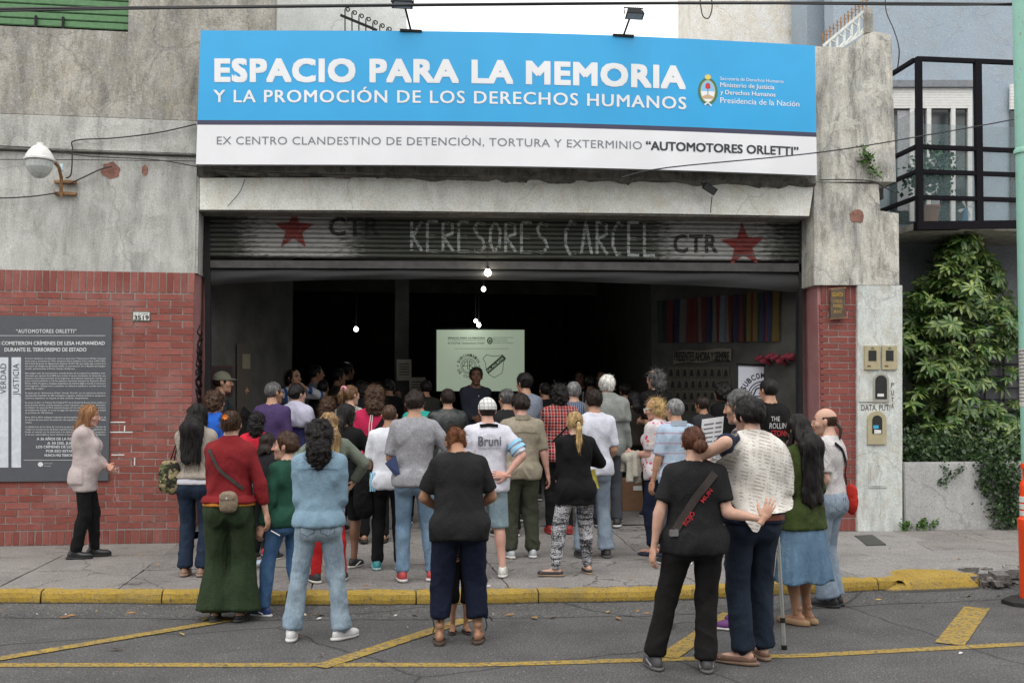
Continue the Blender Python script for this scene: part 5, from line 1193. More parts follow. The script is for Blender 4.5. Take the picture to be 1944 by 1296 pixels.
dk = sprig('foliage', [PY(u, v, .35) for u, v in ((1716, 872), (1760, 868), (1800, 872), (1850, 868), (1900, 872), (1960, 868), (1880, 830), (1800, 845), (1740, 840), (1700, 870))], 3200, .06, IV, None, None, spread=.13, seed=4); kid(dk, iv); tag(dk, kind='stuff')
# weeds by the wall foot, fern on the pier
fe = sprig('fern', [PY(u, v, -.09) for u, v in ((1632, 280), (1640, 292), (1650, 300), (1645, 308), (1636, 302), (1656, 297))], 110, .06, FN, 'little green fern rooted in the mouldy pier right of the sign', 'fern', spread=.03, seed=5)
fe = sprig('fern', [PY(u, v, -.09) for u, v in ((1653, 326), (1660, 320), (1664, 332), (1655, 334))], 50, .05, FN, 'smaller green tuft just below the fern on the pier', 'fern', spread=.025, seed=6)
for i, (u, v, n, s, lab) in enumerate(((1718, 1000, 60, .05, 'green weed tuft in the corner between pilaster and low wall'), (1748, 1000, 90, .05, 'green weeds growing along the foot of the low wall'), (1768, 1001, 40, .04, 'tiny weed tuft further right at the low wall foot'))):
    sprig('weed', [PY(u, v, -.1), PY(u + 8, v - 8, -.1), PY(u - 6, v - 2, -.1)], n, s, FN, lab, 'weed', spread=.025, seed=7 + i)
# plant behind the balcony mesh
e = empty('potted_plant', tuple(PY(1778, 400, YB + .45)), 'bushy green plant standing behind the balcony mesh', 'plant')
o = sprig('foliage', [PY(u, v, YB + .45) for u, v in ((1745, 300), (1780, 290), (1800, 310), (1770, 340), (1750, 345), (1790, 350), (1775, 365), (1735, 320), (1725, 350), (1785, 320))], 900, .07, leafmat('balcony_leaf', (.01, .05, .02), (.03, .12, .05)), None, None, spread=.09, seed=9); kid(o, e); tag(o, kind='stuff')
a = MB(); p = PY(1765, 425, YB + .45); a.lathe([(.10, 0), (.14, .22), (.15, .22), (.15, .25), (.13, .25)], 16, tuple(p)); kid(a.build('pot', plain('terracotta', (.30, .12, .06), .8), None, True), e)
# ================================================================== green pole and orange delineator
PG = NT('mint_pole_paint'); nz = PG.noise(30, 5, .7, PG.mp((1, 1, .4))); n2 = PG.noise(5, 5, .6); PG.bump(nz, .3, .004)
pm = PG.out(PG.mix(PG.ramp(nz, [(.60, 0), (.68, .7)]), PG.mix(n2, (.20, .44, .35), (.30, .56, .46)), (.20, .15, .10)), .55)
bp_ = PZ(1952, 1140, .03); Xp, Yp = bp_.x, bp_.y + .28
pole = empty('green_pole', (Xp, Yp, 0), 'tall mint green painted steel pole at the right edge of the view', 'pole')
xl = XU(1929.5, Yp); rP = .085
a = MB(); xl += .045; a.tube([(xl + rP, Yp, 0), (xl + rP + .02, Yp, 2.0), (xl + rP + .05, Yp, 4.35)], rP, 20); kid(a.build('lower_shaft', pm, None, True), pole)
zc = PY(1930, 285, Yp).z
a = MB(); a.tube([(xl + rP + .04, Yp, zc), (xl + rP + .085, Yp, 8)], rP - .005, 20); kid(a.build('upper_shaft', pm, None, True), pole)
a = MB(); a.lathe([(rP + .012, -.03), (rP + .014, 0), (rP, .02)], 20, (xl + rP + .044, Yp, zc)); kid(a.build('collar', pm, None, True), pole)
a = MB(); z0, z1 = PY(1935, 772, Yp).z, PY(1935, 662, Yp).z; a.tube([(xl + rP + .018, Yp, z0), (xl + rP + .024, Yp, z1)], rP + .003, 20, False); kid(a.build('paper_poster', plain('torn_paper', (.55, .54, .50), .9, var=.3, scale=40), None, True), pole)
for i in range(16): a = MB(); z = z0 + (z1 - z0) * (i + .5) / 16; a.tube([(xl + rP + .021, Yp, z - .006), (xl + rP + .021, Yp, z + .006)], rP + .0055, 20, False); kid(a.build('poster_print', plain('poster_ink', (.2, .2, .2), .9, var=.5, scale=60), None, True), pole)
OR = plain('orange_plastic', (.86, .07, .012), .38, var=.05, scale=6, bump=.1); RF = plain('reflective_band', (.62, .66, .62), .35, var=.1)
dl = empty('delineator_post', (Xp, bp_.y, 0), 'bright orange plastic delineator post with reflective bands on a black base', 'traffic post')
K = lambda v: (PY(1945, v, bp_.y).z); rb_base = .10
xo = XU(1931, bp_.y) + rb_base
prof = [(.075, K(1140)), (rb_base, K(1135)), (.098, K(1008)), (.103, K(1005)), (.103, K(985)), (.080, K(980)), (.076, K(925)), (.074, K(916)), (.052, K(910)), (.050, K(892)), (.064, K(888)), (.062, K(880)), (.03, K(878))]
prof = [(r_, z) for r_, z in prof]
a = MB(); a.lathe(prof, 24, (xo, bp_.y, 0)); kid(a.build('post_body', OR, None, True), dl)
for va, vb in ((953, 942), (966, 956), (979, 969)):
    a = MB(); z0, z1 = K(va), K(vb); r_ = .083; a.lathe([(r_ - .004, z0), (r_, z0 + .002), (r_ - .001, z1 - .002), (r_ - .005, z1)], 24, (xo, bp_.y, 0)); kid(a.build('reflective_band', RF, None, True), dl)
a = MB(); n = 8; pts_ = [(xo + .26 * math.cos(R(22.5 + 45 * i)), bp_.y + .22 * math.sin(R(22.5 + 45 * i))) for i in range(8)]; a.add([(x, y, 0) for x, y in pts_] + [(x, y, .035) for x, y in pts_] + [(xo + (x - xo) * .8, bp_.y + (y - bp_.y) * .8, .055) for x, y in pts_], [tuple(range(16, 24))] + [(i, (i + 1) % 8, 8 + (i + 1) % 8, 8 + i) for i in range(8)] + [(8 + i, 8 + (i + 1) % 8, 16 + (i + 1) % 8, 16 + i) for i in range(8)]); kid(a.build('rubber_base', plain('black_rubber', (.02, .02, .02), .8), None), dl)
# ================================================================== litter
rng = np.random.RandomState(5); cols = [plain('dry_leaf_a', (.30, .17, .06), .8), plain('dry_leaf_b', (.42, .30, .10), .8), plain('dry_leaf_c', (.20, .10, .05), .8), plain('pale_litter', (.6, .58, .55), .8)]
for m_i, m_ in enumerate(cols):
    V = []; F = []; b = 0
    for i in range([46, 26, 30, 22][m_i]):
        x = rng.uniform(-4, 6.5); y = kerb_y(x) - abs(rng.randn()) * .22 - .05 if rng.rand() < .75 else rng.uniform(-6, -1); z = .012 + (0 if y < kerb_y(x) else (az(x, y) if y < -.05 else PAVE) + .008)
        L = (.022 + .035 * rng.rand()) * (.45 if m_i == 3 else 1); an = rng.rand() * 6.28; d = Vector((math.cos(an), math.sin(an), 0)); q = Vector((-d.y, d.x, 0)); p = Vector((x, y, z))
        V += [p - d * L, p + q * L * .4 + Vector((0, 0, .012)), p + d * L + Vector((0, 0, .006)), p - q * L * .4 + Vector((0, 0, .002))]; F.append((b, b + 1, b + 2, b + 3)); b += 4
    tag(mesh('fallen_leaves' if m_i < 3 else 'litter', V, F, m_), ['brown dead leaves scattered along the kerb', 'yellowish dead leaves scattered along the kerb', 'dark dead leaves scattered along the kerb', 'white cigarette ends and scraps on the road and pavement'][m_i], 'leaves' if m_i < 3 else 'litter', kind='stuff')
e = mesh('flyer', [tuple(PZ(u, v, .2)) for u, v in ((486, 1063), (500, 1062), (496, 1068), (485, 1071))], [(0, 1, 2, 3)], plain('pale_blue_paper', (.45, .52, .65), .7)); tag(e, 'pale blue paper flyer lying on the ground behind the green trousers', 'paper')
# ================================================================== people: distance-field bodies, meshed by surface nets
def surface_nets(F, org, h):
    nx, ny, nz = F.shape; S_ = F < 0
    c = np.zeros((nx - 1, ny - 1, nz - 1), np.int8)
    for i in (0, 1):
        for j in (0, 1):
            for k in (0, 1): c += S_[i:nx - 1 + i, j:ny - 1 + j, k:nz - 1 + k]
    act = (c > 0) & (c < 8); idx = np.full(act.shape, -1, np.int64); ii, jj, kk = np.nonzero(act); n = len(ii)
    if n == 0: return np.zeros((0, 3)), np.zeros((0, 4), int)
    idx[ii, jj, kk] = np.arange(n); P = np.zeros((n, 3)); W_ = np.zeros(n)
    cor = [(a, b, c_) for a in (0, 1) for b in (0, 1) for c_ in (0, 1)]
    for a in cor:
        for ax in range(3):
            if a[ax]: continue
            b = list(a); b[ax] = 1
            fa = F[ii + a[0], jj + a[1], kk + a[2]]; fb = F[ii + b[0], jj + b[1], kk + b[2]]; m = (fa < 0) != (fb < 0)
            t = np.where(m, fa / np.where(m, fa - fb, 1), 0)
            q = np.array(a, float)[None, :] + np.zeros((n, 3)); q[:, ax] += t; P += q * m[:, None]; W_ += m
    P = (P / W_[:, None] + np.stack([ii, jj, kk], 1)) * h + np.asarray(org)
    quads = []
    for ax in range(3):
        sl0 = [slice(None)] * 3; sl1 = [slice(None)] * 3; sl0[ax] = slice(0, F.shape[ax] - 1); sl1[ax] = slice(1, F.shape[ax])
        A = S_[tuple(sl0)]; B = S_[tuple(sl1)]; d = A != B; o1, o2 = (ax + 1) % 3, (ax + 2) % 3
        e = np.stack(np.nonzero(d), 1)
        if not len(e): continue
        ok = (e[:, o1] > 0) & (e[:, o2] > 0) & (e[:, o1] < F.shape[o1] - 1) & (e[:, o2] < F.shape[o2] - 1); e = e[ok]; fl = A[e[:, 0], e[:, 1], e[:, 2]]
        def g(d1, d2):
            q = e.copy(); q[:, o1] -= d1; q[:, o2] -= d2; return idx[q[:, 0], q[:, 1], q[:, 2]]
        Q = np.stack([g(1, 1), g(0, 1), g(0, 0), g(1, 0)], 1); Q[~fl] = Q[~fl][:, ::-1]; quads.append(Q)
    Q = np.concatenate(quads); return P, Q[(Q >= 0).all(1)]
def smooth_mesh(P, Q, it=1, lam=.5):
    e = np.concatenate([Q[:, [0, 1]], Q[:, [1, 2]], Q[:, [2, 3]], Q[:, [3, 0]]]); e = np.concatenate([e, e[:, ::-1]]); n = len(P)
    cnt = np.bincount(e[:, 0], minlength=n).astype(float); cnt[cnt == 0] = 1
    for _ in range(it):
        A = np.stack([np.bincount(e[:, 0], weights=P[e[:, 1], k], minlength=n) for k in range(3)], 1) / cnt[:, None]; P = P + (A - P) * lam
    return P
def vnormals(P, Q):
    n = np.cross(P[Q[:, 2]] - P[Q[:, 0]], P[Q[:, 3]] - P[Q[:, 1]]); N = np.stack([sum(np.bincount(Q[:, j], weights=n[:, k], minlength=len(P)) for j in range(4)) for k in range(3)], 1)
    return N / (np.linalg.norm(N, axis=1, keepdims=True) + 1e-12)
class Grid:
    def __init__(s, lo, hi, h):
        s.h = h; s.lo = np.array(lo, float); n = np.ceil((np.array(hi) - s.lo) / h).astype(int) + 2; s.n = n
        ax = [s.lo[k] + h * np.arange(n[k]) for k in range(3)]
        s.X, s.Y, s.Z = [a.astype(np.float32) for a in np.meshgrid(*ax, indexing='ij')]
    def mesh(s, F): return surface_nets(F, s.lo, s.h)
def coarse(g, F, h):
    ax = []
    for k in range(3):
        n = int((g.n[k] - 1) * g.h / h) + 1; t = np.minimum(np.arange(n) * h / g.h, g.n[k] - 1.001); i = t.astype(int); w0 = (t - i).astype(np.float32); sh = [1, 1, 1]; sh[k] = n; w0 = w0.reshape(sh)
        F = np.take(F, i, k) * (1 - w0) + np.take(F, i + 1, k) * w0
    return surface_nets(F, g.lo, h)
def smin(a, b, k):
    h = np.clip(.5 + .5 * (b - a) / k, 0, 1); return b + (a - b) * h - k * h * (1 - h)
def smax(a, b, k): return -smin(-a, -b, k)
def cone(g, a, b, ra, rb, sy=1.0, cut=None):
    """rounded cone between a and b"""
    a = np.asarray(a, np.float32); b = np.asarray(b, np.float32); d = b - a; L2 = float(d @ d) + 1e-9
    x, y, z = g.X - a[0], g.Y - a[1], g.Z - a[2]
    t = np.clip((x * d[0] + y * d[1] + z * d[2]) / L2, 0, 1); x = x - t * d[0]; y = (y - t * d[1]); z = z - t * d[2]
    if sy != 1.0: y = y / sy
    f = np.sqrt(x * x + y * y + z * z) - (ra + (rb - ra) * t)
    if cut is not None:
        u = d / math.sqrt(L2); e = b + u * cut; f = np.maximum(f, (g.X - e[0]) * u[0] + (g.Y - e[1]) * u[1] + (g.Z - e[2]) * u[2])
    return f
def ell(g, c, r, M3=None):
    c = np.asarray(c, np.float32); x, y, z = g.X - c[0], g.Y - c[1], g.Z - c[2]
    if M3 is not None:
        M3 = np.asarray(M3); x, y, z = M3[0, 0] * x + M3[1, 0] * y + M3[2, 0] * z, M3[0, 1] * x + M3[1, 1] * y + M3[2, 1] * z, M3[0, 2] * x + M3[1, 2] * y + M3[2, 2] * z
    k0 = np.sqrt((x / r[0]) ** 2 + (y / r[1]) ** 2 + (z / r[2]) ** 2) + 1e-9; k1 = np.sqrt((x / r[0] ** 2) ** 2 + (y / r[1] ** 2) ** 2 + (z / r[2] ** 2) ** 2) + 1e-9
    return k0 * (k0 - 1) / k1
def RotM(rx=0, ry=0, rz=0): return np.array(Euler((rx, ry, rz)).to_matrix())
def ik(a, t, l1, l2, hint):
    a, t = np.array(a, float), np.array(t, float); d = t - a; D = np.linalg.norm(d); D2 = min(D, (l1 + l2) * .995); u = d / (D + 1e-9); t = a + u * D2
    x = (l1 * l1 - l2 * l2 + D2 * D2) / (2 * D2); h = math.sqrt(max(0, l1 * l1 - x * x)); k = np.array(hint, float); k = k - u * (k @ u); k /= np.linalg.norm(k) + 1e-9
    return a + u * x + k * h, t
# ---------------------------------------------------------------- head
def head_mesh(h, fem=False, skin=(.5, .3, .2), beard=None, brow=(.04, .03, .02), lips=None):
    g = Grid((-.105, -.13, -.15), (.105, .135, .14), h)
    f = ell(g, (0, -.012, .028), (.0745, .095, .088)); f = smin(f, ell(g, (0, .028, -.035), (.057 if not fem else .054, .064, .080 if not fem else .074)), .03)
    f = smin(f, ell(g, (0, .074, -.098), (.024, .018, .018)), .025); f = smin(f, ell(g, (0, .03, -.085), (.045, .045, .03)), .02)
    for s in (-1, 1):
        f = smin(f, ell(g, (s * .04, .06, -.022), (.025, .022, .02)), .02)
        f = smax(f, -ell(g, (s * .031, .103, .012), (.017, .016, .012)), .014)
        f = smin(f, cone(g, (s * .012, .094, .030), (s * .046, .080, .030), .008, .006), .012)
        f = smin(f, ell(g, (s * .078, -.010, -.004), (.009, .018, .030), RotM(.25, 0, s * .35)), .006)
        f = smin(f, ell(g, (s * .031, .088, .011), (.0125, .0105, .0105)), .002)
    f = smin(f, cone(g, (0, .094, .018), (0, .112, -.024), .008, .0125), .012)
    for s in (-1, 1): f = smin(f, ell(g, (s * .011, .102, -.027), (.008, .009, .007)), .008)
    f = smin(f, ell(g, (0, .091, -.055), (.021, .010, .0055)), .006); f = smin(f, ell(g, (0, .089, -.066), (.018, .010, .0065)), .006)
    P, Q = g.mesh(f); P = smooth_mesh(P, Q, 1, .4)
    c = np.tile(np.array(skin, float), (len(P), 1)); x, y, z = np.abs(P[:, 0]), P[:, 1], P[:, 2]
    lp = lips or tuple(np.array(skin) * (.85, .5, .5)); m = (x < .023 - .0) & (y > .082) & (z < -.049) & (z > -.072); c[m] = lp
    m = (np.hypot(x - .031, (z - .011) * 1.6) < .0095) & (y > .088); c[m] = (.34, .30, .27); m = (np.hypot(x - .031, z - .011) < .0058) & (y > .088); c[m] = (.02, .012, .01)
    m = (x > .012) & (x < .052) & (np.abs(z - .036 + (x - .03) ** 2 * 8) < .0055) & (y > .07); c[m] = brow
    m = (np.abs(z - .020) < .003) & (np.abs(x - .031) < .015) & (y > .085); c[m] = np.array(brow) * 1.2
    if beard is not None: m = (y > -.0) & (z < -.035) & (z < -.02 - (.09 - y) * .0) & ~((x < .02) & (z > -.074) & (z < -.047)) & ((z < -.05) | (x > .028)); c[m] = c[m] * .62 + np.array(beard) * .38
    m = (y > .095) & (x < .02) & (z < -.01) & (z > -.04); c[m] = c[m] * (1.05, .9, .88)
    return P, Q, c
# ---------------------------------------------------------------- hand: palm along -z (fingers down), thumb towards +y, back of hand towards +x
def hand_mesh(pose, h=.0045):
    g = Grid((-.06, -.085, -.215), (.06, .095, .035), h)
    f = ell(g, (0, 0, -.055), (.0155, .042, .052)); f = smin(f, cone(g, (0, 0, .03), (0, 0, -.02), .024, .022), .02)
    curl = {'relax': (.35, .55, .45), 'fist': (1.35, 1.5, .9), 'flat': (.08, .1, .08), 'spread': (.12, .2, .15), 'grip': (.9, 1.1, .6)}[pose]; sp = 2.4 if pose == 'spread' else 1
    for i, (y, L, r) in enumerate(((.030, .072, .0088), (.010, .080, .009), (-.011, .074, .0086), (-.030, .058, .0076))):
        p = np.array((0, y, -.088 - (.004 if i in (1, 2) else -.004))); a = curl[0] * (1 + .12 * i); dy = (y * 1.6) * sp * .22 / .03 * .6
        for k, seg in enumerate((.45, .32, .23)):
            d = np.array((-math.sin(a), dy * .3, -math.cos(a))); d /= np.linalg.norm(d); q = p + d * L * seg
            f = smin(f, cone(g, p, q, r * (1 - .10 * k), r * (.9 - .10 * k)), .004); p = q; a += curl[min(k + 1, 2)]
    a = .75 if pose in ('spread', 'flat') else .5; p = np.array((0, .030, -.022)); 
    for k, (seg, r) in enumerate(((.040, .0125), (.030, .0105), (.024, .009))):
        d = np.array((-.35 - .25 * k, math.sin(a), -math.cos(a))); d /= np.linalg.norm(d); q = p + d * seg; f = smin(f, cone(g, p, q, r, r * .88), .006); p = q; a -= .28
    return g.mesh(f)
_H = {}
def hand(pose, h=.0045):
    if (pose, h) not in _H: _H[(pose, h)] = hand_mesh(pose, h)
    return _H[(pose, h)]
def place_hand(pose, side, wrist, down, back, scale=1.0, h=.0045):
    """down: direction of the fingers; back: direction the back of the hand faces"""
    P, Q = hand(pose, h); d = -np.array(down, float); d /= np.linalg.norm(d); b = np.array(back, float); b -= d * (b @ d); b /= np.linalg.norm(b) + 1e-9; y = np.cross(d, b)
    P = P.copy()
    if side < 0: y = -y; Q = Q[:, ::-1]
    return np.stack([b, y, d], 1).dot((P * scale).T).T + np.array(wrist), Q
# ---------------------------------------------------------------- person
def skinmat():
    t = NT('skin'); a = t.n('ShaderNodeAttribute'); a.attribute_name = 'Col'; n = t.noise(30, 4, .6); c = t.mix(1.0, a.outputs[0], t.ramp(n, [(.3, .9), (.7, 1.08)]), 'MULTIPLY')
    t.b.inputs['Subsurface Weight'].default_value = .12; t.b.inputs['Subsurface Radius'].default_value = (.02, .008, .004); t.b.inputs['Subsurface Scale'].default_value = .4; t.bump(t.noise(160, 2, .5), .08, .002); return t.out(c, .5, spec=.4)
SKM = skinmat()
def hairmat():
    t = NT('hair'); a = t.n('ShaderNodeAttribute'); a.attribute_name = 'Col'; t.b.inputs['Anisotropic'].default_value = .5
    n = t.noise(60, 4, .6, t.mp((1, 1, .12))); c = t.mix(1.0, a.outputs[0], t.ramp(n, [(.3, .5), (.72, 1.6)]), 'MULTIPLY'); t.bump(n, .5, .006); return t.out(c, .5, spec=.22)
HRM = hairmat()
SKIN = {'fair': (.56, .34, .25), 'mid': (.46, .26, .17), 'tan': (.36, .19, .115), 'dark': (.20, .10, .06), 'pink': (.60, .34, .27)}
HAIR = {'black': (.012, .010, .010), 'dark': (.022, .015, .012), 'brown': (.055, .030, .018), 'lbrown': (.14, .08, .04), 'auburn': (.13, .048, .020), 'chestnut': (.085, .032, .017), 'blonde': (.42, .29, .13), 'dblonde': (.24, .15, .07), 'grey': (.20, .20, .20), 'white': (.62, .61, .57), 'salt': (.09, .09, .09), 'sand': (.26, .13, .06)}
def fabric(kind, *c):
    k = (kind,) + c
    if k in _MC: return _MC[k]
    t = NT(kind + '_fabric'); a = c[0]; n1 = t.noise(7, 5, .6); fine = t.noise(220, 3, .6); rough = .9; X = t.sep(); wv = t.noise(300, 2, .5)
    def stripe(coord, freq, w_, off=0.0): return t.math('LESS_THAN', t.math('FRACT', t.math('ADD', t.math('MULTIPLY', coord, freq), off)), w_)
    col = a
    if kind == 'denim':
        lt = c[1]; n2 = t.noise(2.6, 5, .6); st = t.noise(120, 3, .6, t.mp((1, 1, .15)))
        col = t.mix(t.ramp(n2, [(.25, .1), (.75, .9)]), a, lt); col = t.mix(1.0, col, t.ramp(st, [(.3, .87), (.7, 1.12)]), 'MULTIPLY'); col = t.mix(t.math('MULTIPLY', t.ramp(n1, [(.55, 0), (.75, 1)]), .35), col, lt)
    elif kind == 'plaid':
        v1, v2 = stripe(X[0], 14, .45), stripe(X[2], 14, .45); l1, l2 = stripe(X[0], 28, .12, .3), stripe(X[2], 28, .10, .3)
        col = t.mix(t.math('MULTIPLY', t.math('ADD', v1, v2), .5), c[0], c[1]); col = t.mix(t.math('MULTIPLY', t.math('MAXIMUM', l1, l2), .75), col, c[2])
    elif kind == 'stripes': 
        col = t.mix(stripe(X[2], c[2], c[3]), c[0], c[1])
    elif kind == 'vstripes': col = t.mix(stripe(X[0], c[2], c[3]), c[0], c[1])
    elif kind == 'floral':
        v = t.n('ShaderNodeTexVoronoi'); t.l(t.co, v.inputs['Vector']); v.inputs['Scale'].default_value = 16; w_ = t.noise(40, 3, .5)
        m_ = t.ramp(t.math('ADD', v.outputs['Distance'], t.math('MULTIPLY', w_, .35)), [(.42, 1), (.46, 0)]); cc = t.mix(t.ramp(t.noise(9, 2, .5), [(.45, 0), (.55, 1)]), c[1], c[2]); col = t.mix(m_, c[0], cc)
    elif kind == 'speckle':
        n2 = t.noise(60, 3, .7, t.mp((1, 1, 2.6))); bands = t.noise(10, 4, .6, t.mp((.25, .25, 2.5))); col = t.mix(t.ramp(t.math('ADD', n2, t.math('MULTIPLY', t.math('SUBTRACT', bands, .5), .7)), [(.49, 0), (.53, 1)]), c[0], c[1])
    elif kind == 'camo':
        m1 = t.ramp(t.noise(14, 3, .5), [(.48, 0), (.5, 1)]); m2 = t.ramp(t.noise(17, 3, .5, t.mp(loc=(5, 2, 1))), [(.55, 0), (.57, 1)]); col = t.mix(m2, t.mix(m1, c[0], c[1]), c[2])
    elif kind == 'open':   # openwork shawl: dashes on cream
        u = t.math('ADD', t.math('MULTIPLY', X[0], 1.0), t.math('MULTIPLY', X[2], -.22)); v_ = t.math('ADD', X[2], t.math('MULTIPLY', X[0], .25))
        row = stripe(v_, 42, .36); dash = t.math('LESS_THAN', t.noise(1, 2, .5, t.mp((38, 4, 9))), .52); blk = t.math('MULTIPLY', stripe(u, 9, .82), stripe(v_, 7, .86))
        col = t.mix(t.math('MULTIPLY', t.math('MULTIPLY', row, dash), t.math('MULTIPLY', blk, .85)), c[0], c[1])
    elif kind == 'leather': rough = .38
    elif kind == 'knit':
        rib = t.math('MULTIPLY', t.math('ADD', t.math('SINE', t.math('MULTIPLY', X[0], 520)), 1), .5); col = t.mix(1.0, a, t.ramp(rib, [(0, .84), (1, 1.08)]), 'MULTIPLY')
    col = t.mix(1.0, col, t.ramp(n1, [(.34, .86), (.66, 1.12)]), 'MULTIPLY'); col = t.mix(1.0, col, t.ramp(fine, [(.38, .88), (.62, 1.12)]), 'MULTIPLY')
    if kind == 'marl': col = t.mix(1.0, col, t.ramp(fine, [(.38, .70), (.62, 1.28)]), 'MULTIPLY')
    cr = t.noise(7, 3, .5, t.mp((1.5, 1.5, 1.0), rot=(.3, .5, .6)), 1.2); cz = t.noise(15, 2, .5, t.mp((1, 1, 1.6), rot=(.5, .9, .2)), .8)
    rg = t.math('ADD', t.math('POWER', t.math('SUBTRACT', 1.0, t.math('ABSOLUTE', t.math('SUBTRACT', t.math('MULTIPLY', cr, 2.0), 1.0))), 6.0), t.math('MULTIPLY', t.math('POWER', t.math('SUBTRACT', 1.0, t.math('ABSOLUTE', t.math('SUBTRACT', t.math('MULTIPLY', cz, 2.0), 1.0))), 5.0), .45))
    t.bump(t.math('ADD', t.math('MULTIPLY', wv, .2), rg), .22, .010)
    _MC[k] = t.out(col, rough, spec=.2 if kind != 'leather' else .5); return _MC[k]
def folds(P, N, amp, freq=(9, 9, 5), seed=0, slant=.6):
    q = P.copy(); q[:, 2] = q[:, 2] + slant * np.abs(q[:, 0]) * 1.0
    wq = vnoise(q * 5, seed)[:, None] * .5; a = vnoise((q + wq * .25) * np.array(freq), seed + 1); b = vnoise((q - wq * .2) * np.array(freq) * 2.1, seed + 2)
    r = (1 - np.abs(2 * a - 1)) ** 1.6; r2 = (1 - np.abs(2 * b - 1)) ** 1.5
    return P + N * (amp * .95 * (r - .40) + amp * .32 * (r2 - .4))[:, None]
def emitmesh(name, P, Q, m, root, col=None, smooth=True):
    return mesh(name, P, Q.astype(np.int32), m, root, smooth, col)
def strands(P, N, flow, n, L, w_, col, rng, jit=.3, out=.15, segs=3):
    """thin ribbons growing out of a hair volume"""
    if not len(P): return None
    k = rng.randint(0, len(P), n); V = []; F = []; C = []; b = 0
    for i in k:
        p = P[i] + N[i] * .001; nn = N[i]; d = np.array(flow(p), float) + rng.randn(3) * jit; d -= nn * (d @ nn) * .9; d /= np.linalg.norm(d) + 1e-9; s = np.cross(d, nn) * w_; ll = L * (.5 + rng.rand()); c = col * (.6 + .9 * rng.rand()); d2 = rng.randn(3) * jit
        for j in range(segs + 1):
            t = j / segs; q = p + d * ll * t + nn * ll * out * t * t + d2 * ll * .5 * t * t; ww = s * (1 - .8 * t); V += [q - ww, q + ww]; C += [c, c]
        for j in range(segs): F.append((b + 2 * j, b + 2 * j + 1, b + 2 * j + 3, b + 2 * j + 2))
        b += 2 * segs + 2
    return np.array(V), np.array(F), np.array(C)
def torso_y(p): return p
SHOE = {}
def shoe_parts(kind):
    if kind in SHOE: return SHOE[kind]
    g = Grid((-.075, -.12, -.01), (.075, .22, .16), .0105 if kind != 'sandal' else .008)
    # origin under the ankle, toe towards +y
    sole = ell(g, (0, .05, .012), (.050, .145, .02)); sole = smin(sole, ell(g, (0, -.045, .012), (.037, .055, .02)), .03); sole = np.maximum(np.maximum(sole, g.Z - (.026 if kind != 'clog' else .04)), -g.Z + .001)
    if kind == 'clog': sole = np.maximum(np.maximum(smin(ell(g, (0, .05, .02), (.052, .15, .06)), ell(g, (0, -.045, .02), (.042, .065, .06)), .03), g.Z - .045), -g.Z + .001)
    up = ell(g, (0, .075, .035), (.045, .115, .042)); up = smin(up, ell(g, (0, -.03, .045), (.036, .058, .052)), .035); up = smin(up, cone(g, (0, .03, .055), (0, -.015, .085), .034, .036), .03)
    if kind == 'boot': up = smin(up, cone(g, (0, -.01, .07), (0, -.015, .135), .042, .046), .02)
    up = np.maximum(up, -g.Z + .018)
    if kind in ('flat', 'clog'): up = smax(up, g.Z - (.055 - .12 * (g.Y - .0) * 0), .01); up = smax(up, -(ell(g, (0, -.005, .075), (.034, .075, .05))), .008)
    if kind == 'sandal': up = smin(cone(g, (-.045, .045, .025), (0, .075, .05), .010, .010), cone(g, (.045, .045, .025), (0, .075, .05), .010, .010), .01); up = smin(up, cone(g, (0, .075, .05), (0, .12, .028), .007, .006), .006); up = smin(up, cone(g, (-.04, -.01, .03), (.04, -.01, .03), .001, .001), .001)
    if kind == 'sneaker': up = smax(up, -ell(g, (0, -.02, .125), (.03, .045, .04)), .01)
    SHOE[kind] = (g.mesh(up), g.mesh(sole)); return SHOE[kind]
def footskin():
    if 'foot' in SHOE: return SHOE['foot']
    g = Grid((-.06, -.08, 0), (.06, .21, .16), .0085); f = ell(g, (0, .06, .035), (.038, .10, .026)); f = smin(f, ell(g, (0, -.03, .045), (.03, .04, .04)), .03); f = smin(f, cone(g, (0, .03, .05), (0, -.01, .13), .028, .033), .03)
    for i in range(5): f = smin(f, cone(g, (-.028 + i * .014, .13, .03), (-.031 + i * .0155, .165 - abs(i - 1.2) * .008, .026), .009, .0085), .004)
    SHOE['foot'] = g.mesh(f); return SHOE['foot']
NPERS = 0
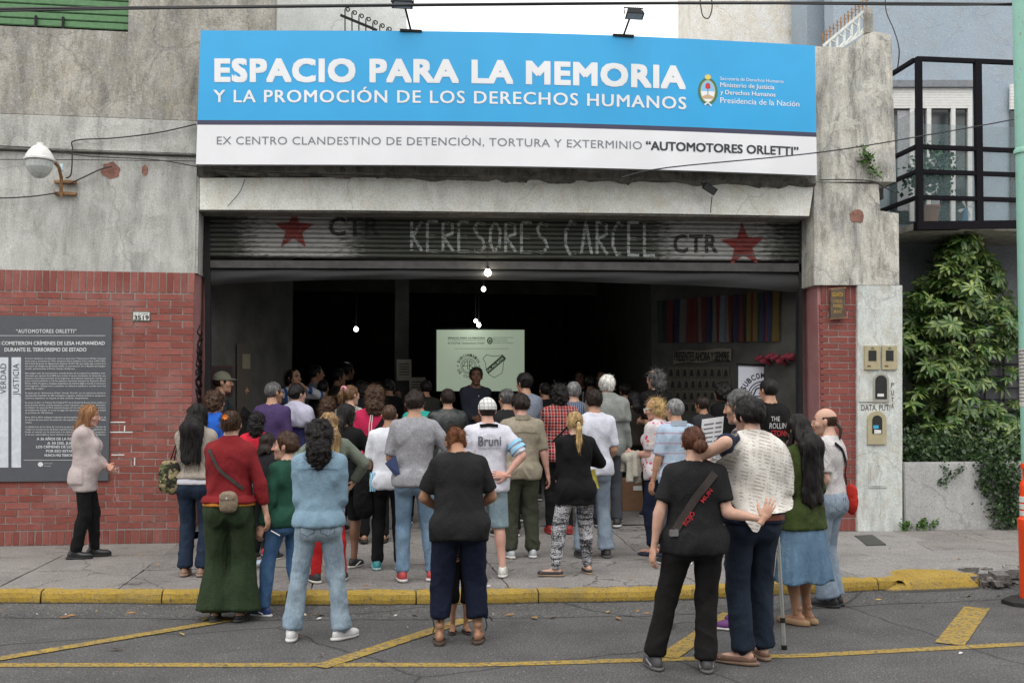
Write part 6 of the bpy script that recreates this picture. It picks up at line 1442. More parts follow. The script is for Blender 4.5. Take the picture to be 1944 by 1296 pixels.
def person(label, u=None, vt=None, Y=None, face=0, H=None, x=None, w_=1.0, belly=0.0, bust=0.0, hips=1.0, skin='mid', vf=None,
           top=None, bottom=None, shoes=('sneaker', (.03, .03, .03), (.6, .6, .6)), hair=('short', 'dark'), head=(0, 0, 0), lean=(0, 0, 0),
           hands=None, hp=('relax', 'relax'), stance=.11, feet=None, q=1, beard=None, extra=None, child=1.0, hunch=0.0):
    """face: heading in degrees, 0 looks into the garage; local frame x right, y forward, z up"""
    global NPERS
    NPERS += 1; sd = NPERS; rng = np.random.RandomState(sd * 13 + 5)
    if vf is not None:
        z = 0.0
        for _ in range(4): p = PZ(u, vf, z); z = floor_z(p.x, p.y)
        Y = p.y; px = p.x
    else: px = XU(u, Y, 1.4)
    if x is not None: px = x
    fzv = floor_z(px, Y); topz = PY(u, vt, Y).z if vt is not None else fzv + H
    if H is None: H = (topz - fzv) / (1 - .0) + hunch
    root = empty('person', (px, Y, fzv), label, 'person', 'people gathered in front of the garage', -R(face))
    k = H / 1.75; hv = {3: .0122, 2: .0155, 1: .021, 0: .024}[q]; sc = SKIN[skin] if isinstance(skin, str) else skin; skc = np.array(sc)
    Lr = RotM(*[R(a) for a in lean]); piv = np.array((0, 0, .95)) * k
    def U(p): return piv + Lr @ (np.array(p) * k - piv)
    # joints
    hj = [np.array((s * .088 * hips, 0, .915)) * k for s in (-1, 1)]; shj = [U((s * .150 * w_, -.008, 1.408)) for s in (-1, 1)]
    if feet is None: feet = [(-stance, 0.0, 8), (stance, .0, 8)]
    ank = [np.array((f_[0], f_[1], .085 * k)) for f_ in feet]; kne = []
    for i in (0, 1): kk_, a_ = ik(hj[i], ank[i], .435 * k, .405 * k, (0.05 * (-1, 1)[i], 1, 0)); kne.append(kk_); ank[i] = a_
    if hands is None: hands = [(-.23 * w_ - .01, .05, .80), (.23 * w_ + .01, .05, .80)]
    elb = []; wri = []
    for i in (0, 1):
        s = (-1, 1)[i]; hd = hands[i]; tgt = U(hd[:3]) if len(hd) < 4 or hd[3] == 'u' else np.array(hd[:3]) * k
        hint = hd[4] if len(hd) > 4 else (s * .12, -1, -.35); e_, t_ = ik(shj[i], tgt, .29 * k, .255 * k, hint); elb.append(e_); wri.append(t_)
    hR = Lr @ RotM(*[R(a) for a in head]); neck0 = U((0, -.015, 1.47)); hc = U((0, .012, 1.52)) + hR @ (np.array((0, .008, .105)) * k)
    if hunch: hc = hc + np.array((0, .06, -.02)) * k
    allp = np.array(shj + elb + wri + ank + kne + hj + [hc]); lo = allp.min(0) - np.array((.17, .19, 0)) ; hi = allp.max(0) + np.array((.17, .19, .0)); lo[2] = .03; hi[2] = max(shj[0][2], shj[1][2], neck0[2], wri[0][2], wri[1][2]) + .12 * k
    lo[0] = min(lo[0], -.33 * w_); hi[0] = max(hi[0], .33 * w_); lo[1] = min(lo[1], -.26); hi[1] = max(hi[1], .26)
    g = Grid(lo, hi, hv); v3 = lambda a: [q_ * k for q_ in a]
    E = lambda c, r: ell(g, U(c), v3(r), Lr)
    pel = ell(g, np.array((0, -.005, .955)) * k, v3((.162 * hips * (w_ * .5 + .5), .108, .115))); 
    for s in (-1, 1): pel = smin(pel, ell(g, np.array((s * .072 * hips, -.042, .895)) * k, v3((.084 * hips, .082 * hips, .105))), .05 * k)
    wst = E((0, -.0, 1.10), (.138 * w_ + belly * .5, .098 + belly * .35, .15)); ch = E((0, -.005, 1.29), (.163 * w_, .112 + belly * .15, .175)); tor = smin(wst, ch, .06 * k)
    if belly > 0: tor = smin(tor, E((0, .05 + belly, 1.06), (.13 + belly, .09 + belly * .6, .13)), .05 * k)
    if bust > 0:
        for s in (-1, 1): tor = smin(tor, E((s * .072, .085, 1.27), (.062 + bust, .055 + bust, .062 + bust)), .04 * k)
    tor = smin(tor, cone(g, shj[0], shj[1], .049 * k, .049 * k), .045 * k); tor = smin(tor, cone(g, U((0, -.03, 1.40)), U((0, -.02, 1.49)), .075 * k, .05 * k), .05 * k)
    for s in (-1, 1): tor = smin(tor, cone(g, U((s * .03, -.02, 1.475)), U((s * .135 * w_, -.015, 1.425)), .042 * k, .040 * k), .035 * k)
    for s in (-1, 1): tor = smin(tor, E((s * .085 * w_, -.075, 1.34), (.07, .035, .10)), .04 * k)
    bod = smin(tor, pel, .06 * k)
    nk = cone(g, neck0, hc + hR @ np.array((0, -.025, -.05)) * k, .056 * k, .054 * k)
    la, lb_ = (.054 + .012 * (w_ - 1)) * k, .040 * k; arms = []; legs = []
    for i in (0, 1):
        f = smin(cone(g, shj[i], elb[i], la, lb_), cone(g, elb[i], wri[i], lb_ * .98, .0265 * k), .02 * k); f = smin(f, cone(g, elb[i] + (wri[i] - elb[i]) * .1, elb[i] + (wri[i] - elb[i]) * .45, .041 * k, .034 * k), .02 * k); arms.append(f)
        th = .078 * k * (hips * .6 + .4); f = smin(cone(g, hj[i], kne[i], th, .056 * k), cone(g, kne[i], ank[i], .054 * k, .036 * k), .03 * k); cm = kne[i] + (ank[i] - kne[i]) * .28 + np.array((0, -.02, 0)) * k; f = smin(f, ell(g, cm, v3((.052, .055, .11))), .03 * k); legs.append(f)
    f = smin(bod, smin(arms[0], arms[1], .01), .035 * k); f = smin(f, nk, .035 * k); f = smin(f, smin(legs[0], legs[1], .008), .04 * k)
    P, Q = coarse(g, f, {3: .0165, 2: .020, 1: .025, 0: .03}[q]); P = smooth_mesh(P, Q, 1, .35); parts = [(P, Q, np.tile(skc, (len(P), 1)))]
    # head
    hh = {3: .0068, 2: .0090, 1: .0125, 0: .014}[q]; hP, hQ, hC = head_mesh(hh, bust > 0, sc, HAIR[beard] if beard else None, np.array(HAIR[hair[1]]) * .8 if hair[1] not in ('white', 'grey') else (.2, .18, .16))
    hs_k = k * 1.03 * (1.0 + (child - 1)); hP = (hR @ (hP * hs_k).T).T + hc; parts.append((hP, hQ, hC))
    for i in (0, 1):
        s = (-1, 1)[i]; d = wri[i] - elb[i]; d = d / np.linalg.norm(d); hd = hands[i]; bk = np.array(hd[5]) if len(hd) > 5 else np.array((s, -.35, .1)); dr = np.array(hd[6]) if len(hd) > 6 else d
        pP, pQ = place_hand(hp[i], s, wri[i] + d * .005, dr, bk, k, .0055 if q > 2 else (.0075 if q > 1 else .011)); parts.append((pP, pQ, np.tile(skc * (1.03, .97, .95), (len(pP), 1))))
    if shoes[0] in ('sandal', 'flat', 'clog') and (q > 1):
        for i in (0, 1): fP, fQ = footskin(); an = -R(feet[i][2] * (-1, 1)[i]); rz = RotM(0, 0, an); fP = (rz @ (fP * k * .97).T).T + np.array((ank[i][0], ank[i][1], .012)); parts.append((fP, fQ, np.tile(skc, (len(fP), 1))))
    off = 0; VV = []; QQ = []; CC = []
    for P_, Q_, C_ in parts: VV.append(P_); QQ.append(Q_ + off); CC.append(C_); off += len(P_)
    emitmesh('body', np.concatenate(VV), np.concatenate(QQ), SKM, root, np.concatenate(CC))
    # clothes -------------------------------------------------------
    def upz(c):  # height measured along the leaning torso, in unscaled metres
        n = Lr @ np.array((0, 0, 1)); return ((g.X - piv[0]) * n[0] + (g.Y - piv[1]) * n[1] + (g.Z - piv[2]) * n[2]) / k + .95
    UZ = upz(0)
    FT = None; BP = []
    if bottom:
        kd = bottom[0]; bm_ = bottom[1]; op = bottom[2] if len(bottom) > 2 else {}
        wz = op.get('waist', 1.04); t_ = op.get('t', .011)
        if kd == 'skirt':
            ln = op['len']; fl = op.get('flare', .06); c0 = np.array((0, -.012, 1.0)) * k; r0 = .150 * hips * k; zt_ = wz * k; zb_ = ln * k
            an = np.arctan2(g.Y - c0[1], g.X - c0[0]); tt_ = np.clip((zt_ - g.Z) / (zt_ - zb_), 0, 1.05); rr = r0 * .92 + (.035 + fl) * k * tt_ ** .9 + .03 * k * np.sin(np.clip(tt_ * 3, 0, 1) * 1.57)
            ple = op.get('pleat', .012) * k * tt_ * (np.sin(an * op.get('n', 11) + sd) + .5 * np.sin(an * op.get('n', 11) * 2.3 + 1)); rad = np.hypot(g.X - c0[0], (g.Y - c0[1]) * 1.35)
            F_ = smin(rad - rr - ple, pel - .016, .02); F_ = np.maximum(np.maximum(F_ * .8, g.Z - zt_), zb_ + .012 * np.sin(an * 5) - g.Z)
        else:
            leg = []; hem = op.get('hem', .045); kn = op.get('knee', .068); th = op.get('thigh', .092); endf = op.get('end', 1.0)  # fraction knee->ankle, <0: above the knee
            for i in (0, 1):
                if endf > 0:
                    e_ = kne[i] + (ank[i] - kne[i]) * endf
                    f1 = smin(cone(g, hj[i], kne[i], th * k * (hips * .6 + .4), kn * k), cone(g, kne[i], e_, kn * k, hem * k, cut=.0), .02)
                    f1 = smin(f1, legs[i] - .006, .015); dd = (ank[i] - kne[i]); dd /= np.linalg.norm(dd); f1 = np.maximum(f1, (g.X - e_[0]) * dd[0] + (g.Y - e_[1]) * dd[1] + (g.Z - e_[2]) * dd[2] - op.get('drop', .03))
                else:
                    e_ = hj[i] + (kne[i] - hj[i]) * (1 + endf); f1 = cone(g, hj[i], e_, th * k, hem * k, cut=0.0); dd = e_ - hj[i]; dd /= np.linalg.norm(dd); f1 = np.maximum(f1, (g.X - e_[0]) * dd[0] + (g.Y - e_[1]) * dd[1] + (g.Z - e_[2]) * dd[2])
                leg.append(f1)
            F_ = smin(pel - (t_ + .003), smin(leg[0], leg[1], .004), .03 * k); F_ = np.maximum(F_, UZ * 0 + (g.Z - wz * k))
        FT = F_; P, Q = g.mesh(F_)
        if len(P):
            P = smooth_mesh(P, Q, 1, .5); N = vnormals(P, Q); am = op.get('fold', .012)
            zk_ = kne[0][2]; wgt = .5 + .9 * np.exp(-((P[:, 2] - .12) / .14) ** 2) + .55 * np.exp(-((P[:, 2] - zk_) / .10) ** 2) + .45 * np.exp(-((P[:, 2] - .86 * k) / .07) ** 2)
            if top: tz_ = min(q_[2].get('hem', .9) for q_ in top if not q_[2].get('tuck')) if any(not q_[2].get('tuck') for q_ in top) else 1.1; wgt = wgt * (.15 + .85 * np.clip((tz_ * k + .01 - P[:, 2]) / .05, 0, 1))
            if kd != 'skirt': P = P + (folds(P, N, am, (12, 12, 2.2) if op.get('vert') else (10, 10, 8), sd, .35) - P) * (1.3 if op.get('vert') else wgt[:, None])
            else: P = folds(P, N, .005, (10, 10, 2), sd, 0)
            BP.append(P); o = emitmesh('skirt' if kd == 'skirt' else op.get('name', 'trousers'), P, Q, bm_, root)
            if op.get('cuff'): pass
            if op.get('pockets') and q > 1:
                N = None
                for s in (-1, 1):
                    # back pocket outlines laid on the seat by projecting along +y
                    sel = np.abs(P[:, 0] - s * .078 * k) < .15
                    pts_ = []
                    for (a_, b_) in ((-.055, .055), (.055, .055), (.052, -.045), (0, -.065), (-.052, -.045), (-.055, .055)):
                        X_, Z_ = s * .080 * k + a_ * k, .905 * k + b_ * k; dd = (P[:, 0] - X_) ** 2 + (P[:, 2] - Z_) ** 2 + np.where(P[:, 1] > 0, 9, 0); j = dd.argmin(); pts_.append(P[j] + np.array((0, -.004, 0)))
                    a = MB(); a.tube(pts_, .0022, 4); a.build('pocket_seam', op['pockets'], o)
    sh_d = (Lr @ np.array((0, 0, 1)))
    def garment(name, m, op, t_=.010, seed=0):
        hem = op.get('hem', .90); loose = op.get('loose', 1.0); sl = op.get('sleeve', .45); nz = op.get('neck', 1.485)
        b = smin(tor - t_ * k, (pel - t_ * k) if hem < 1.0 else tor, .08 * k)
        hemr = op.get('hemr', .152) * (w_ * .6 + .4) * max(1, hips * .9) + belly * .3
        dr = cone(g, U((0, -.0 + belly * .3, 1.30)), U((0, -.005 + belly * .4, hem - .02)), (.142 * w_ + .006 * loose) * k, hemr * k, sy=.72)
        b = smin(b, dr, .04 * k) if loose > 0 else b
        if FT is not None and not op.get('tuck'): b = np.minimum(b, FT - .017 * k)
        side = smax(b, -(UZ - hem) * k, .006); 
        F_ = side; r1, r2 = (.055 + .007 * loose + .010 * (w_ - 1)) * k, (.053 + .013 * loose) * k
        for i in (0, 1):
            if sl <= 0: continue
            s1 = min(1.0, sl / .53)
            if sl <= .5: e_ = shj[i] + (elb[i] - shj[i]) * (sl / .5 * .96); a_ = cone(g, shj[i], e_, r1, r2 * (1.02 if sl < .45 else .9), cut=0.0)
            else:
                e_ = elb[i] + (wri[i] - elb[i]) * ((sl - .5) / .5); a_ = smin(cone(g, shj[i], elb[i], r1, (.045 + .008 * loose) * k), cone(g, elb[i], e_, (.045 + .007 * loose) * k, (.033 + .008 * loose) * k, cut=0.0), .022 * k)
                a_ = smin(a_, arms[i] - .008, .01); d = wri[i] - elb[i]; d = d / np.linalg.norm(d); a_ = np.maximum(a_, (g.X - e_[0]) * d[0] + (g.Y - e_[1]) * d[1] + (g.Z - e_[2]) * d[2])
            F_ = smin(F_, a_, .028 * k)
        # neckline: cut by a plane tipped forward and by the neck itself
        ctr = U((0, -.015, nz)); nrm = Lr @ np.array((0, .28 if not op.get('vneck') else .75, 1.0)); nrm /= np.linalg.norm(nrm); pl = (g.X - ctr[0]) * nrm[0] + (g.Y - ctr[1]) * nrm[1] + (g.Z - ctr[2]) * nrm[2]
        near = cone(g, U((0, -.01, 1.40)), U((0, .0, 1.62)), .072 * k, .078 * k)
        F_ = smax(F_, smax(-near - .0, 0 * pl - 1, .001) if False else -smax(near, -pl, .005), .004)
        if op.get('open'):  # jacket open at the front
            F_ = np.maximum(F_, np.minimum(.035 * k + .25 * np.clip(1.35 - UZ, 0, .4) * 0 - np.abs(g.X), 9) * (g.Y > 0) - 1e3 * (g.Y <= 0))
        if PV: F_ = np.minimum(F_, np.where((UZ > hem) & ((g.Y < 0) | (not op.get('open'))), PV[-1] - .018 * k, 9))
        PV.append(F_); P, Q = g.mesh(F_)
        if not len(P): return None
        P = smooth_mesh(P, Q, 1, .5); N = vnormals(P, Q); am = op.get('fold', .013) if t_ > .006 else .003
        zz_ = ((P - piv) @ (Lr @ np.array((0, 0, 1)))) / k + .95; wg = .65 + .7 * np.exp(-((zz_ - hem - .1) / .12) ** 2) + .4 * np.exp(-((zz_ - 1.28) / .07) ** 2) * (np.abs(P[:, 0]) > .09)
        P = P + (folds(P, N, am, op.get('ff', (9, 9, 6)), sd + seed, .8) - P) * wg[:, None]
        GP.append(P); return emitmesh(name, P, Q, m, root)
    GP = []; PV = []
    if top:
        for j, (nm, m, op) in enumerate(top): garment(nm, m, op, op.get('t', .010 + .012 * j), j * 7)
    # shoes -------------------------------------------------------
    (uP, uQ), (sP, sQ) = shoe_parts(shoes[0]); um = plain('shoe_upper', shoes[1], .35 if shoes[0] == 'boot' else .6, var=.1, scale=30); sm_ = plain('shoe_sole', shoes[2], .7, var=.1)
    for i in (0, 1):
        an = -R(feet[i][2] * (-1, 1)[i]); rz = RotM(0, 0, an); tr = lambda A: (rz @ (A * k * 1.02).T).T + np.array((ank[i][0], ank[i][1], .0))
        o = emitmesh('shoe', tr(uP), uQ, um, root); emitmesh('sole', tr(sP), sQ, sm_, o)
        if shoes[0] == 'sneaker' and q > 1 and len(shoes) > 3:
            for s in (-1, 1):
                a = MB(); a.tube([tr(np.array([[s * .043, -.03, .03]]))[0], tr(np.array([[s * .046, .02, .05]]))[0], tr(np.array([[s * .042, .06, .06]]))[0]], .006, 5); a.build('side_stripe', plain('shoe_stripe', shoes[3], .6), o)
    # hair -------------------------------------------------------
    style, hcname = hair[0], hair[1]; hc_ = np.array(HAIR[hcname]); ho = hair[2] if len(hair) > 2 else {}
    hg_h = {3: .0072, 2: .0088, 1: .0125, 0: .015}[q]; Ln = ho.get('len', .0)
    g2 = Grid((-.19, -.24, -.16 - Ln), (.19, .16, .17), hg_h)
    sk = ell(g2, (0, -.012, .028), (.0745, .095, .088)); th_ = ho.get('th', .008) + (.006 if style == 'short' else .002 if style == 'crop' else 0); F_ = sk - th_
    hairline = (g2.Y - (.052 + .30 * (g2.Z - .045)))   # in front of this is face
    line2 = -(g2.Z - (-.052 + .28 * np.clip(g2.Y + .03, 0, .2) * 1.0 + .9 * np.clip(g2.Y - .02, 0, .1)))
    ear = -ell(g2, (0, -.002, -.012), (.2, .022, .034))
    strandf = (g2.X * 60, g2.Y * 60)
    nzg = lambda fr, s_: vnoise(np.stack([g2.X * fr[0], g2.Y * fr[1], g2.Z * fr[2]], -1), s_) - .5
    if style in ('short', 'crop'):
        F_ = smax(F_, hairline, .012); F_ = smax(F_, line2, .012); F_ = smax(F_, ear, .006); F_ = F_ - (.010 if style == 'short' else .003) * nzg((40, 40, 40), sd) - .008 * nzg((85, 85, 60), sd + 4) * (style == 'short') - .016 * nzg((16, 16, 16), sd + 1) * (style == 'short')
    elif style == 'bald':
        ring = np.maximum(g2.Z - .045, -(g2.Z + .05)); F_ = smax(sk - .003, hairline + .03, .01); F_ = smax(F_, ring, .01); F_ = smax(F_, ear, .006)
    elif style == 'buzz': F_ = smax(smax(smax(sk - .0035, hairline + .025, .01), line2, .01), ear, .006)
    elif style == 'curly':
        r_ = ho.get('r', .035) * .8; F_ = ell(g2, (0, -.028, .022), (.082 + r_, .092 + r_, .088 + r_)); F_ = smin(F_, ell(g2, (0, -.06 - min(.05, Ln * .4), -.05 - Ln * .5), (.072 + r_, .055 + r_, .07 + Ln * .62)), .04); F_ = smax(F_, hairline - .012, .02)
        F_ = smax(F_, -ell(g2, (0, .10, -.03), (.062, .075, .105)), .015); F_ = F_ - .030 * nzg((34, 34, 34), sd) - .022 * nzg((70, 70, 70), sd + 1)
    elif style in ('long', 'straight'):
        wv_ = ho.get('wave', .008); F_ = smax(sk - .014, hairline - .004, .015); wd = ho.get('w', .085)
        yb_ = -.085 - ho.get('back', min(.07, Ln * .35)); col_ = smin(cone(g2, (0, -.045, .0), (ho.get('dx', 0), yb_, -.13), .082, wd, sy=.62), cone(g2, (0, yb_, -.13), (ho.get('dx', 0), yb_ - .005, -.06 - Ln), wd, wd * .9, sy=.5), .03); col_ = np.maximum(col_, -(g2.Z + .10 + Ln - .02 * np.sin(g2.X * 45)))
        for s in (-1, 1): col_ = smin(col_, cone(g2, (s * .066, -.01, .04), (s * .075, .0, -.09 - Ln * ho.get('front', .25)), .03, .028), .03)
        F_ = smin(F_, col_, .03); F_ = smax(F_, -ell(g2, (0, .10, -.02), (.060, .085, .11)), .01); an = np.arctan2(g2.X, -(g2.Y + .0))
        F_ = F_ - .016 * (vnoise(np.stack([an * 9 + g2.Z * 1.5 * (1 + wv_ * 60), g2.Z * (2 + wv_ * 250), an * 0], -1), sd) - .5) - wv_ * nzg((24, 24, 16), sd + 2) * 2
    elif style in ('pony', 'bun', 'tied'):
        F_ = smax(smax(smax(sk - .010, hairline + .004, .01), line2, .01), ear, .005); tz = ho.get('z', .03); kn_ = np.array((ho.get('x', 0), -.108, tz))
        if style == 'pony':
            F_ = smin(F_, cone(g2, kn_, kn_ + np.array((0, -.03, -.01)), .018, .022), .012); m1 = kn_ + np.array((.0, -.05, -.06)); m2 = kn_ + np.array((ho.get('dx', .0), -.045, -Ln * .55)); m3 = kn_ + np.array((ho.get('dx', .0) * 1.3, -.02, -Ln)); F_ = smin(F_, cone(g2, kn_ + np.array((0, -.03, -.005)), m1, .022, .030), .015); F_ = smin(F_, cone(g2, m1, m2, .030, .030), .015); F_ = smin(F_, cone(g2, m2, m3, .030, .010), .015)
        elif style == 'bun': F_ = smin(F_, ell(g2, kn_ + np.array((0.0, -.035, -.01)), (.052, .042, .050)), .008)
        else: F_ = smin(F_, ell(g2, (.0, -.08, .05), (.055, .045, .06)), .03)
        F_ = F_ - (.018 if style == 'tied' else .007) * nzg((44, 44, 20), sd) - (.012 if style == 'tied' else 0) * nzg((20, 20, 20), sd + 3)
    P, Q = g2.mesh(F_)
    if len(P):
        P = smooth_mesh(P, Q, 1, .45); N = vnormals(P, Q); cv = hc_ * (.35 + 1.3 * vnoise(P * np.array((70, 70, 14)), sd)[:, None])
        if 'roots' in ho: m = np.clip((P[:, 2] - .0) / .08, 0, 1)[:, None]; cv = cv * (1 - m) + np.array(HAIR[ho['roots']]) * m
        if 'tips' in ho: m = np.clip((-P[:, 2]) / (.1 + Ln), 0, 1)[:, None]; cv = cv * (1 - m) + np.array(HAIR[ho['tips']]) * m
        if False: m = (vnoise(P * 30, 3)[:, None] > .55) & (P[:, 2:3] > .09); cv = np.where(m, skc * .7, cv)
        curlyf = lambda p: rng.randn(3); down = lambda p: (p[0] * 2, -.2, -1.0); back_ = lambda p: (p[0] * .5, -.8, -.5 if p[1] < 0 else .2)
        tr = lambda A: (hR @ (A * hs_k).T).T + hc; hair_o = emitmesh('hair', tr(P), Q, HRM, root, cv)
        if q > 0 and style not in ('buzz',):
            ns = {3: 800, 2: 350, 1: 80}[q] * (2 if style == 'curly' else 1)
            fl = curlyf if style == 'curly' else (down if style in ('long', 'straight', 'pony') else back_); LL = {'curly': .035, 'long': .09, 'straight': .10, 'pony': .05, 'bun': .03, 'tied': .05, 'short': .028, 'crop': .009, 'bald': .008}[style]
            r_ = strands(P, N, fl, ns, LL, .0016 if q > 2 else .0022, hc_, rng, jit=.9 if style == 'curly' else .25, out=.5 if style == 'curly' else .2)
            if r_: emitmesh('stray_hair', tr(r_[0]), r_[1], HRM, hair_o, r_[2], False)
    J = dict(root=root, k=k, sh=shj, el=elb, wr=wri, hc=hc, hR=hR, U=U, kn=kne, an=ank, hip=hj, Lr=Lr, hs=hs_k, w_=w_, g=g, tor=tor, bod=bod, P=np.concatenate(GP + BP) if GP + BP else None)
    if extra: extra(J)
    return J
# accessories ------------------------------------------------------
def JW(J, p): return J['root'].matrix_basis @ Vector(p)
def surf(J, x, z, back=True, off=.03):
    """point on the dressed torso at local x,z seen from behind (or front)"""
    if J['P'] is not None:
        A = J['P']; m = (np.abs(A[:, 0] - x) < .022) & (np.abs(A[:, 2] - z) < .022)
        if m.any(): yy = A[m, 1]; return np.array((x, (yy.min() - off * .3) if back else (yy.max() + off * .3), z))
    g = J['g']; F = J['bod']; i = int(np.clip(round((x - g.lo[0]) / g.h), 0, g.n[0] - 1)); kz = int(np.clip(round((z - g.lo[2]) / g.h), 0, g.n[2] - 1)); col = F[i, :, kz]; ins = np.nonzero(col < 0)[0]
    if not len(ins): return np.array((x, 0, z))
    y = g.lo[1] + g.h * (ins[0] if back else ins[-1]); return np.array((x, y - off if back else y + off, z))
def strap(J, pts, wd, m, name='strap', label=None, top=False, th=.004, off=.032):
    """pts: list of (x,z,back?) in scaled local metres following the body"""
    P = []
    for a, b in zip(pts, pts[1:]):
        for i in range(6):
            t = i / 6; P.append(surf(J, a[0] + (b[0] - a[0]) * t, a[1] + (b[1] - a[1]) * t, a[2], off))
    P.append(surf(J, *pts[-1][:3], off)); P = np.array(P); V = []; F = []
    P[1:-1] = (P[:-2] + P[1:-1] * 2 + P[2:]) / 4
    for i, p in enumerate(P):
        d = P[min(i + 1, len(P) - 1)] - P[max(i - 1, 0)]; d /= np.linalg.norm(d) + 1e-9; s = np.cross(d, (0, 1, 0)); s /= np.linalg.norm(s) + 1e-9; V += [p - s * wd / 2, p + s * wd / 2, p - s * wd / 2 + np.array((0, th, 0)), p + s * wd / 2 + np.array((0, th, 0))]
    for i in range(len(P) - 1):
        a, b = 4 * i, 4 * i + 4; F += [(a, b, b + 1, a + 1), (a + 2, a + 3, b + 3, b + 2), (a, a + 2, b + 2, b), (a + 1, b + 1, b + 3, a + 3)]
    return V, F
def worldify(J, V): return [tuple(J['root'].matrix_basis @ Vector(v)) for v in V]
def sdf_bag(J, c, r, m, h=.008, open_top=False, bump=.012, seed=3, rot=0.0, power=.8):
    """soft bag: rounded slab; returned in world space"""
    g = Grid((-r[0] - .03, -r[1] - .03, -r[2] - .03), (r[0] + .03, r[1] + .03, r[2] + .03), h)
    x, y, z = np.abs(g.X) / r[0], np.abs(g.Y) / r[1], np.abs(g.Z) / r[2]; p = 3.2; f = ((x ** p + y ** 2 + z ** p) ** (1 / p) - 1) * min(r); P, Q = g.mesh(f); P = smooth_mesh(P, Q, 1, .5); N = vnormals(P, Q); P = folds(P, N, bump, (14, 14, 14), seed)
    P = (RotM(0, rot, 0) @ P.T).T + np.array(c); return P, Q

def decal(J, fn, m, cx, cz, name='print', off=.02):
    """flat print on the back of a shirt; fn draws in metres about 0,0"""
    F = Flat(lambda a, b: tuple(surf(J, cx + a, cz + b, True, off))); fn(F); o = F.build(name, m); o.parent = J['root']; return o
def bagthing(name, label, J, c, r, m, cat='bag', **kw):
    P, Q = sdf_bag(J, c, r, m, **kw); root = empty(name, tuple(JW(J, c)), label, cat); mt = J['root'].matrix_basis
    W_ = np.array(mt.to_3x3()) @ P.T; W_ = W_.T + np.array(mt.translation) - np.array(root.location); emitmesh('body', W_, Q, m, root); return root
def addpart(root, J, name, V, F, m):
    W_ = [Vector(v) - root.location for v in worldify(J, V)]; return mesh(name, W_, F, m, root)
# ================================================================== the crowd, nearest last
Fp = lambda *c: fabric('plain', c); Fm = lambda *c: fabric('marl', c); Fk = lambda *c: fabric('knit', c)
JEAN_L = fabric('denim', (.15, .23, .32), (.38, .46, .52)); JEAN_M = fabric('denim', (.085, .15, .24), (.22, .32, .42)); JEAN_D = fabric('denim', (.012, .022, .045), (.025, .04, .07)); CHAM = fabric('chambray', (.21, .32, .41)); JEAN_G = fabric('denim', (.17, .22, .29), (.30, .37, .44))
BLK = Fp(.008, .008, .009); BLK2 = Fm(.017, .017, .018); NAVY = Fp(.008, .012, .028); seam = plain('pocket_stitch', (.10, .12, .15), .8)
SN = lambda c=(.03, .03, .035), s=(.6, .6, .58), *r: ('sneaker', c, s) + tuple(r)
tr = lambda m, **k: ('trousers', m, k)
straight = dict(hem=.062, knee=.063, thigh=.088); slim = dict(hem=.048, knee=.058, thigh=.085)
T_ = lambda m, **k: ('shirt', m, k)
# ---- deep inside -------------------------------------------------
def dim(label, u, vt, Y, face, top, hair, skin='tan', **k): return person(label, u, vt, Y, face=face, top=[T_(top, sleeve=k.pop('sleeve', .9), hem=.9)], bottom=tr(BLK, **slim), hair=hair, skin=skin, q=k.pop('q', 1), **k)
dim('man in a pale shirt standing in the dark, third head from the left inner wall', 597, 693, 3.2, 60, Fp(.30, .31, .32), ('short', 'black'), head=(0, 0, -10))
dim('man in dark clothes in profile behind the ponytail girl, left of two dim faces', 640, 700, 3.6, 75, Fp(.06, .05, .045), ('short', 'black'))
dim('dim standing man with the highest face left of the screen', 656, 688, 4.3, 60, BLK, ('short', 'black'), 'dark')
dim('dim woman with a dark face between the pinned sheet and the curly haired head', 752, 738, 3.4, 160, Fp(.10, .04, .03), ('long', 'black', dict(len=.05)), 'dark', bust=.008)
dim('dark haired man behind the plaid shirt, leftmost dim head right of the screen', 1102, 704, 4.6, 200, BLK, ('short', 'black'), 'dark', q=0)
dim('dim man with his face turned to the door just above the white haired man', 1143, 702, 4.4, 190, BLK, ('short', 'black'), 'tan', q=0)
dim('dim figure in striped tracksuit top between the grey head and the white haired man', 1122, 712, 3.0, 20, fabric('vstripes', (.015, .015, .018), (.5, .5, .5), 9, .08), ('short', 'black'), 'dark')
dim('dim man behind the man in the cap, against the dark notice board', 462, 697, 2.2, 80, BLK, ('crop', 'black'), 'dark')
dim('woman with hair tied back looking right in front of the dark group', 452, 722, 1.5, 100, Fp(.02, .02, .022), ('bun', 'black'), 'tan', bust=.006)
dim('woman in black with loose dark curls in the shade left of the purple t-shirt', 487, 712, 2.3, 30, BLK, ('curly', 'black', dict(len=.05)), 'dark', bust=.006)
dim('man in a white and blue football shirt holding his face, left of the dark column', 556, 700, 2.4, 140, fabric('vstripes', (.5, .5, .52), (.03, .08, .25), 7, .3), ('curly', 'black', dict(r=.012)), 'mid', hands=[(-.06, .16, 1.50, 'u', (-1, .2, -.6)), (.2, .1, .95)])
dim('short dark haired girl with her face down, beside the small boy', 507, 824, -1.55, 20, Fp(.02, .02, .025), ('straight', 'dark', dict(len=.03)), 'mid', child=1.12, q=1)
dim('person in teal seen only behind the shaved head and the grey t-shirt', 795, 744, .3, 5, Fp(.03, .36, .30), ('short', 'dark', dict()), 'mid', q=1)
dim('person with black afro curls standing in front of the portrait photos', 1373, 727, .55, -30, BLK, ('curly', 'black', dict(r=.04)), 'tan', q=1)
dim('woman in red peeping out behind the man with the ponytail', 1561, 812, -2.5, -60, Fp(.55, .07, .04), ('bun', 'dark'), 'mid', bust=.006, q=1, shoes=('sandal', (.2, .02, .02), (.05, .05, .05)))
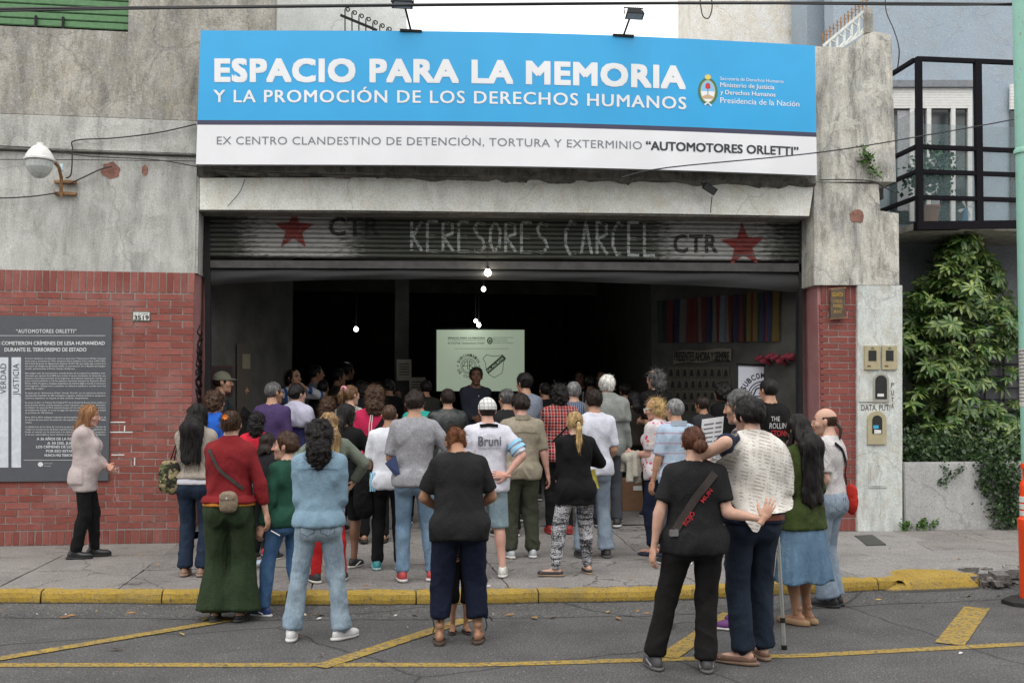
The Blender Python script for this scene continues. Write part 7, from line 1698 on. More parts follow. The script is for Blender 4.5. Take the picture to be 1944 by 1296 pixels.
for (u, vt, Y, f, lab, hr, tp) in ((505, 704, 3.4, 70, 'dim face just above the purple t-shirt in the dark', ('short', 'black'), BLK), (536, 712, 3.0, 110, 'dark clothed figure between the purple t-shirt and the football shirt', ('curly', 'black', dict(r=.015)), Fp(.03, .02, .02)), (612, 722, 2.6, 20, 'dark head left of the purple brown mop of hair', ('short', 'black'), BLK), (685, 722, 2.4, 10, 'dark head between the scrunchie girl and the magenta top', ('curly', 'black', dict(r=.02, len=.04)), Fp(.02, .02, .03)), (738, 720, 2.8, 5, 'dark head right behind the curly hair of the magenta top', ('short', 'black'), BLK), (808, 722, 2.2, 0, 'dark head below the lower pinned sheet', ('short', 'black'), Fp(.03, .03, .025)), (1035, 726, 1.8, -8, 'dark head between the blue grey t-shirt and the plaid shirt', ('short', 'black'), BLK), (1188, 728, 2.2, -10, 'dark head right of the white haired man', ('short', 'black'), BLK), (1205, 742, 1.4, -20, 'dim shoulder high figure right of the grey cape shirt', ('long', 'black', dict(len=.1)), Fp(.03, .025, .02)), (1335, 752, .1, -30, 'dark haired figure between the polo shirt and the plaid reader', ('short', 'dark'), Fp(.03, .03, .035)), (528, 752, .25, 15, 'dark haired figure behind the bearded man in the purple t-shirt', ('curly', 'black', dict(r=.012)), Fp(.02, .03, .05))):
    dim(lab, u, vt, Y, f, tp, hr, 'tan')
# speaker, facing us
J = person('speaker in a dark shirt standing before the lit projection screen', 903, 697, 2.1, face=168, q=2, w_=1.06, top=[T_(Fp(.030, .034, .05), sleeve=.94, hem=.86)], bottom=tr(BLK, **straight), hair=('short', 'dark', dict(th=.008)), skin='dark', head=(0, 0, -14), beard='dark', hands=[(-.05, .24, 1.08), (.10, .26, 1.06)], hp=('fist', 'relax'))
for z in (1.36, 1.24, 1.12): a = MB(); p = surf(J, .0, z * J['k'], False, .02); a.tube([p, p + np.array((0, .006, 0))], .008, 8); o = a.build('button', M['white'], J['root'])
# ---- middle rows ---------------------------------------------------
J = person('man in an olive cap and dark jacket looking right near the left jamb', 418, 706, .6, face=75, q=2, top=[T_(Fp(.025, .035, .045), sleeve=.95, hem=.9)], bottom=tr(BLK, **straight), hair=('crop', 'dark'), skin='mid', head=(0, 0, -10))
def cap(J, m, peak=1, name='cap', bm=None, band=None, th=.016):
    g = Grid((-.12, -.14, -.04), (.12, .24, .16), .006); f = smax(ell(g, (0, -.012, .028), (.0745 + th, .095 + th, .090 + th)), -(g.Z - (.022 if peak > 0 else .012) - .02 * g.Y * 4 * 0), .006)
    if peak: 
        s = 1 if peak > 0 else -1; pk = ell(g, (0, s * .085, .035), (.07, .075, .012)); f = smin(f, pk, .008)
    P, Q = g.mesh(f); P = smooth_mesh(P, Q, 1, .5); P = (J['hR'] @ (P * J['hs']).T).T + J['hc']; return emitmesh(name, P, Q, m, J['root'])
cap(J, Fp(.15, .15, .11))
J = person('curly brown haired person in a bright blue shirt half hidden by long black hair', 407, 741, -.9, face=35, q=2, top=[T_(Fp(.02, .12, .55), sleeve=.4)], bottom=tr(NAVY, **slim), hair=('curly', 'brown', dict(r=.022)), skin='mid')
J = person('bearded man in glasses and a plain purple t-shirt', 517, 725, -.35, face=28, q=2, w_=1.12, belly=.02, top=[T_(Fm(.070, .045, .125), sleeve=.46, hem=.86)], bottom=tr(BLK, **straight), hair=('crop', 'salt'), beard='dark', skin='mid', head=(0, 0, -25))
a = MB(); hh = lambda p: tuple(J['hc'] + J['hR'] @ (np.array(p) * J['hs']))
a.tube([hh((.083, -.01, .012)), hh((.078, .05, .015)), hh((.06, .10, .012))], .003, 5); a.tube([hh((.058, .10, .02)), hh((.058, .103, .0)), hh((.012, .118, .0)), hh((.012, .118, .02)), hh((.058, .10, .02))], .0025, 5); a.build('glasses', M['black'], J['root'])
J = person('young man in a white and navy raglan top beside the purple t-shirt', 562, 729, -.05, face=30, q=2, top=[T_(Fp(.04, .04, .14), sleeve=.2, hem=.88), ('raglan_sleeves', Fp(.50, .50, .62), dict(sleeve=.5, hem=1.24, loose=0, t=.017))], bottom=tr(BLK, **straight), hair=('short', 'black'), skin='fair', head=(0, 0, -20))
J = person('girl with a light brown ponytail in a pink scrunchie and patterned white top', 664, 731, -.2, face=35, q=2, bust=.006, skin='fair', top=[T_(fabric('camo', (.45, .45, .42), (.10, .12, .10), (.30, .32, .28)), sleeve=.3)], bottom=tr(NAVY, **slim), hair=('pony', 'lbrown', dict(len=.20, z=.07)), head=(0, 0, -15))
a = MB(); c = J['hc'] + J['hR'] @ np.array((0, -.12, .075)); a.tube([tuple(c + .03 * np.array((math.cos(t), .25, math.sin(t)))) for t in np.linspace(0, 6.2, 12)], .014, 7); a.build('pink_scrunchie', Fp(.70, .30, .36), J['root'], True)
J = person('girl with a purple brown mop of hair behind the long haired blonde', 622, 752, -.6, face=15, q=2, bust=.006, top=[T_(BLK, sleeve=.4)], bottom=tr(BLK, **slim), hair=('curly', 'brown', dict(r=.015, len=.05)), skin='mid')
J = person('woman with thick curly hair in a magenta top with white piping', 711, 733, -.75, face=0, q=2, w_=1.13, bust=.012, skin='mid', top=[T_(Fp(.50, .022, .085), sleeve=.42, hem=.88, loose=.8)], bottom=tr(BLK, **straight), hair=('curly', 'brown', dict(r=.035, len=.09)), shoes=('sandal', (.02, .02, .02), (.02, .02, .02)), hands=[(-.18, .25, 1.05), (.2, .2, 1.0)])
k = J['k']
V, F = strap(J, [(-.15 * k, 1.10 * k, True), (.03 * k, 1.27 * k, True), (.13 * k, 1.42 * k, True)], .05, BLK); addpart(empty('shoulder_bag_strap', tuple(JW(J, (0, -.15, 1.2))), 'wide black bag strap crossing the magenta top', 'strap'), J, 'strap', V, F, BLK)
for xx in (-.035, -.02): V, F = strap(J, [(xx * 1.8, .92 * k, True), (xx * 1.8 , 1.30 * k, True), (xx * 1.2, 1.44 * k, True)], .008, M['white'], off=.02); o = mesh('piping', [tuple(v) for v in V], F, M['white'], J['root'])
J = person('man in a worn black leather jacket standing in front of the speaker', 850, 738, -.35, face=0, q=2, w_=1.16, skin='mid', top=[('leather_jacket', fabric('leather', (.022, .026, .026)), dict(sleeve=.97, hem=.84, loose=1.6, fold=.015))], bottom=tr(BLK, **straight), hair=('short', 'dark'), hands=[(-.22, .1, .9), (.22, .1, .9)])
J = person('glasses wearing man in a blue grey t-shirt close to the right edge of the screen', 997, 708, .35, face=-18, q=2, skin='mid', top=[T_(Fm(.24, .27, .34), sleeve=.45)], bottom=tr(BLK, **straight), hair=('short', 'black'), head=(0, 0, 15))
J = person('dark jacketed man half hidden behind the khaki shirt', 962, 738, -.55, face=-8, q=2, skin='mid', top=[('jacket', Fp(.018, .018, .02), dict(sleeve=.97, hem=.84, loose=1.4))], bottom=tr(BLK, **straight), hair=('short', 'salt'), head=(0, 0, 12))
J = person('curly haired woman in a red and white plaid shirt with a thin black strap', 1062, 728, -.45, face=2, q=2, w_=1.04, bust=.006, skin='mid', top=[T_(fabric('plaid', (.36, .02, .025), (.03, .015, .02), (.62, .55, .50)), sleeve=.94, hem=.84)], bottom=tr(BLK, **slim), hair=('curly', 'black', dict(r=.018, len=.02)), shoes=SN((.3, .02, .02), (.3, .02, .02)), hands=[(-.15, .25, 1.0), (.16, .26, 1.0)])
k = J['k']; V, F = strap(J, [(-.10 * k, 1.07 * k, True), (.13 * k, 1.30 * k, True)], .02, BLK); addpart(empty('crossbody_strap', tuple(JW(J, (0, -.15, 1.2))), 'thin black strap across the red plaid shirt', 'strap'), J, 'strap', V, F, BLK)
J = person('grey haired person in a blue striped shirt beside the plaid shirt', 1090, 725, .15, face=6, q=2, w_=1.02, skin='fair', top=[T_(fabric('vstripes', (.20, .24, .32), (.05, .06, .10), 40, .4), sleeve=.9)], bottom=tr(BLK, **straight), hair=('short', 'grey'))
J = person('white haired man in a grey shirt with a cape like yoke', 1153, 713, -.1, face=12, q=2, w_=1.12, belly=.03, skin='pink', vf=None, top=[T_(Fm(.20, .215, .205), sleeve=.92, hem=.82, loose=1.5, fold=.016), ('collar_flap', Fm(.24, .255, .24), dict(sleeve=.3, hem=1.22, loose=1.2, t=.03))], bottom=tr(Fp(.05, .055, .065), **straight), hair=('short', 'white', dict(th=.016)), hands=[(-.14, .28, 1.1), (.25, .1, .85)])
J = person('grey curly haired man in a black t-shirt holding his arm, by the photos', 1246, 700, .45, face=-12, q=2, skin='mid', top=[T_(BLK, sleeve=.45)], bottom=tr(BLK, **straight), hair=('curly', 'salt', dict(r=.012, len=.04)), head=(0, 0, 20), hands=[(-.10, .22, 1.12), (.2, .15, .9)])
# group left of centre
J = person('woman in a red jacket with a big black shoulder bag', 484, 782, vf=1052, face=6, q=2, w_=1.0, bust=.008, skin='mid', top=[('red_jacket', Fp(.58, .022, .045), dict(sleeve=.9, hem=.90, loose=1.0, fold=.016))], bottom=tr(Fp(.02, .022, .03), **slim), hair=('curly', 'black', dict(r=.016, len=.07)), shoes=SN((.55, .05, .04), (.6, .6, .6)), hands=[(-.1, .28, 1.05), (.24, .05, .95)])
k = J['k']; JEAN = JEAN_M
bg_ = bagthing('handbag', 'slouchy black leather handbag with silver rings on the red jacket woman', J, (.07 * k, -.21, .87 * k), (.115, .055, .14), fabric('leather', (.012, .012, .013)), bump=.02)
for s in (-.03, .03): a = MB(); a.tube([JW(J, (.05 * k + s, -.215, .985 * k)) - bg_.location, JW(J, (.07 * k + s * .7, -.20, 1.15 * k)) - bg_.location, JW(J, (.13 * k + s * .3, -.11, 1.41 * k)) - bg_.location, JW(J, (.14 * k, -.0, 1.455 * k)) - bg_.location], .009, 6); a.build('handle', BLK, bg_, True)
for s in (-.05, .05): a = MB(); c = JW(J, (.06 * k + s, -.245, .985 * k)) - bg_.location; a.tube([c + Vector((.02 * math.cos(t), 0, .026 * math.sin(t))) for t in np.linspace(0, 6.28, 12)], .005, 5); a.build('ring', plain('chrome', (.7, .7, .7), .2, 1), bg_, True)
J = person('boy in a green hooded sweater and jeans looking back over his left shoulder', 541, 823, vf=1136, face=-38, q=3, x=None, w_=.86, skin='fair', child=1.12, top=[('sweater', Fk(.018, .070, .046), dict(sleeve=.97, hem=.86, loose=1.1))], bottom=tr(fabric('denim', (.04, .10, .22), (.10, .20, .36)), **dict(slim, hem=.058)), hair=('short', 'brown'), shoes=SN((.02, .05, .17), (.7, .7, .7), (.7, .72, .75)), head=(0, 0, 38), feet=[(-.13, .12, 20), (.10, -.05, 5)], hands=[(-.26, .05, .80), (.25, .05, .8)])
J = person('woman with long blonde streaked hair in a sage green jacket and red trousers', 621, 783, vf=1104, face=-12, q=2, bust=.006, skin='fair', w_=1.08, top=[('sage_jacket', Fm(.165, .19, .155), dict(sleeve=.98, hem=.86, loose=1.3))], bottom=tr(Fp(.42, .018, .02), **slim), hair=('long', 'dblonde', dict(len=.24, w=.09, tips='blonde')), shoes=SN((.02, .02, .022), (.6, .58, .5)), hands=[(-.30, .22, 1.10, 'u', (-1, -.2, -.5)), (.30, .12, 1.02, 'u', (1, -.5, -.2))], feet=[(-.10, .0, 10), (.14, .02, 22)])
J = person('woman in black with a dark bob and shorts holding a cup, beside the magenta top', 652, 766, vf=1076, face=22, q=2, bust=.006, skin='dark', top=[T_(BLK, sleeve=.9, hem=.8)], bottom=tr(BLK, end=-.05, hem=.075), hair=('straight', 'black', dict(len=.03)), shoes=SN((.02, .02, .02), (.45, .44, .40), (.7, .7, .7)), hands=[(-.2, .1, .95), (.16, .30, 1.16, 'u', (1, -.1, -.8))], hp=('relax', 'grip'), head=(-8, 0, -30))
p = JW(J, tuple(J['wr'][1] + np.array((-.03, .10, .03)))); a = MB(); a.lathe([(.024, -.04), (.032, .045), (.030, .045), (.024, -.035)], 16); e = a.build('cup', plain('white_cup', (.7, .7, .72), .4), None, True); e.location = p; tag(e, 'white cup in the hand of the woman with the dark bob', 'cup')
J = person('man with a shaved head in a white t-shirt with black shorts bag at his side', 737, 767, vf=1080, face=3, q=2, w_=1.02, skin='tan', top=[T_(Fp(.68, .70, .76), sleeve=.45, hem=.85, loose=1.3)], bottom=tr(BLK, **straight), hair=('buzz', 'brown'), shoes=SN((.05, .28, .30), (.35, .5, .5), (.1, .5, .5)), hands=[(-.26, .1, .88), (.2, .2, 1.0)])
k = J['k']; b2 = bagthing('sports_bag', 'black sports jacket bundle with pale blue stripes hanging left of the white t-shirt', J, (-.26 * k, .02, .80 * k), (.10, .07, .24), BLK, bump=.012)
for i in range(3): a = MB(); c = JW(J, ((-.19 + i * .022) * k, -.09, .93 * k)) - b2.location; a.box(c + Vector((-.007, -.014, -.09)), c + Vector((.007, -.006, .09))); a.build('stripe', plain('pale_blue_stripe', (.30, .62, .80), .7), b2)
J = person('man in a heather grey t-shirt and faded jeans at the centre of the crowd', 785, 741, vf=1102, face=2, q=3, w_=1.07, skin='mid', top=[T_(Fm(.30, .30, .325), sleeve=.47, hem=.87, loose=1.2)], bottom=tr(JEAN_M, **dict(straight, pockets=seam)), hair=('short', 'dark'), shoes=SN((.42, .05, .05), (.62, .58, .58)), head=(-4, 0, 6), hands=[(-.10, .20, .98, 'u', (-.8, -.6, -.5)), (.30, .14, .98, 'u', (.9, -.5, -.2))], stance=.14, feet=[(-.10, .0, 6), (.17, .03, 22)])
k = J['k']; a = MB(); P = [JW(J, q_) for q_ in ((-.26 * k, -.10, 1.10 * k), (-.16 * k, -.15, 1.14 * k), (-.10 * k, -.17, 1.00 * k), (-.20 * k, -.12, .94 * k))]; P = [JW(J, q_) for q_ in ((-.27 * k, -.07, 1.08 * k), (-.17 * k, -.12, 1.16 * k), (-.13 * k, -.14, .99 * k), (-.18 * k, -.10, .97 * k))]
n_ = Vector((0, .008, 0)); a.add(P + [q_ + n_ for q_ in P], [(0, 1, 2, 3), (4, 7, 6, 5), (0, 4, 5, 1), (1, 5, 6, 2), (2, 6, 7, 3), (3, 7, 4, 0)]); tag(a.build('magazine', plain('magazine_cover', (.04, .06, .15), .4)), 'dark blue magazine held under the arm of the grey t-shirt', 'magazine')
J = person('man in khaki shirt and olive cargo trousers left of the blonde ponytail', 990, 748, vf=1058, face=-3, q=3, w_=1.18, belly=.03, skin='pink', top=[T_(Fm(.30, .265, .20), sleeve=.48, hem=.84, loose=1.3, fold=.016, nz=1.5)], bottom=tr(Fm(.055, .062, .042), **dict(hem=.070, knee=.082, thigh=.105, fold=.018)), hair=('short', 'dark', dict(th=.018)), shoes=SN((.55, .58, .6), (.7, .7, .7)), hands=[(-.28, .05, .84), (.30, -.0, .84)], stance=.12, head=(-6, 0, 18))
cl_ = MB(); k = J['k']; V, F = strap(J, [(-.08 * k, 1.505 * k, True), (0, 1.50 * k, True), (.08 * k, 1.505 * k, True)], .05, Fm(.30, .265, .20)); mesh('collar', [tuple(v) for v in V], F, Fm(.30, .265, .20), J['root'])
V, F = strap(J, [(-.19 * k, 1.33 * k, True), (0, 1.35 * k, True), (.19 * k, 1.33 * k, True)], .006, seam); mesh('yoke_seam', [tuple(v) for v in V], F, Fm(.22, .19, .14), J['root'])
J = person('man in a white checked cap and white football shirt with grey lettering', 925, 756, vf=1094, face=-2, q=3, w_=1.16, belly=.02, skin='pink', top=[T_(Fp(.66, .66, .74), sleeve=.48, hem=.84, loose=1.5, fold=.017)], bottom=('shorts', fabric('denim', (.17, .26, .32), (.34, .43, .47)), dict(end=-.0001, hem=.095, thigh=.102, name='denim_shorts')), hair=('crop', 'dark'), shoes=SN((.60, .60, .56), (.62, .60, .56)), stance=.13, feet=[(-.12, .05, 8), (.14, -.03, 14)], hands=[(-.20, .2, 1.0), (.165, -.155, 1.00, 'u', (1, -.15, .1), (.2, -1, .3), (-.9, -.15, .1))], hp=('relax', 'flat'))
cap(J, fabric('plaid', (.72, .72, .70), (.66, .66, .64), (.08, .08, .09)), peak=0, name='checked_cap')
k = J['k']; gl = plain('grey_print', (.13, .14, .16), .7); decal(J, lambda F: (F.text('Bruni', -.105, .105, -.04, .045, .04), F.text('INDUMENTARIA DEPORTIVA', -.105, .105, -.072, -.058, .02)), gl, 0, 1.33 * k)
V, F = strap(J, [(-.09 * k, 1.480 * k, True), (0, 1.490 * k, True), (.09 * k, 1.480 * k, True)], .03, BLK); mesh('dark_collar', [tuple(v) for v in V], F, BLK, J['root'])
e_ = J['el'][1]; s_ = J['sh'][1]; a = MB()
for t0, t1 in ((.48, .60), (.68, .80)): 
    p0, p1 = s_ + (e_ - s_) * t0, s_ + (e_ - s_) * t1; a.tube([tuple(p0), tuple(p1)], [.083, .084], 16, False)
a.build('pale_blue_stripe', plain('sleeve_blue', (.28, .55, .78), .8), J['root'], True)
J = person('young man in a plain white t-shirt and light jeans behind the blonde ponytail', 1129, 739, vf=1058, face=-4, q=3, w_=1.05, skin='mid', top=[T_(Fp(.62, .64, .72), sleeve=.46, hem=.86, loose=1.3)], bottom=tr(JEAN_G, **dict(straight, hem=.088)), hair=('short', 'dark'), shoes=SN((.05, .05, .05), (.1, .1, .1)), stance=.13, hands=[(-.16, .28, 1.15), (.22, .2, 1.0)])
J = person('blonde woman with a long ponytail, black top and black and white patterned trousers', 1093, 781, vf=1092, face=-6, q=3, w_=1.02, hips=1.12, bust=.008, skin='fair', top=[('black_jacket', BLK, dict(sleeve=.93, hem=.76, loose=1.4, hemr=.20, fold=.014))], bottom=tr(fabric('speckle', (.03, .03, .035), (.50, .50, .53)), **dict(hem=.050, knee=.072, thigh=.10, end=.93, fold=.018)), shoes=('flat', (.03, .03, .035), (.25, .18, .12)), hair=('pony', 'blonde', dict(len=.34, z=.0, th=.010)), stance=.12, feet=[(-.20, .0, 68), (.14, .06, 4)], hands=[(-.12, .26, 1.02), (.13, .26, 1.22, 'u', (1, -.3, -.6))], hp=('relax', 'fist'))
k = J['k']; a = MB(); c = J['hc'] + J['hR'] @ np.array((0, -.118, .0)); a.tube([tuple(c + .022 * np.array((math.cos(t), 0.1, math.sin(t)))) for t in np.linspace(0, 6.2, 10)], .007, 6); a.build('hair_tie', BLK, J['root'])
a = MB(); P = [JW(J, q_) for q_ in ((.17 * k, -.02, 1.12 * k), (.21 * k, -.03, 1.13 * k), (.26 * k, -.03, .92 * k), (.20 * k, -.04, .93 * k))]; a.add(P + [q_ + Vector((0, .02, 0)) for q_ in P], [(0, 1, 2, 3), (4, 7, 6, 5), (0, 4, 5, 1), (1, 5, 6, 2), (2, 6, 7, 3), (3, 7, 4, 0)]); tag(a.build('notebook', plain('yellow_notebook', (.40, .34, .05), .5)), 'yellow green notebook held by the blonde ponytail woman', 'notebook')
# ---- right group ---------------------------------------------------
J = person('blonde curly haired woman in a pink floral blouse and white sunglasses', 1251, 755, vf=1052, face=-42, q=3, w_=1.08, bust=.014, belly=.02, skin='pink', top=[T_(fabric('floral', (.62, .58, .60), (.62, .06, .18), (.65, .20, .10)), sleeve=.42, hem=.84, loose=1.2)], bottom=tr(Fp(.014, .02, .045), **dict(straight, end=.9)), hair=('curly', 'blonde', dict(r=.010)), shoes=('sandal', (.02, .05, .14), (.02, .03, .07)), head=(-10, 0, 18), hands=[(-.12, .27, 1.12), (.06, .30, 1.10)], hp=('grip', 'grip'))
a = MB(); hh = lambda p: tuple(J['hc'] + J['hR'] @ (np.array(p) * J['hs'])); a.tube([hh((-.084, -.01, .012)), hh((-.08, .05, .015)), hh((-.062, .10, .012))], .0055, 6); a.tube([hh((-.062, .10, .026)), hh((-.064, .10, -.012)), hh((0, .118, -.005)), hh((.06, .10, -.012)), hh((.06, .10, .026))], .005, 6); a.build('white_sunglasses', M['white'], J['root'])
k = J['k']; bb_ = bagthing('tan_handbag', 'tan brown leather handbag under the arm of the floral blouse', J, (.10 * k, -.14, 1.02 * k), (.14, .06, .11), fabric('leather', (.17, .10, .055)), bump=.016)
a = MB(); a.tube([JW(J, (.02 * k, -.17, 1.10 * k)) - bb_.location, JW(J, (.06 * k, -.17, 1.30 * k)) - bb_.location, JW(J, (.12 * k, -.07, 1.45 * k)) - bb_.location, JW(J, (.13 * k, .03, 1.44 * k)) - bb_.location], .012, 6); a.build('handle', fabric('leather', (.17, .10, .055)), bb_, True)
g_ = Grid((-.2, -.2, -.35), (.2, .2, .15), .009); f_ = cone(g_, (-.10, 0, .03), (.12, 0, .05), .055, .05)
for xx, zz, yy in ((-.11, -.22, -.05), (-.03, -.17, -.07), (.05, -.24, -.05), (.11, -.12, -.05), (-.06, -.12, .06), (.05, -.15, .06)): f_ = smin(f_, cone(g_, (xx * .8, yy * .7, .03), (xx, yy, zz), .042, .05, sy=.55, cut=0.0), .02)
P, Q = g_.mesh(f_); P = smooth_mesh(P, Q, 1, .5); P = folds(P, vnormals(P, Q), .012, (16, 16, 5), 4); c_ = np.array((-.22 * k, .20, 1.05 * k)); mt = J['root'].matrix_basis; jk = empty('folded_jacket', tuple(JW(J, c_)), 'cream jacket folded over the forearm of the woman in the floral blouse', 'jacket')
emitmesh('cloth', (np.array(mt.to_3x3()) @ P.T).T, Q, Fm(.42, .40, .34), jk)
J = person('plaid shirted man with a short grey beard reading a paper, in purple sneakers', 1392, 741, vf=1192, x=PZ(1418, 1192, 0).x, face=-58, q=3, w_=.98, skin='mid', top=[T_(fabric('plaid', (.16, .14, .13), (.05, .045, .05), (.36, .33, .32)), sleeve=.95, hem=.86)], bottom=tr(Fp(.03, .033, .04), **dict(slim, hem=.062, fold=.018)), hair=('short', 'salt'), beard='salt', shoes=SN((.13, .03, .17), (.6, .6, .6)), head=(-6, 0, -6), hands=[(-.06, .26, 1.22), (.12, .26, 1.20)], hp=('grip', 'grip'), stance=.12)
for (dx, dz, lab) in ((-.02, .16, 'open white leaflet with grey text held up by the plaid shirted man'), (.0, -.02, 'white sheet of paper held lower by the plaid shirted man')):
    e = empty('leaflet', tuple(JW(J, (dx + .06, .26, 1.33 + dz))), lab, 'paper'); c = Vector(e.location); a = MB(); wv = Vector((.09, 0, .012)); hv_ = Vector((.02, .02, .125 if dz > 0 else .05)); 
    a.add([-wv - hv_, wv - hv_, wv + hv_, -wv + hv_, -wv - hv_ + Vector((0, .004, 0)), wv - hv_ + Vector((0, .004, 0)), wv + hv_ + Vector((0, .004, 0)), -wv + hv_ + Vector((0, .004, 0))], [(0, 1, 2, 3), (7, 6, 5, 4), (0, 4, 5, 1), (1, 5, 6, 2), (2, 6, 7, 3), (3, 7, 4, 0)]); a.build('sheet', plain('paper_white', (.62, .62, .64), .7), e)
    q = MB()
    for i in range(6): f0 = -.8 + i * .28; s0 = -wv * .8 + hv_ * f0 + Vector((0, -.003, 0)); s1 = wv * .1 + hv_ * f0 + Vector((0, -.003, 0)); q.add([s0, s1, s1 + hv_ * .08, s0 + hv_ * .08], [(0, 1, 2, 3)]); s0 = wv * .25 + hv_ * f0 + Vector((0, -.003, 0)); s1 = wv * .85 + hv_ * f0 + Vector((0, -.003, 0)); q.add([s0, s1, s1 + hv_ * .08, s0 + hv_ * .08], [(0, 1, 2, 3)])
    q.build('print', plain('grey_print', (.13, .14, .16), .7), e)
J = person('tall young man in a black t-shirt with THE ROLLING STONES on the back', 1462, 718, -1.75, face=-12, q=2, skin='mid', top=[T_(BLK, sleeve=.5, hem=.84, loose=1.3)], bottom=tr(BLK, **straight), hair=('crop', 'black', dict()), head=(0, 0, 8), hands=[(-.2, .1, .9), (.22, .1, .9)])
k = J['k']; decal(J, lambda F: (F.text('THE', -.10, .01, .05, .10, .0), F.text('ROLLING', -.12, .14, -.03, .03, .0)), plain('chalk_print', (.6, .6, .6), .8), .02, 1.27 * k); decal(J, lambda F: F.text('STONES', -.10, .14, -.11, -.05, .03), plain('red_print', (.45, .02, .03), .8), .02, 1.27 * k)
J = person('grey haired man in a pale blue polo with thin red stripes', 1283, 757, -2.5, face=-8, q=3, w_=1.04, skin='mid', top=[T_(fabric('stripes', (.40, .50, .62), (.42, .14, .18), 10, .07), sleeve=.46, hem=.84, loose=1.2)], bottom=tr(Fp(.06, .065, .08), **straight), hair=('crop', 'grey', dict(th=.010)), head=(0, 0, 16), hands=[(-.26, .05, .82), (.2, .1, .9)])
k = J['k']; V, F = strap(J, [(-.09 * k, 1.49 * k, True), (0, 1.495 * k, True), (.09 * k, 1.49 * k, True)], .05, CHAM); mesh('collar', [tuple(v) for v in V], F, Fp(.42, .50, .60), J['root'])
J = person('balding man with a thin ponytail, white t-shirt and grey blue flared jeans', 1578, 774, vf=1150, face=-42, q=3, w_=1.0, skin='fair', top=[T_(Fm(.55, .53, .53), sleeve=.42, hem=.98, tuck=1, loose=.9)], bottom=tr(JEAN_G, **dict(hem=.095, knee=.070, thigh=.090, waist=1.04, pockets=seam)), hair=('bald', 'brown'), beard='brown', shoes=SN((.02, .02, .022), (.02, .02, .02)), head=(-4, 0, 20), hands=[(-.16, .16, .96), (.14, .20, .96)], stance=.06)
a = MB(); hh = lambda p: tuple(J['hc'] + J['hR'] @ (np.array(p) * J['hs'])); a.tube([hh((0, -.10, -.02)), hh((.0, -.13, -.07)), hh((0, -.115, -.14)), hh((0, -.10, -.19))], [.016, .016, .012, .003], 8); a.build('thin_ponytail', plain('ponytail_hair', (.035, .02, .014), .5), J['root'], True)
k = J['k']; rbg = bagthing('red_bag', 'red cloth bag on a black strap behind the man with the ponytail', J, (.17 * k, -.13, .93 * k), (.035, .05, .13), Fp(.45, .03, .02), bump=.012)
V, F = strap(J, [(-.13 * k, 1.44 * k, True), (-.02 * k, 1.38 * k, True), (.10 * k, 1.22 * k, True), (.15 * k, 1.06 * k, True)], .026, BLK); addpart(rbg, J, 'strap', V, F, BLK)
J = person('woman with very long black hair, olive top and denim skirt', 1524, 788, vf=1184, face=-26, q=3, w_=1.06, bust=.01, skin='tan', top=[T_(Fm(.045, .065, .018), sleeve=.9, hem=.80, loose=1.2)], bottom=('skirt', fabric('denim', (.075, .14, .23), (.16, .26, .36)), dict(len=.36, flare=.075, pleat=.016, n=9)), shoes=('clog', (.36, .22, .12), (.32, .20, .11)), hair=('long', 'black', dict(len=.50, w=.115, wave=.014)), head=(0, 0, -6), stance=.06, hands=[(-.2, .12, .92), (.23, .1, .9)])
# ---- front left ------------------------------------------------------
J = person('auburn haired woman in a pale cardigan standing in front of the plaque', 157, 768, vf=1058, face=84, q=3, w_=1.06, hips=.92, bust=.02, belly=.03, skin='pink', top=[T_(BLK, sleeve=0, hem=.86, t=.004), ('cardigan', Fp(.50, .43, .42), dict(sleeve=.93, hem=.76, loose=.9, hemr=.165, t=.018, open=1, fold=.009))], bottom=tr(BLK, **dict(hem=.058, knee=.066, thigh=.092)), hair=('straight', 'sand', dict(len=.13, w=.080, front=1.1, wave=.003, back=0)), shoes=('boot', (.02, .02, .022), (.02, .02, .02)), head=(-10, 0, 0), stance=.09, feet=[(-.08, .10, 4), (.09, -.06, 4)], hands=[(.04, .25, 1.05, 'u', (-1, -.6, -.4)), (-.02, .26, 1.00, 'u', (1, -.8, -.4))], hp=('relax', 'fist'))
a = MB(); p = JW(J, tuple(J['wr'][1] + np.array((0, .06, -.06)))); a.tube([p, p + Vector((.0, 0, -.12)), p + Vector((.01, 0, -.2)), p + Vector((.025, 0, -.27)), p + Vector((.0, 0, -.29)), p + Vector((-.015, 0, -.25)), p + Vector((0, 0, -.2))], .004, 5); tag(a.build('pink_lanyard', plain('pink_cord', (.55, .25, .28), .7), None), 'thin pink cord dangling from the hands of the woman in the cardigan', 'cord')
J = person('woman with waist long straight black hair, beige top and dark jeans', 368, 766, vf=1092, face=12, q=3, w_=1.0, hips=1.08, bust=.008, skin='mid', top=[('undershirt', Fp(.60, .60, .66), dict(sleeve=0, hem=.93, t=.004)), T_(Fm(.36, .315, .27), sleeve=.93, hem=.99, loose=1.3, t=.018)], bottom=tr(JEAN_D, **dict(hem=.078, knee=.068, thigh=.094)), hair=('straight', 'black', dict(len=.36, w=.115, front=0)), shoes=('flat', (.28, .17, .13), (.3, .2, .15)), hands=[(-.1, .26, 1.1), (.12, .28, 1.15)], stance=.085)
k = J['k']; cb_ = bagthing('camouflage_bag', 'camouflage patterned cloth bag hanging beside the long black hair', J, (-.235 * k, -.08, 1.00 * k), (.095, .06, .15), fabric('camo', (.035, .035, .025), (.30, .24, .14), (.10, .12, .05)), bump=.02)
for s in (-.02, .02): a = MB(); a.tube([JW(J, (-.22 * k + s, -.09, 1.13 * k)) - cb_.location, JW(J, (-.20 * k + s * .5, -.05, 1.28 * k)) - cb_.location, JW(J, (-.185 * k, -.01, 1.40 * k)) - cb_.location], .006, 5); a.build('cord', BLK, cb_, True)
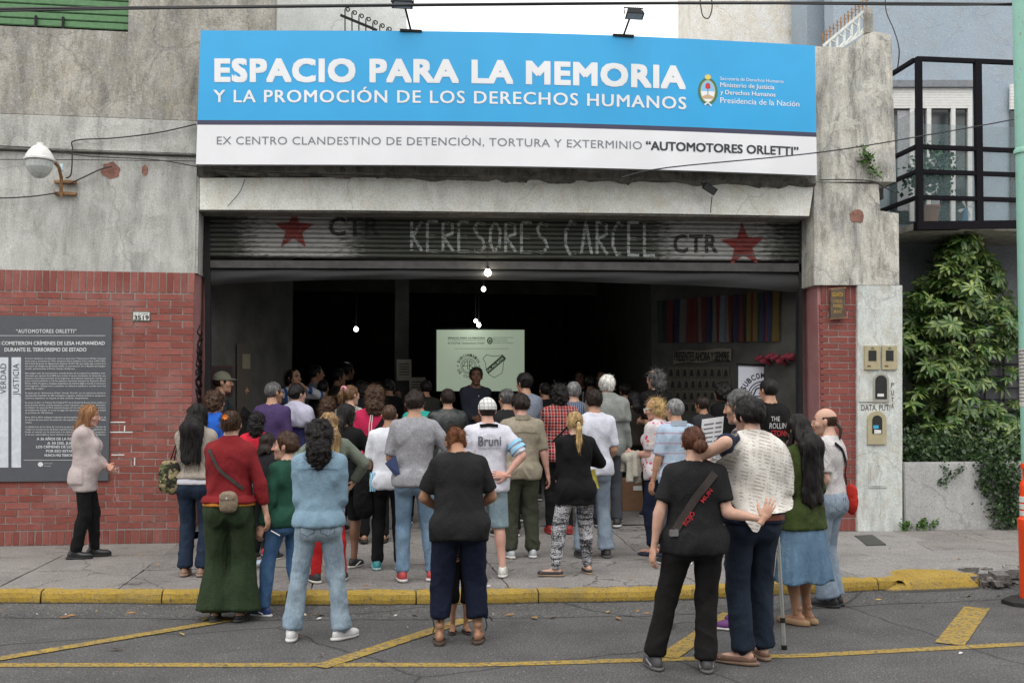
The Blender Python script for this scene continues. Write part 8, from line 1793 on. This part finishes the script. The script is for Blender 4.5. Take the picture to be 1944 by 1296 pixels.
# child mostly hidden in front of the broad woman
J = person('child in shorts and flip flops almost hidden in front of the stooping woman', 872, None, H=1.05, vf=1200, face=180, q=2, w_=.9, skin='tan', child=1.25, top=[T_(BLK2, sleeve=.4)], bottom=tr(BLK, end=.15, hem=.075), hair=('short', 'dark'), shoes=('sandal', (.03, .02, .02), (.03, .02, .02)), hands=[(-.1, .15, 1.0), (.1, .15, 1.0)], stance=.05)
# the row on the road
J = person('woman in a dark red top and wide bottle green trousers with a taupe bag', 432, 779, vf=1178, face=6, q=3, w_=.98, hips=1.14, bust=.008, skin='fair', top=[('orange_vest', Fp(.55, .22, .04), dict(sleeve=0, hem=.955, t=.003)), ('red_top', Fk(.215, .018, .022), dict(sleeve=.84, hem=.985, loose=.7, t=.016))], bottom=tr(Fm(.026, .042, .020), **dict(hem=.165, knee=.104, thigh=.094, waist=1.0, fold=.016, end=1.0, drop=.055, vert=1)), hair=('tied', 'brown', dict(tips='dblonde')), shoes=('flat', (.03, .03, .03), (.05, .05, .05)), hands=[(-.12, .26, 1.0), (.315, .0, .86, 'u', (1, -.6, 0))], hp=('relax', 'relax'), stance=.10)
k = J['k']; hR, hc, hsz = J['hR'], J['hc'], J['hs']
fl = empty('hair_flower', tuple(JW(J, tuple(hc + hR @ np.array((-.02, -.135, .07))))), 'small orange flower clip in the brown tied hair', 'hair clip')
for i in range(7): t = i * .9; a = MB(); d = Vector((math.cos(t), -.3, math.sin(t))); a.add([Vector((0, 0, 0)), d * .014 + Vector((-d.z, 0, d.x)) * .008, d * .027, d * .014 - Vector((-d.z, 0, d.x)) * .008], [(0, 1, 2, 3)]); a.build('petal', plain('orange_petal', (.75, .20, .02), .6), fl)
tb = bagthing('taupe_bag', 'small taupe crossbody pouch with a flap on the back of the red top', J, (.035 * k, -.185, 1.00 * k), (.070, .035, .085), Fm(.22, .17, .12), bump=.006)
V, F = strap(J, [(-.15 * k, 1.43 * k, True), (-.06 * k, 1.26 * k, True), (.14 * k, 1.10 * k, True)], .026, BLK); addpart(tb, J, 'strap', V, F, Fp(.06, .055, .05))
P, Q = sdf_bag(J, (.03 * k, -.215, 1.045 * k), (.062, .012, .035), None, bump=.002); mt = J['root'].matrix_basis; emitmesh('flap', (np.array(mt.to_3x3()) @ P.T).T + np.array(mt.translation) - np.array(tb.location), Q, Fm(.26, .205, .15), tb)
a = MB(); p = JW(J, (.03 * k, -.235, 1.035 * k)) - tb.location; a.tube([p, p + Vector((0, .006, 0))], .007, 8); a.build('snap', M['white'], tb)
a = MB(); wr = J['wr'][1]; dd = (wr - J['el'][1]); dd /= np.linalg.norm(dd); p = JW(J, tuple(wr + dd * .15 * k + np.array((.01, .0, 0)))); a.tube([p, p + Vector((.072, -.02, -.038))], .0045, 6); tag(a.build('cigarette', M['white'], None), 'lit white cigarette in the hand beside the green trousers', 'cigarette')
J = person('long curly haired man in a faded denim shirt and pale jeans', 603, 797, vf=1214, face=3, q=3, w_=1.06, skin='tan', top=[('denim_shirt', CHAM, dict(sleeve=.97, hem=.90, loose=1.2, fold=.015, hemr=.165))], bottom=tr(JEAN_L, **dict(hem=.076, knee=.066, thigh=.090, pockets=seam, fold=.014)), hair=('curly', 'black', dict(r=.030, len=.15)), shoes=SN((.66, .66, .66), (.62, .60, .58)), stance=.15, feet=[(-.19, .0, 2), (.17, -.0, 42)], hands=[(-.12, .22, 1.02), (.14, .22, 1.0)])
k = J['k']
for pts in ([(-.20 * k, 1.36 * k, True), (0, 1.375 * k, True), (.20 * k, 1.36 * k, True)],): V, F = strap(J, pts, .005, seam); mesh('yoke_seam', [tuple(v) for v in V], F, Fp(.16, .26, .36), J['root'])
V, F = strap(J, [(-.145 * k, .985 * k, True), (0, .98 * k, True), (.145 * k, .985 * k, True)], .006, seam)
J = person('broad woman in a charcoal t-shirt and navy cropped trousers with her head bowed', 871, 826, vf=1220, face=0, q=3, w_=1.12, hips=1.18, belly=.04, bust=.012, skin='tan', hunch=.10, top=[T_(BLK2, sleeve=.42, hem=.80, loose=1.0, hemr=.19, fold=.013)], bottom=tr(NAVY, **dict(hem=.080, knee=.088, thigh=.108, end=.72, drop=.0, fold=.015)), hair=('tied', 'auburn', dict(tips='dblonde', th=.014)), shoes=('sandal', (.05, .03, .025), (.06, .04, .03)), lean=(-9, 0, 0), head=(-38, 0, 4), stance=.135, feet=[(-.14, 0, -4), (.14, .0, 14)], hands=[(-.12, .25, 1.05, 'u', (-.9, -.3, -.6)), (.12, .25, 1.05, 'u', (.9, -.3, -.6))])
for i in (0, 1):
    p = J['an'][i] + np.array(((-1, 1)[i] * .05, -.03, .10)); a = MB(); a.tube([tuple(p), tuple(p + np.array((.01, -.01, -.05))), tuple(p + np.array((.0, 0, -.09)))], .004, 5); a.tube([tuple(p), tuple(p + np.array((.03, -.01, .012))), tuple(p + np.array((.05, 0, -.02)))], .004, 5); a.build('hem_tie', NAVY, J['root'])
JM = person('dark haired man in navy wrapped in a cream openwork shawl, arm round the woman', 1432, 755, vf=1256, face=-4, q=3, w_=1.10, belly=.03, skin='fair', top=[('navy_shirt', Fp(.022, .030, .055), dict(sleeve=.50, hem=.92, loose=1.3))], bottom=tr(fabric('denim', (.010, .016, .03), (.022, .032, .05)), **dict(hem=.074, knee=.076, thigh=.100, fold=.014)), hair=('short', 'black', dict(th=.014)), beard='dark', shoes=('flat', (.17, .09, .06), (.20, .13, .09)), head=(-4, 0, 26), stance=.10, feet=[(-.10, -.05, 52), (.10, .08, 10)], hands=[(-.47, -.13, 1.33, 'u', (-.2, -1, .35), (0, -.4, 1), (-.85, .12, -.45)), (.12, .24, 1.0, 'u', (.3, -.8, -.6))], hp=('relax', 'relax'))
k = JM['k']; root = JM['root']; colmn = [(1368, 868, 888), (1376, 850, 905), (1386, 836, 935), (1400, 824, 962), (1414, 817, 990), (1427, 815, 1008), (1437, 815, 1010), (1446, 815, 990), (1458, 817, 974), (1472, 822, 974), (1487, 831, 973), (1500, 842, 972), (1512, 858, 971), (1522, 884, 968), (1527, 905, 960)]
us = np.linspace(1368, 1527, 46); NR = 46; V = []
inv = root.matrix_basis.inverted(); Yr_ = root.location.y
for j in range(NR):
    for u in us:
        v0 = np.interp(u, [c[0] for c in colmn], [c[1] for c in colmn]); v1 = np.interp(u, [c[0] for c in colmn], [c[2] for c in colmn]); v = v0 + (v1 - v0) * j / (NR - 1)
        p = inv @ PY(u, v, Yr_ - .17); x, z = p.x, p.z
        b = surf(JM, float(np.clip(x, -.21, .21)), float(np.clip(z, .95, 1.50 * k)), True, .03); y = b[1] - .012 + max(0, abs(x) - .20) * .35
        y -= .018 * (vnoise(np.array([[x * 9 + z * 5, z * 2.5, 1.0]]), 5)[0] - .3) + .012 * (vnoise(np.array([[x * 22 + z * 9, z * 5, 1.0]]), 6)[0])
        V.append([x, y, z])
V = np.array(V).reshape(NR, len(us), 3)
for _ in range(5): V[1:-1, 1:-1, 1] = (V[:-2, 1:-1, 1] + V[2:, 1:-1, 1] + V[1:-1, :-2, 1] + V[1:-1, 2:, 1] + 2 * V[1:-1, 1:-1, 1]) / 6
n = len(us); Q = np.array([(j * n + i, (j + 1) * n + i, (j + 1) * n + i + 1, j * n + i + 1) for j in range(NR - 1) for i in range(n - 1)])
F1 = V.reshape(-1, 3); F2 = F1 + np.array((0, .008, 0)); bd = [(i, i + 1) for i in range(n - 1)]
o = emitmesh('shawl', np.concatenate([F1, F2]), np.concatenate([Q[:, ::-1], Q + len(F1)]), fabric('open', (.76, .73, .68), (.42, .37, .32)), root)
V_, F_ = strap(JM, [(-.16 * k, .965 * k, True), (0, .96 * k, True), (.16 * k, .965 * k, True)], .035, None); mesh('belt', [tuple(v) for v in V_], F_, fabric('leather', (.12, .035, .02)), root)
JW_ = person('woman with a brown ponytail in a black t-shirt hugging the man in the shawl', 1322, 809, vf=1272, face=5, q=3, w_=1.14, hips=1.18, belly=.02, bust=.012, skin='fair', top=[T_(BLK2, sleeve=.38, hem=.835, loose=1.0, hemr=.185, fold=.012)], bottom=tr(Fp(.011, .010, .010), **dict(hem=.076, knee=.074, thigh=.104, fold=.012)), hair=('bun', 'chestnut', dict(z=-.02, x=.035, th=.011)), shoes=SN((.06, .06, .065), (.10, .10, .10), (.3, .3, .32)), head=(-6, 0, -8), stance=.16, feet=[(-.26, .06, 12), (.06, -.02, 6)], hands=[(-.31, -.02, .86, 'u', (-.9, -.6, .1)), (.43, -.22, 1.10, 'u', (0, -.25, -2), (0, -1, .1), (.5, .05, .85))], hp=('relax', 'spread'))
J = JW_; k = J['k']; a = MB(); c = J['hc'] + J['hR'] @ np.array((.035, -.115, -.015)); a.tube([tuple(c + .024 * np.array((math.cos(t), .2, math.sin(t)))) for t in np.linspace(0, 6.2, 12)], .008, 7); a.build('white_hair_tie', M['white'], J['root'], True)
sb = empty('crossbody_bag', tuple(JW(J, (-.2, -.1, .95))), 'grey crossbody strap with red letters over the black t-shirt', 'bag')
V, F = strap(J, [(.12 * k, 1.42 * k, True), (-.02 * k, 1.25 * k, True), (-.17 * k, 1.02 * k, True)], .05, BLK, off=.04); addpart(sb, J, 'strap', V, F, fabric('plain', (.055, .045, .042)))
a = MB(); c = JW(J, (-.185 * k, -.13, 1.0 * k)) - sb.location; a.box(c + Vector((-.03, -.012, -.022)), c + Vector((.03, .012, .022)), .004); a.build('buckle', plain('chrome', (.7, .7, .7), .2, 1), sb)
for (x_, z_, s_) in ((.055, 1.26, 'MUN'), (-.075, 1.10, 'ROJO')):
    p_, f_ = fit_text(s_, -.05, .05, -.014, .014, .01); ang = R(52); FL = Flat(lambda a_, b_: tuple(surf(J, (x_ * k + a_ * math.cos(ang) - b_ * math.sin(ang)), (z_ * k + a_ * math.sin(ang) + b_ * math.cos(ang)), True, .03))); FL.add([tuple(q_) for q_ in p_], f_); o = FL.build('red_print', plain('red_print', (.45, .02, .03), .8), J['root'])
# crutch standing between the man and the denim skirt
c0 = PZ(1489, 1232, 0); c1 = PY(1480, 1075, c0.y + .05); cr = empty('crutch', tuple(c0), 'grey metal walking crutch standing between the shawl man and the denim skirt', 'crutch'); al = plain('grey_aluminium', (.38, .39, .38), .4, .6)
d = (c1 - c0); top_ = c0 + d * 1.75
a = MB(); a.tube([Vector((0, 0, .03)), (top_ - c0)], .0135, 10); a.build('shaft', al, cr, True); a = MB(); a.tube([Vector((0, 0, 0)), d * .05], .021, 10); a.build('rubber_tip', M['black'], cr, True); a = MB(); a.tube([d * .32, d * .38], .018, 10); a.build('collar', M['black'], cr, True); a = MB(); a.tube([top_ - c0, top_ - c0 + Vector((.0, -.09, .01))], .016, 8); a.build('grip', M['black'], cr, True)
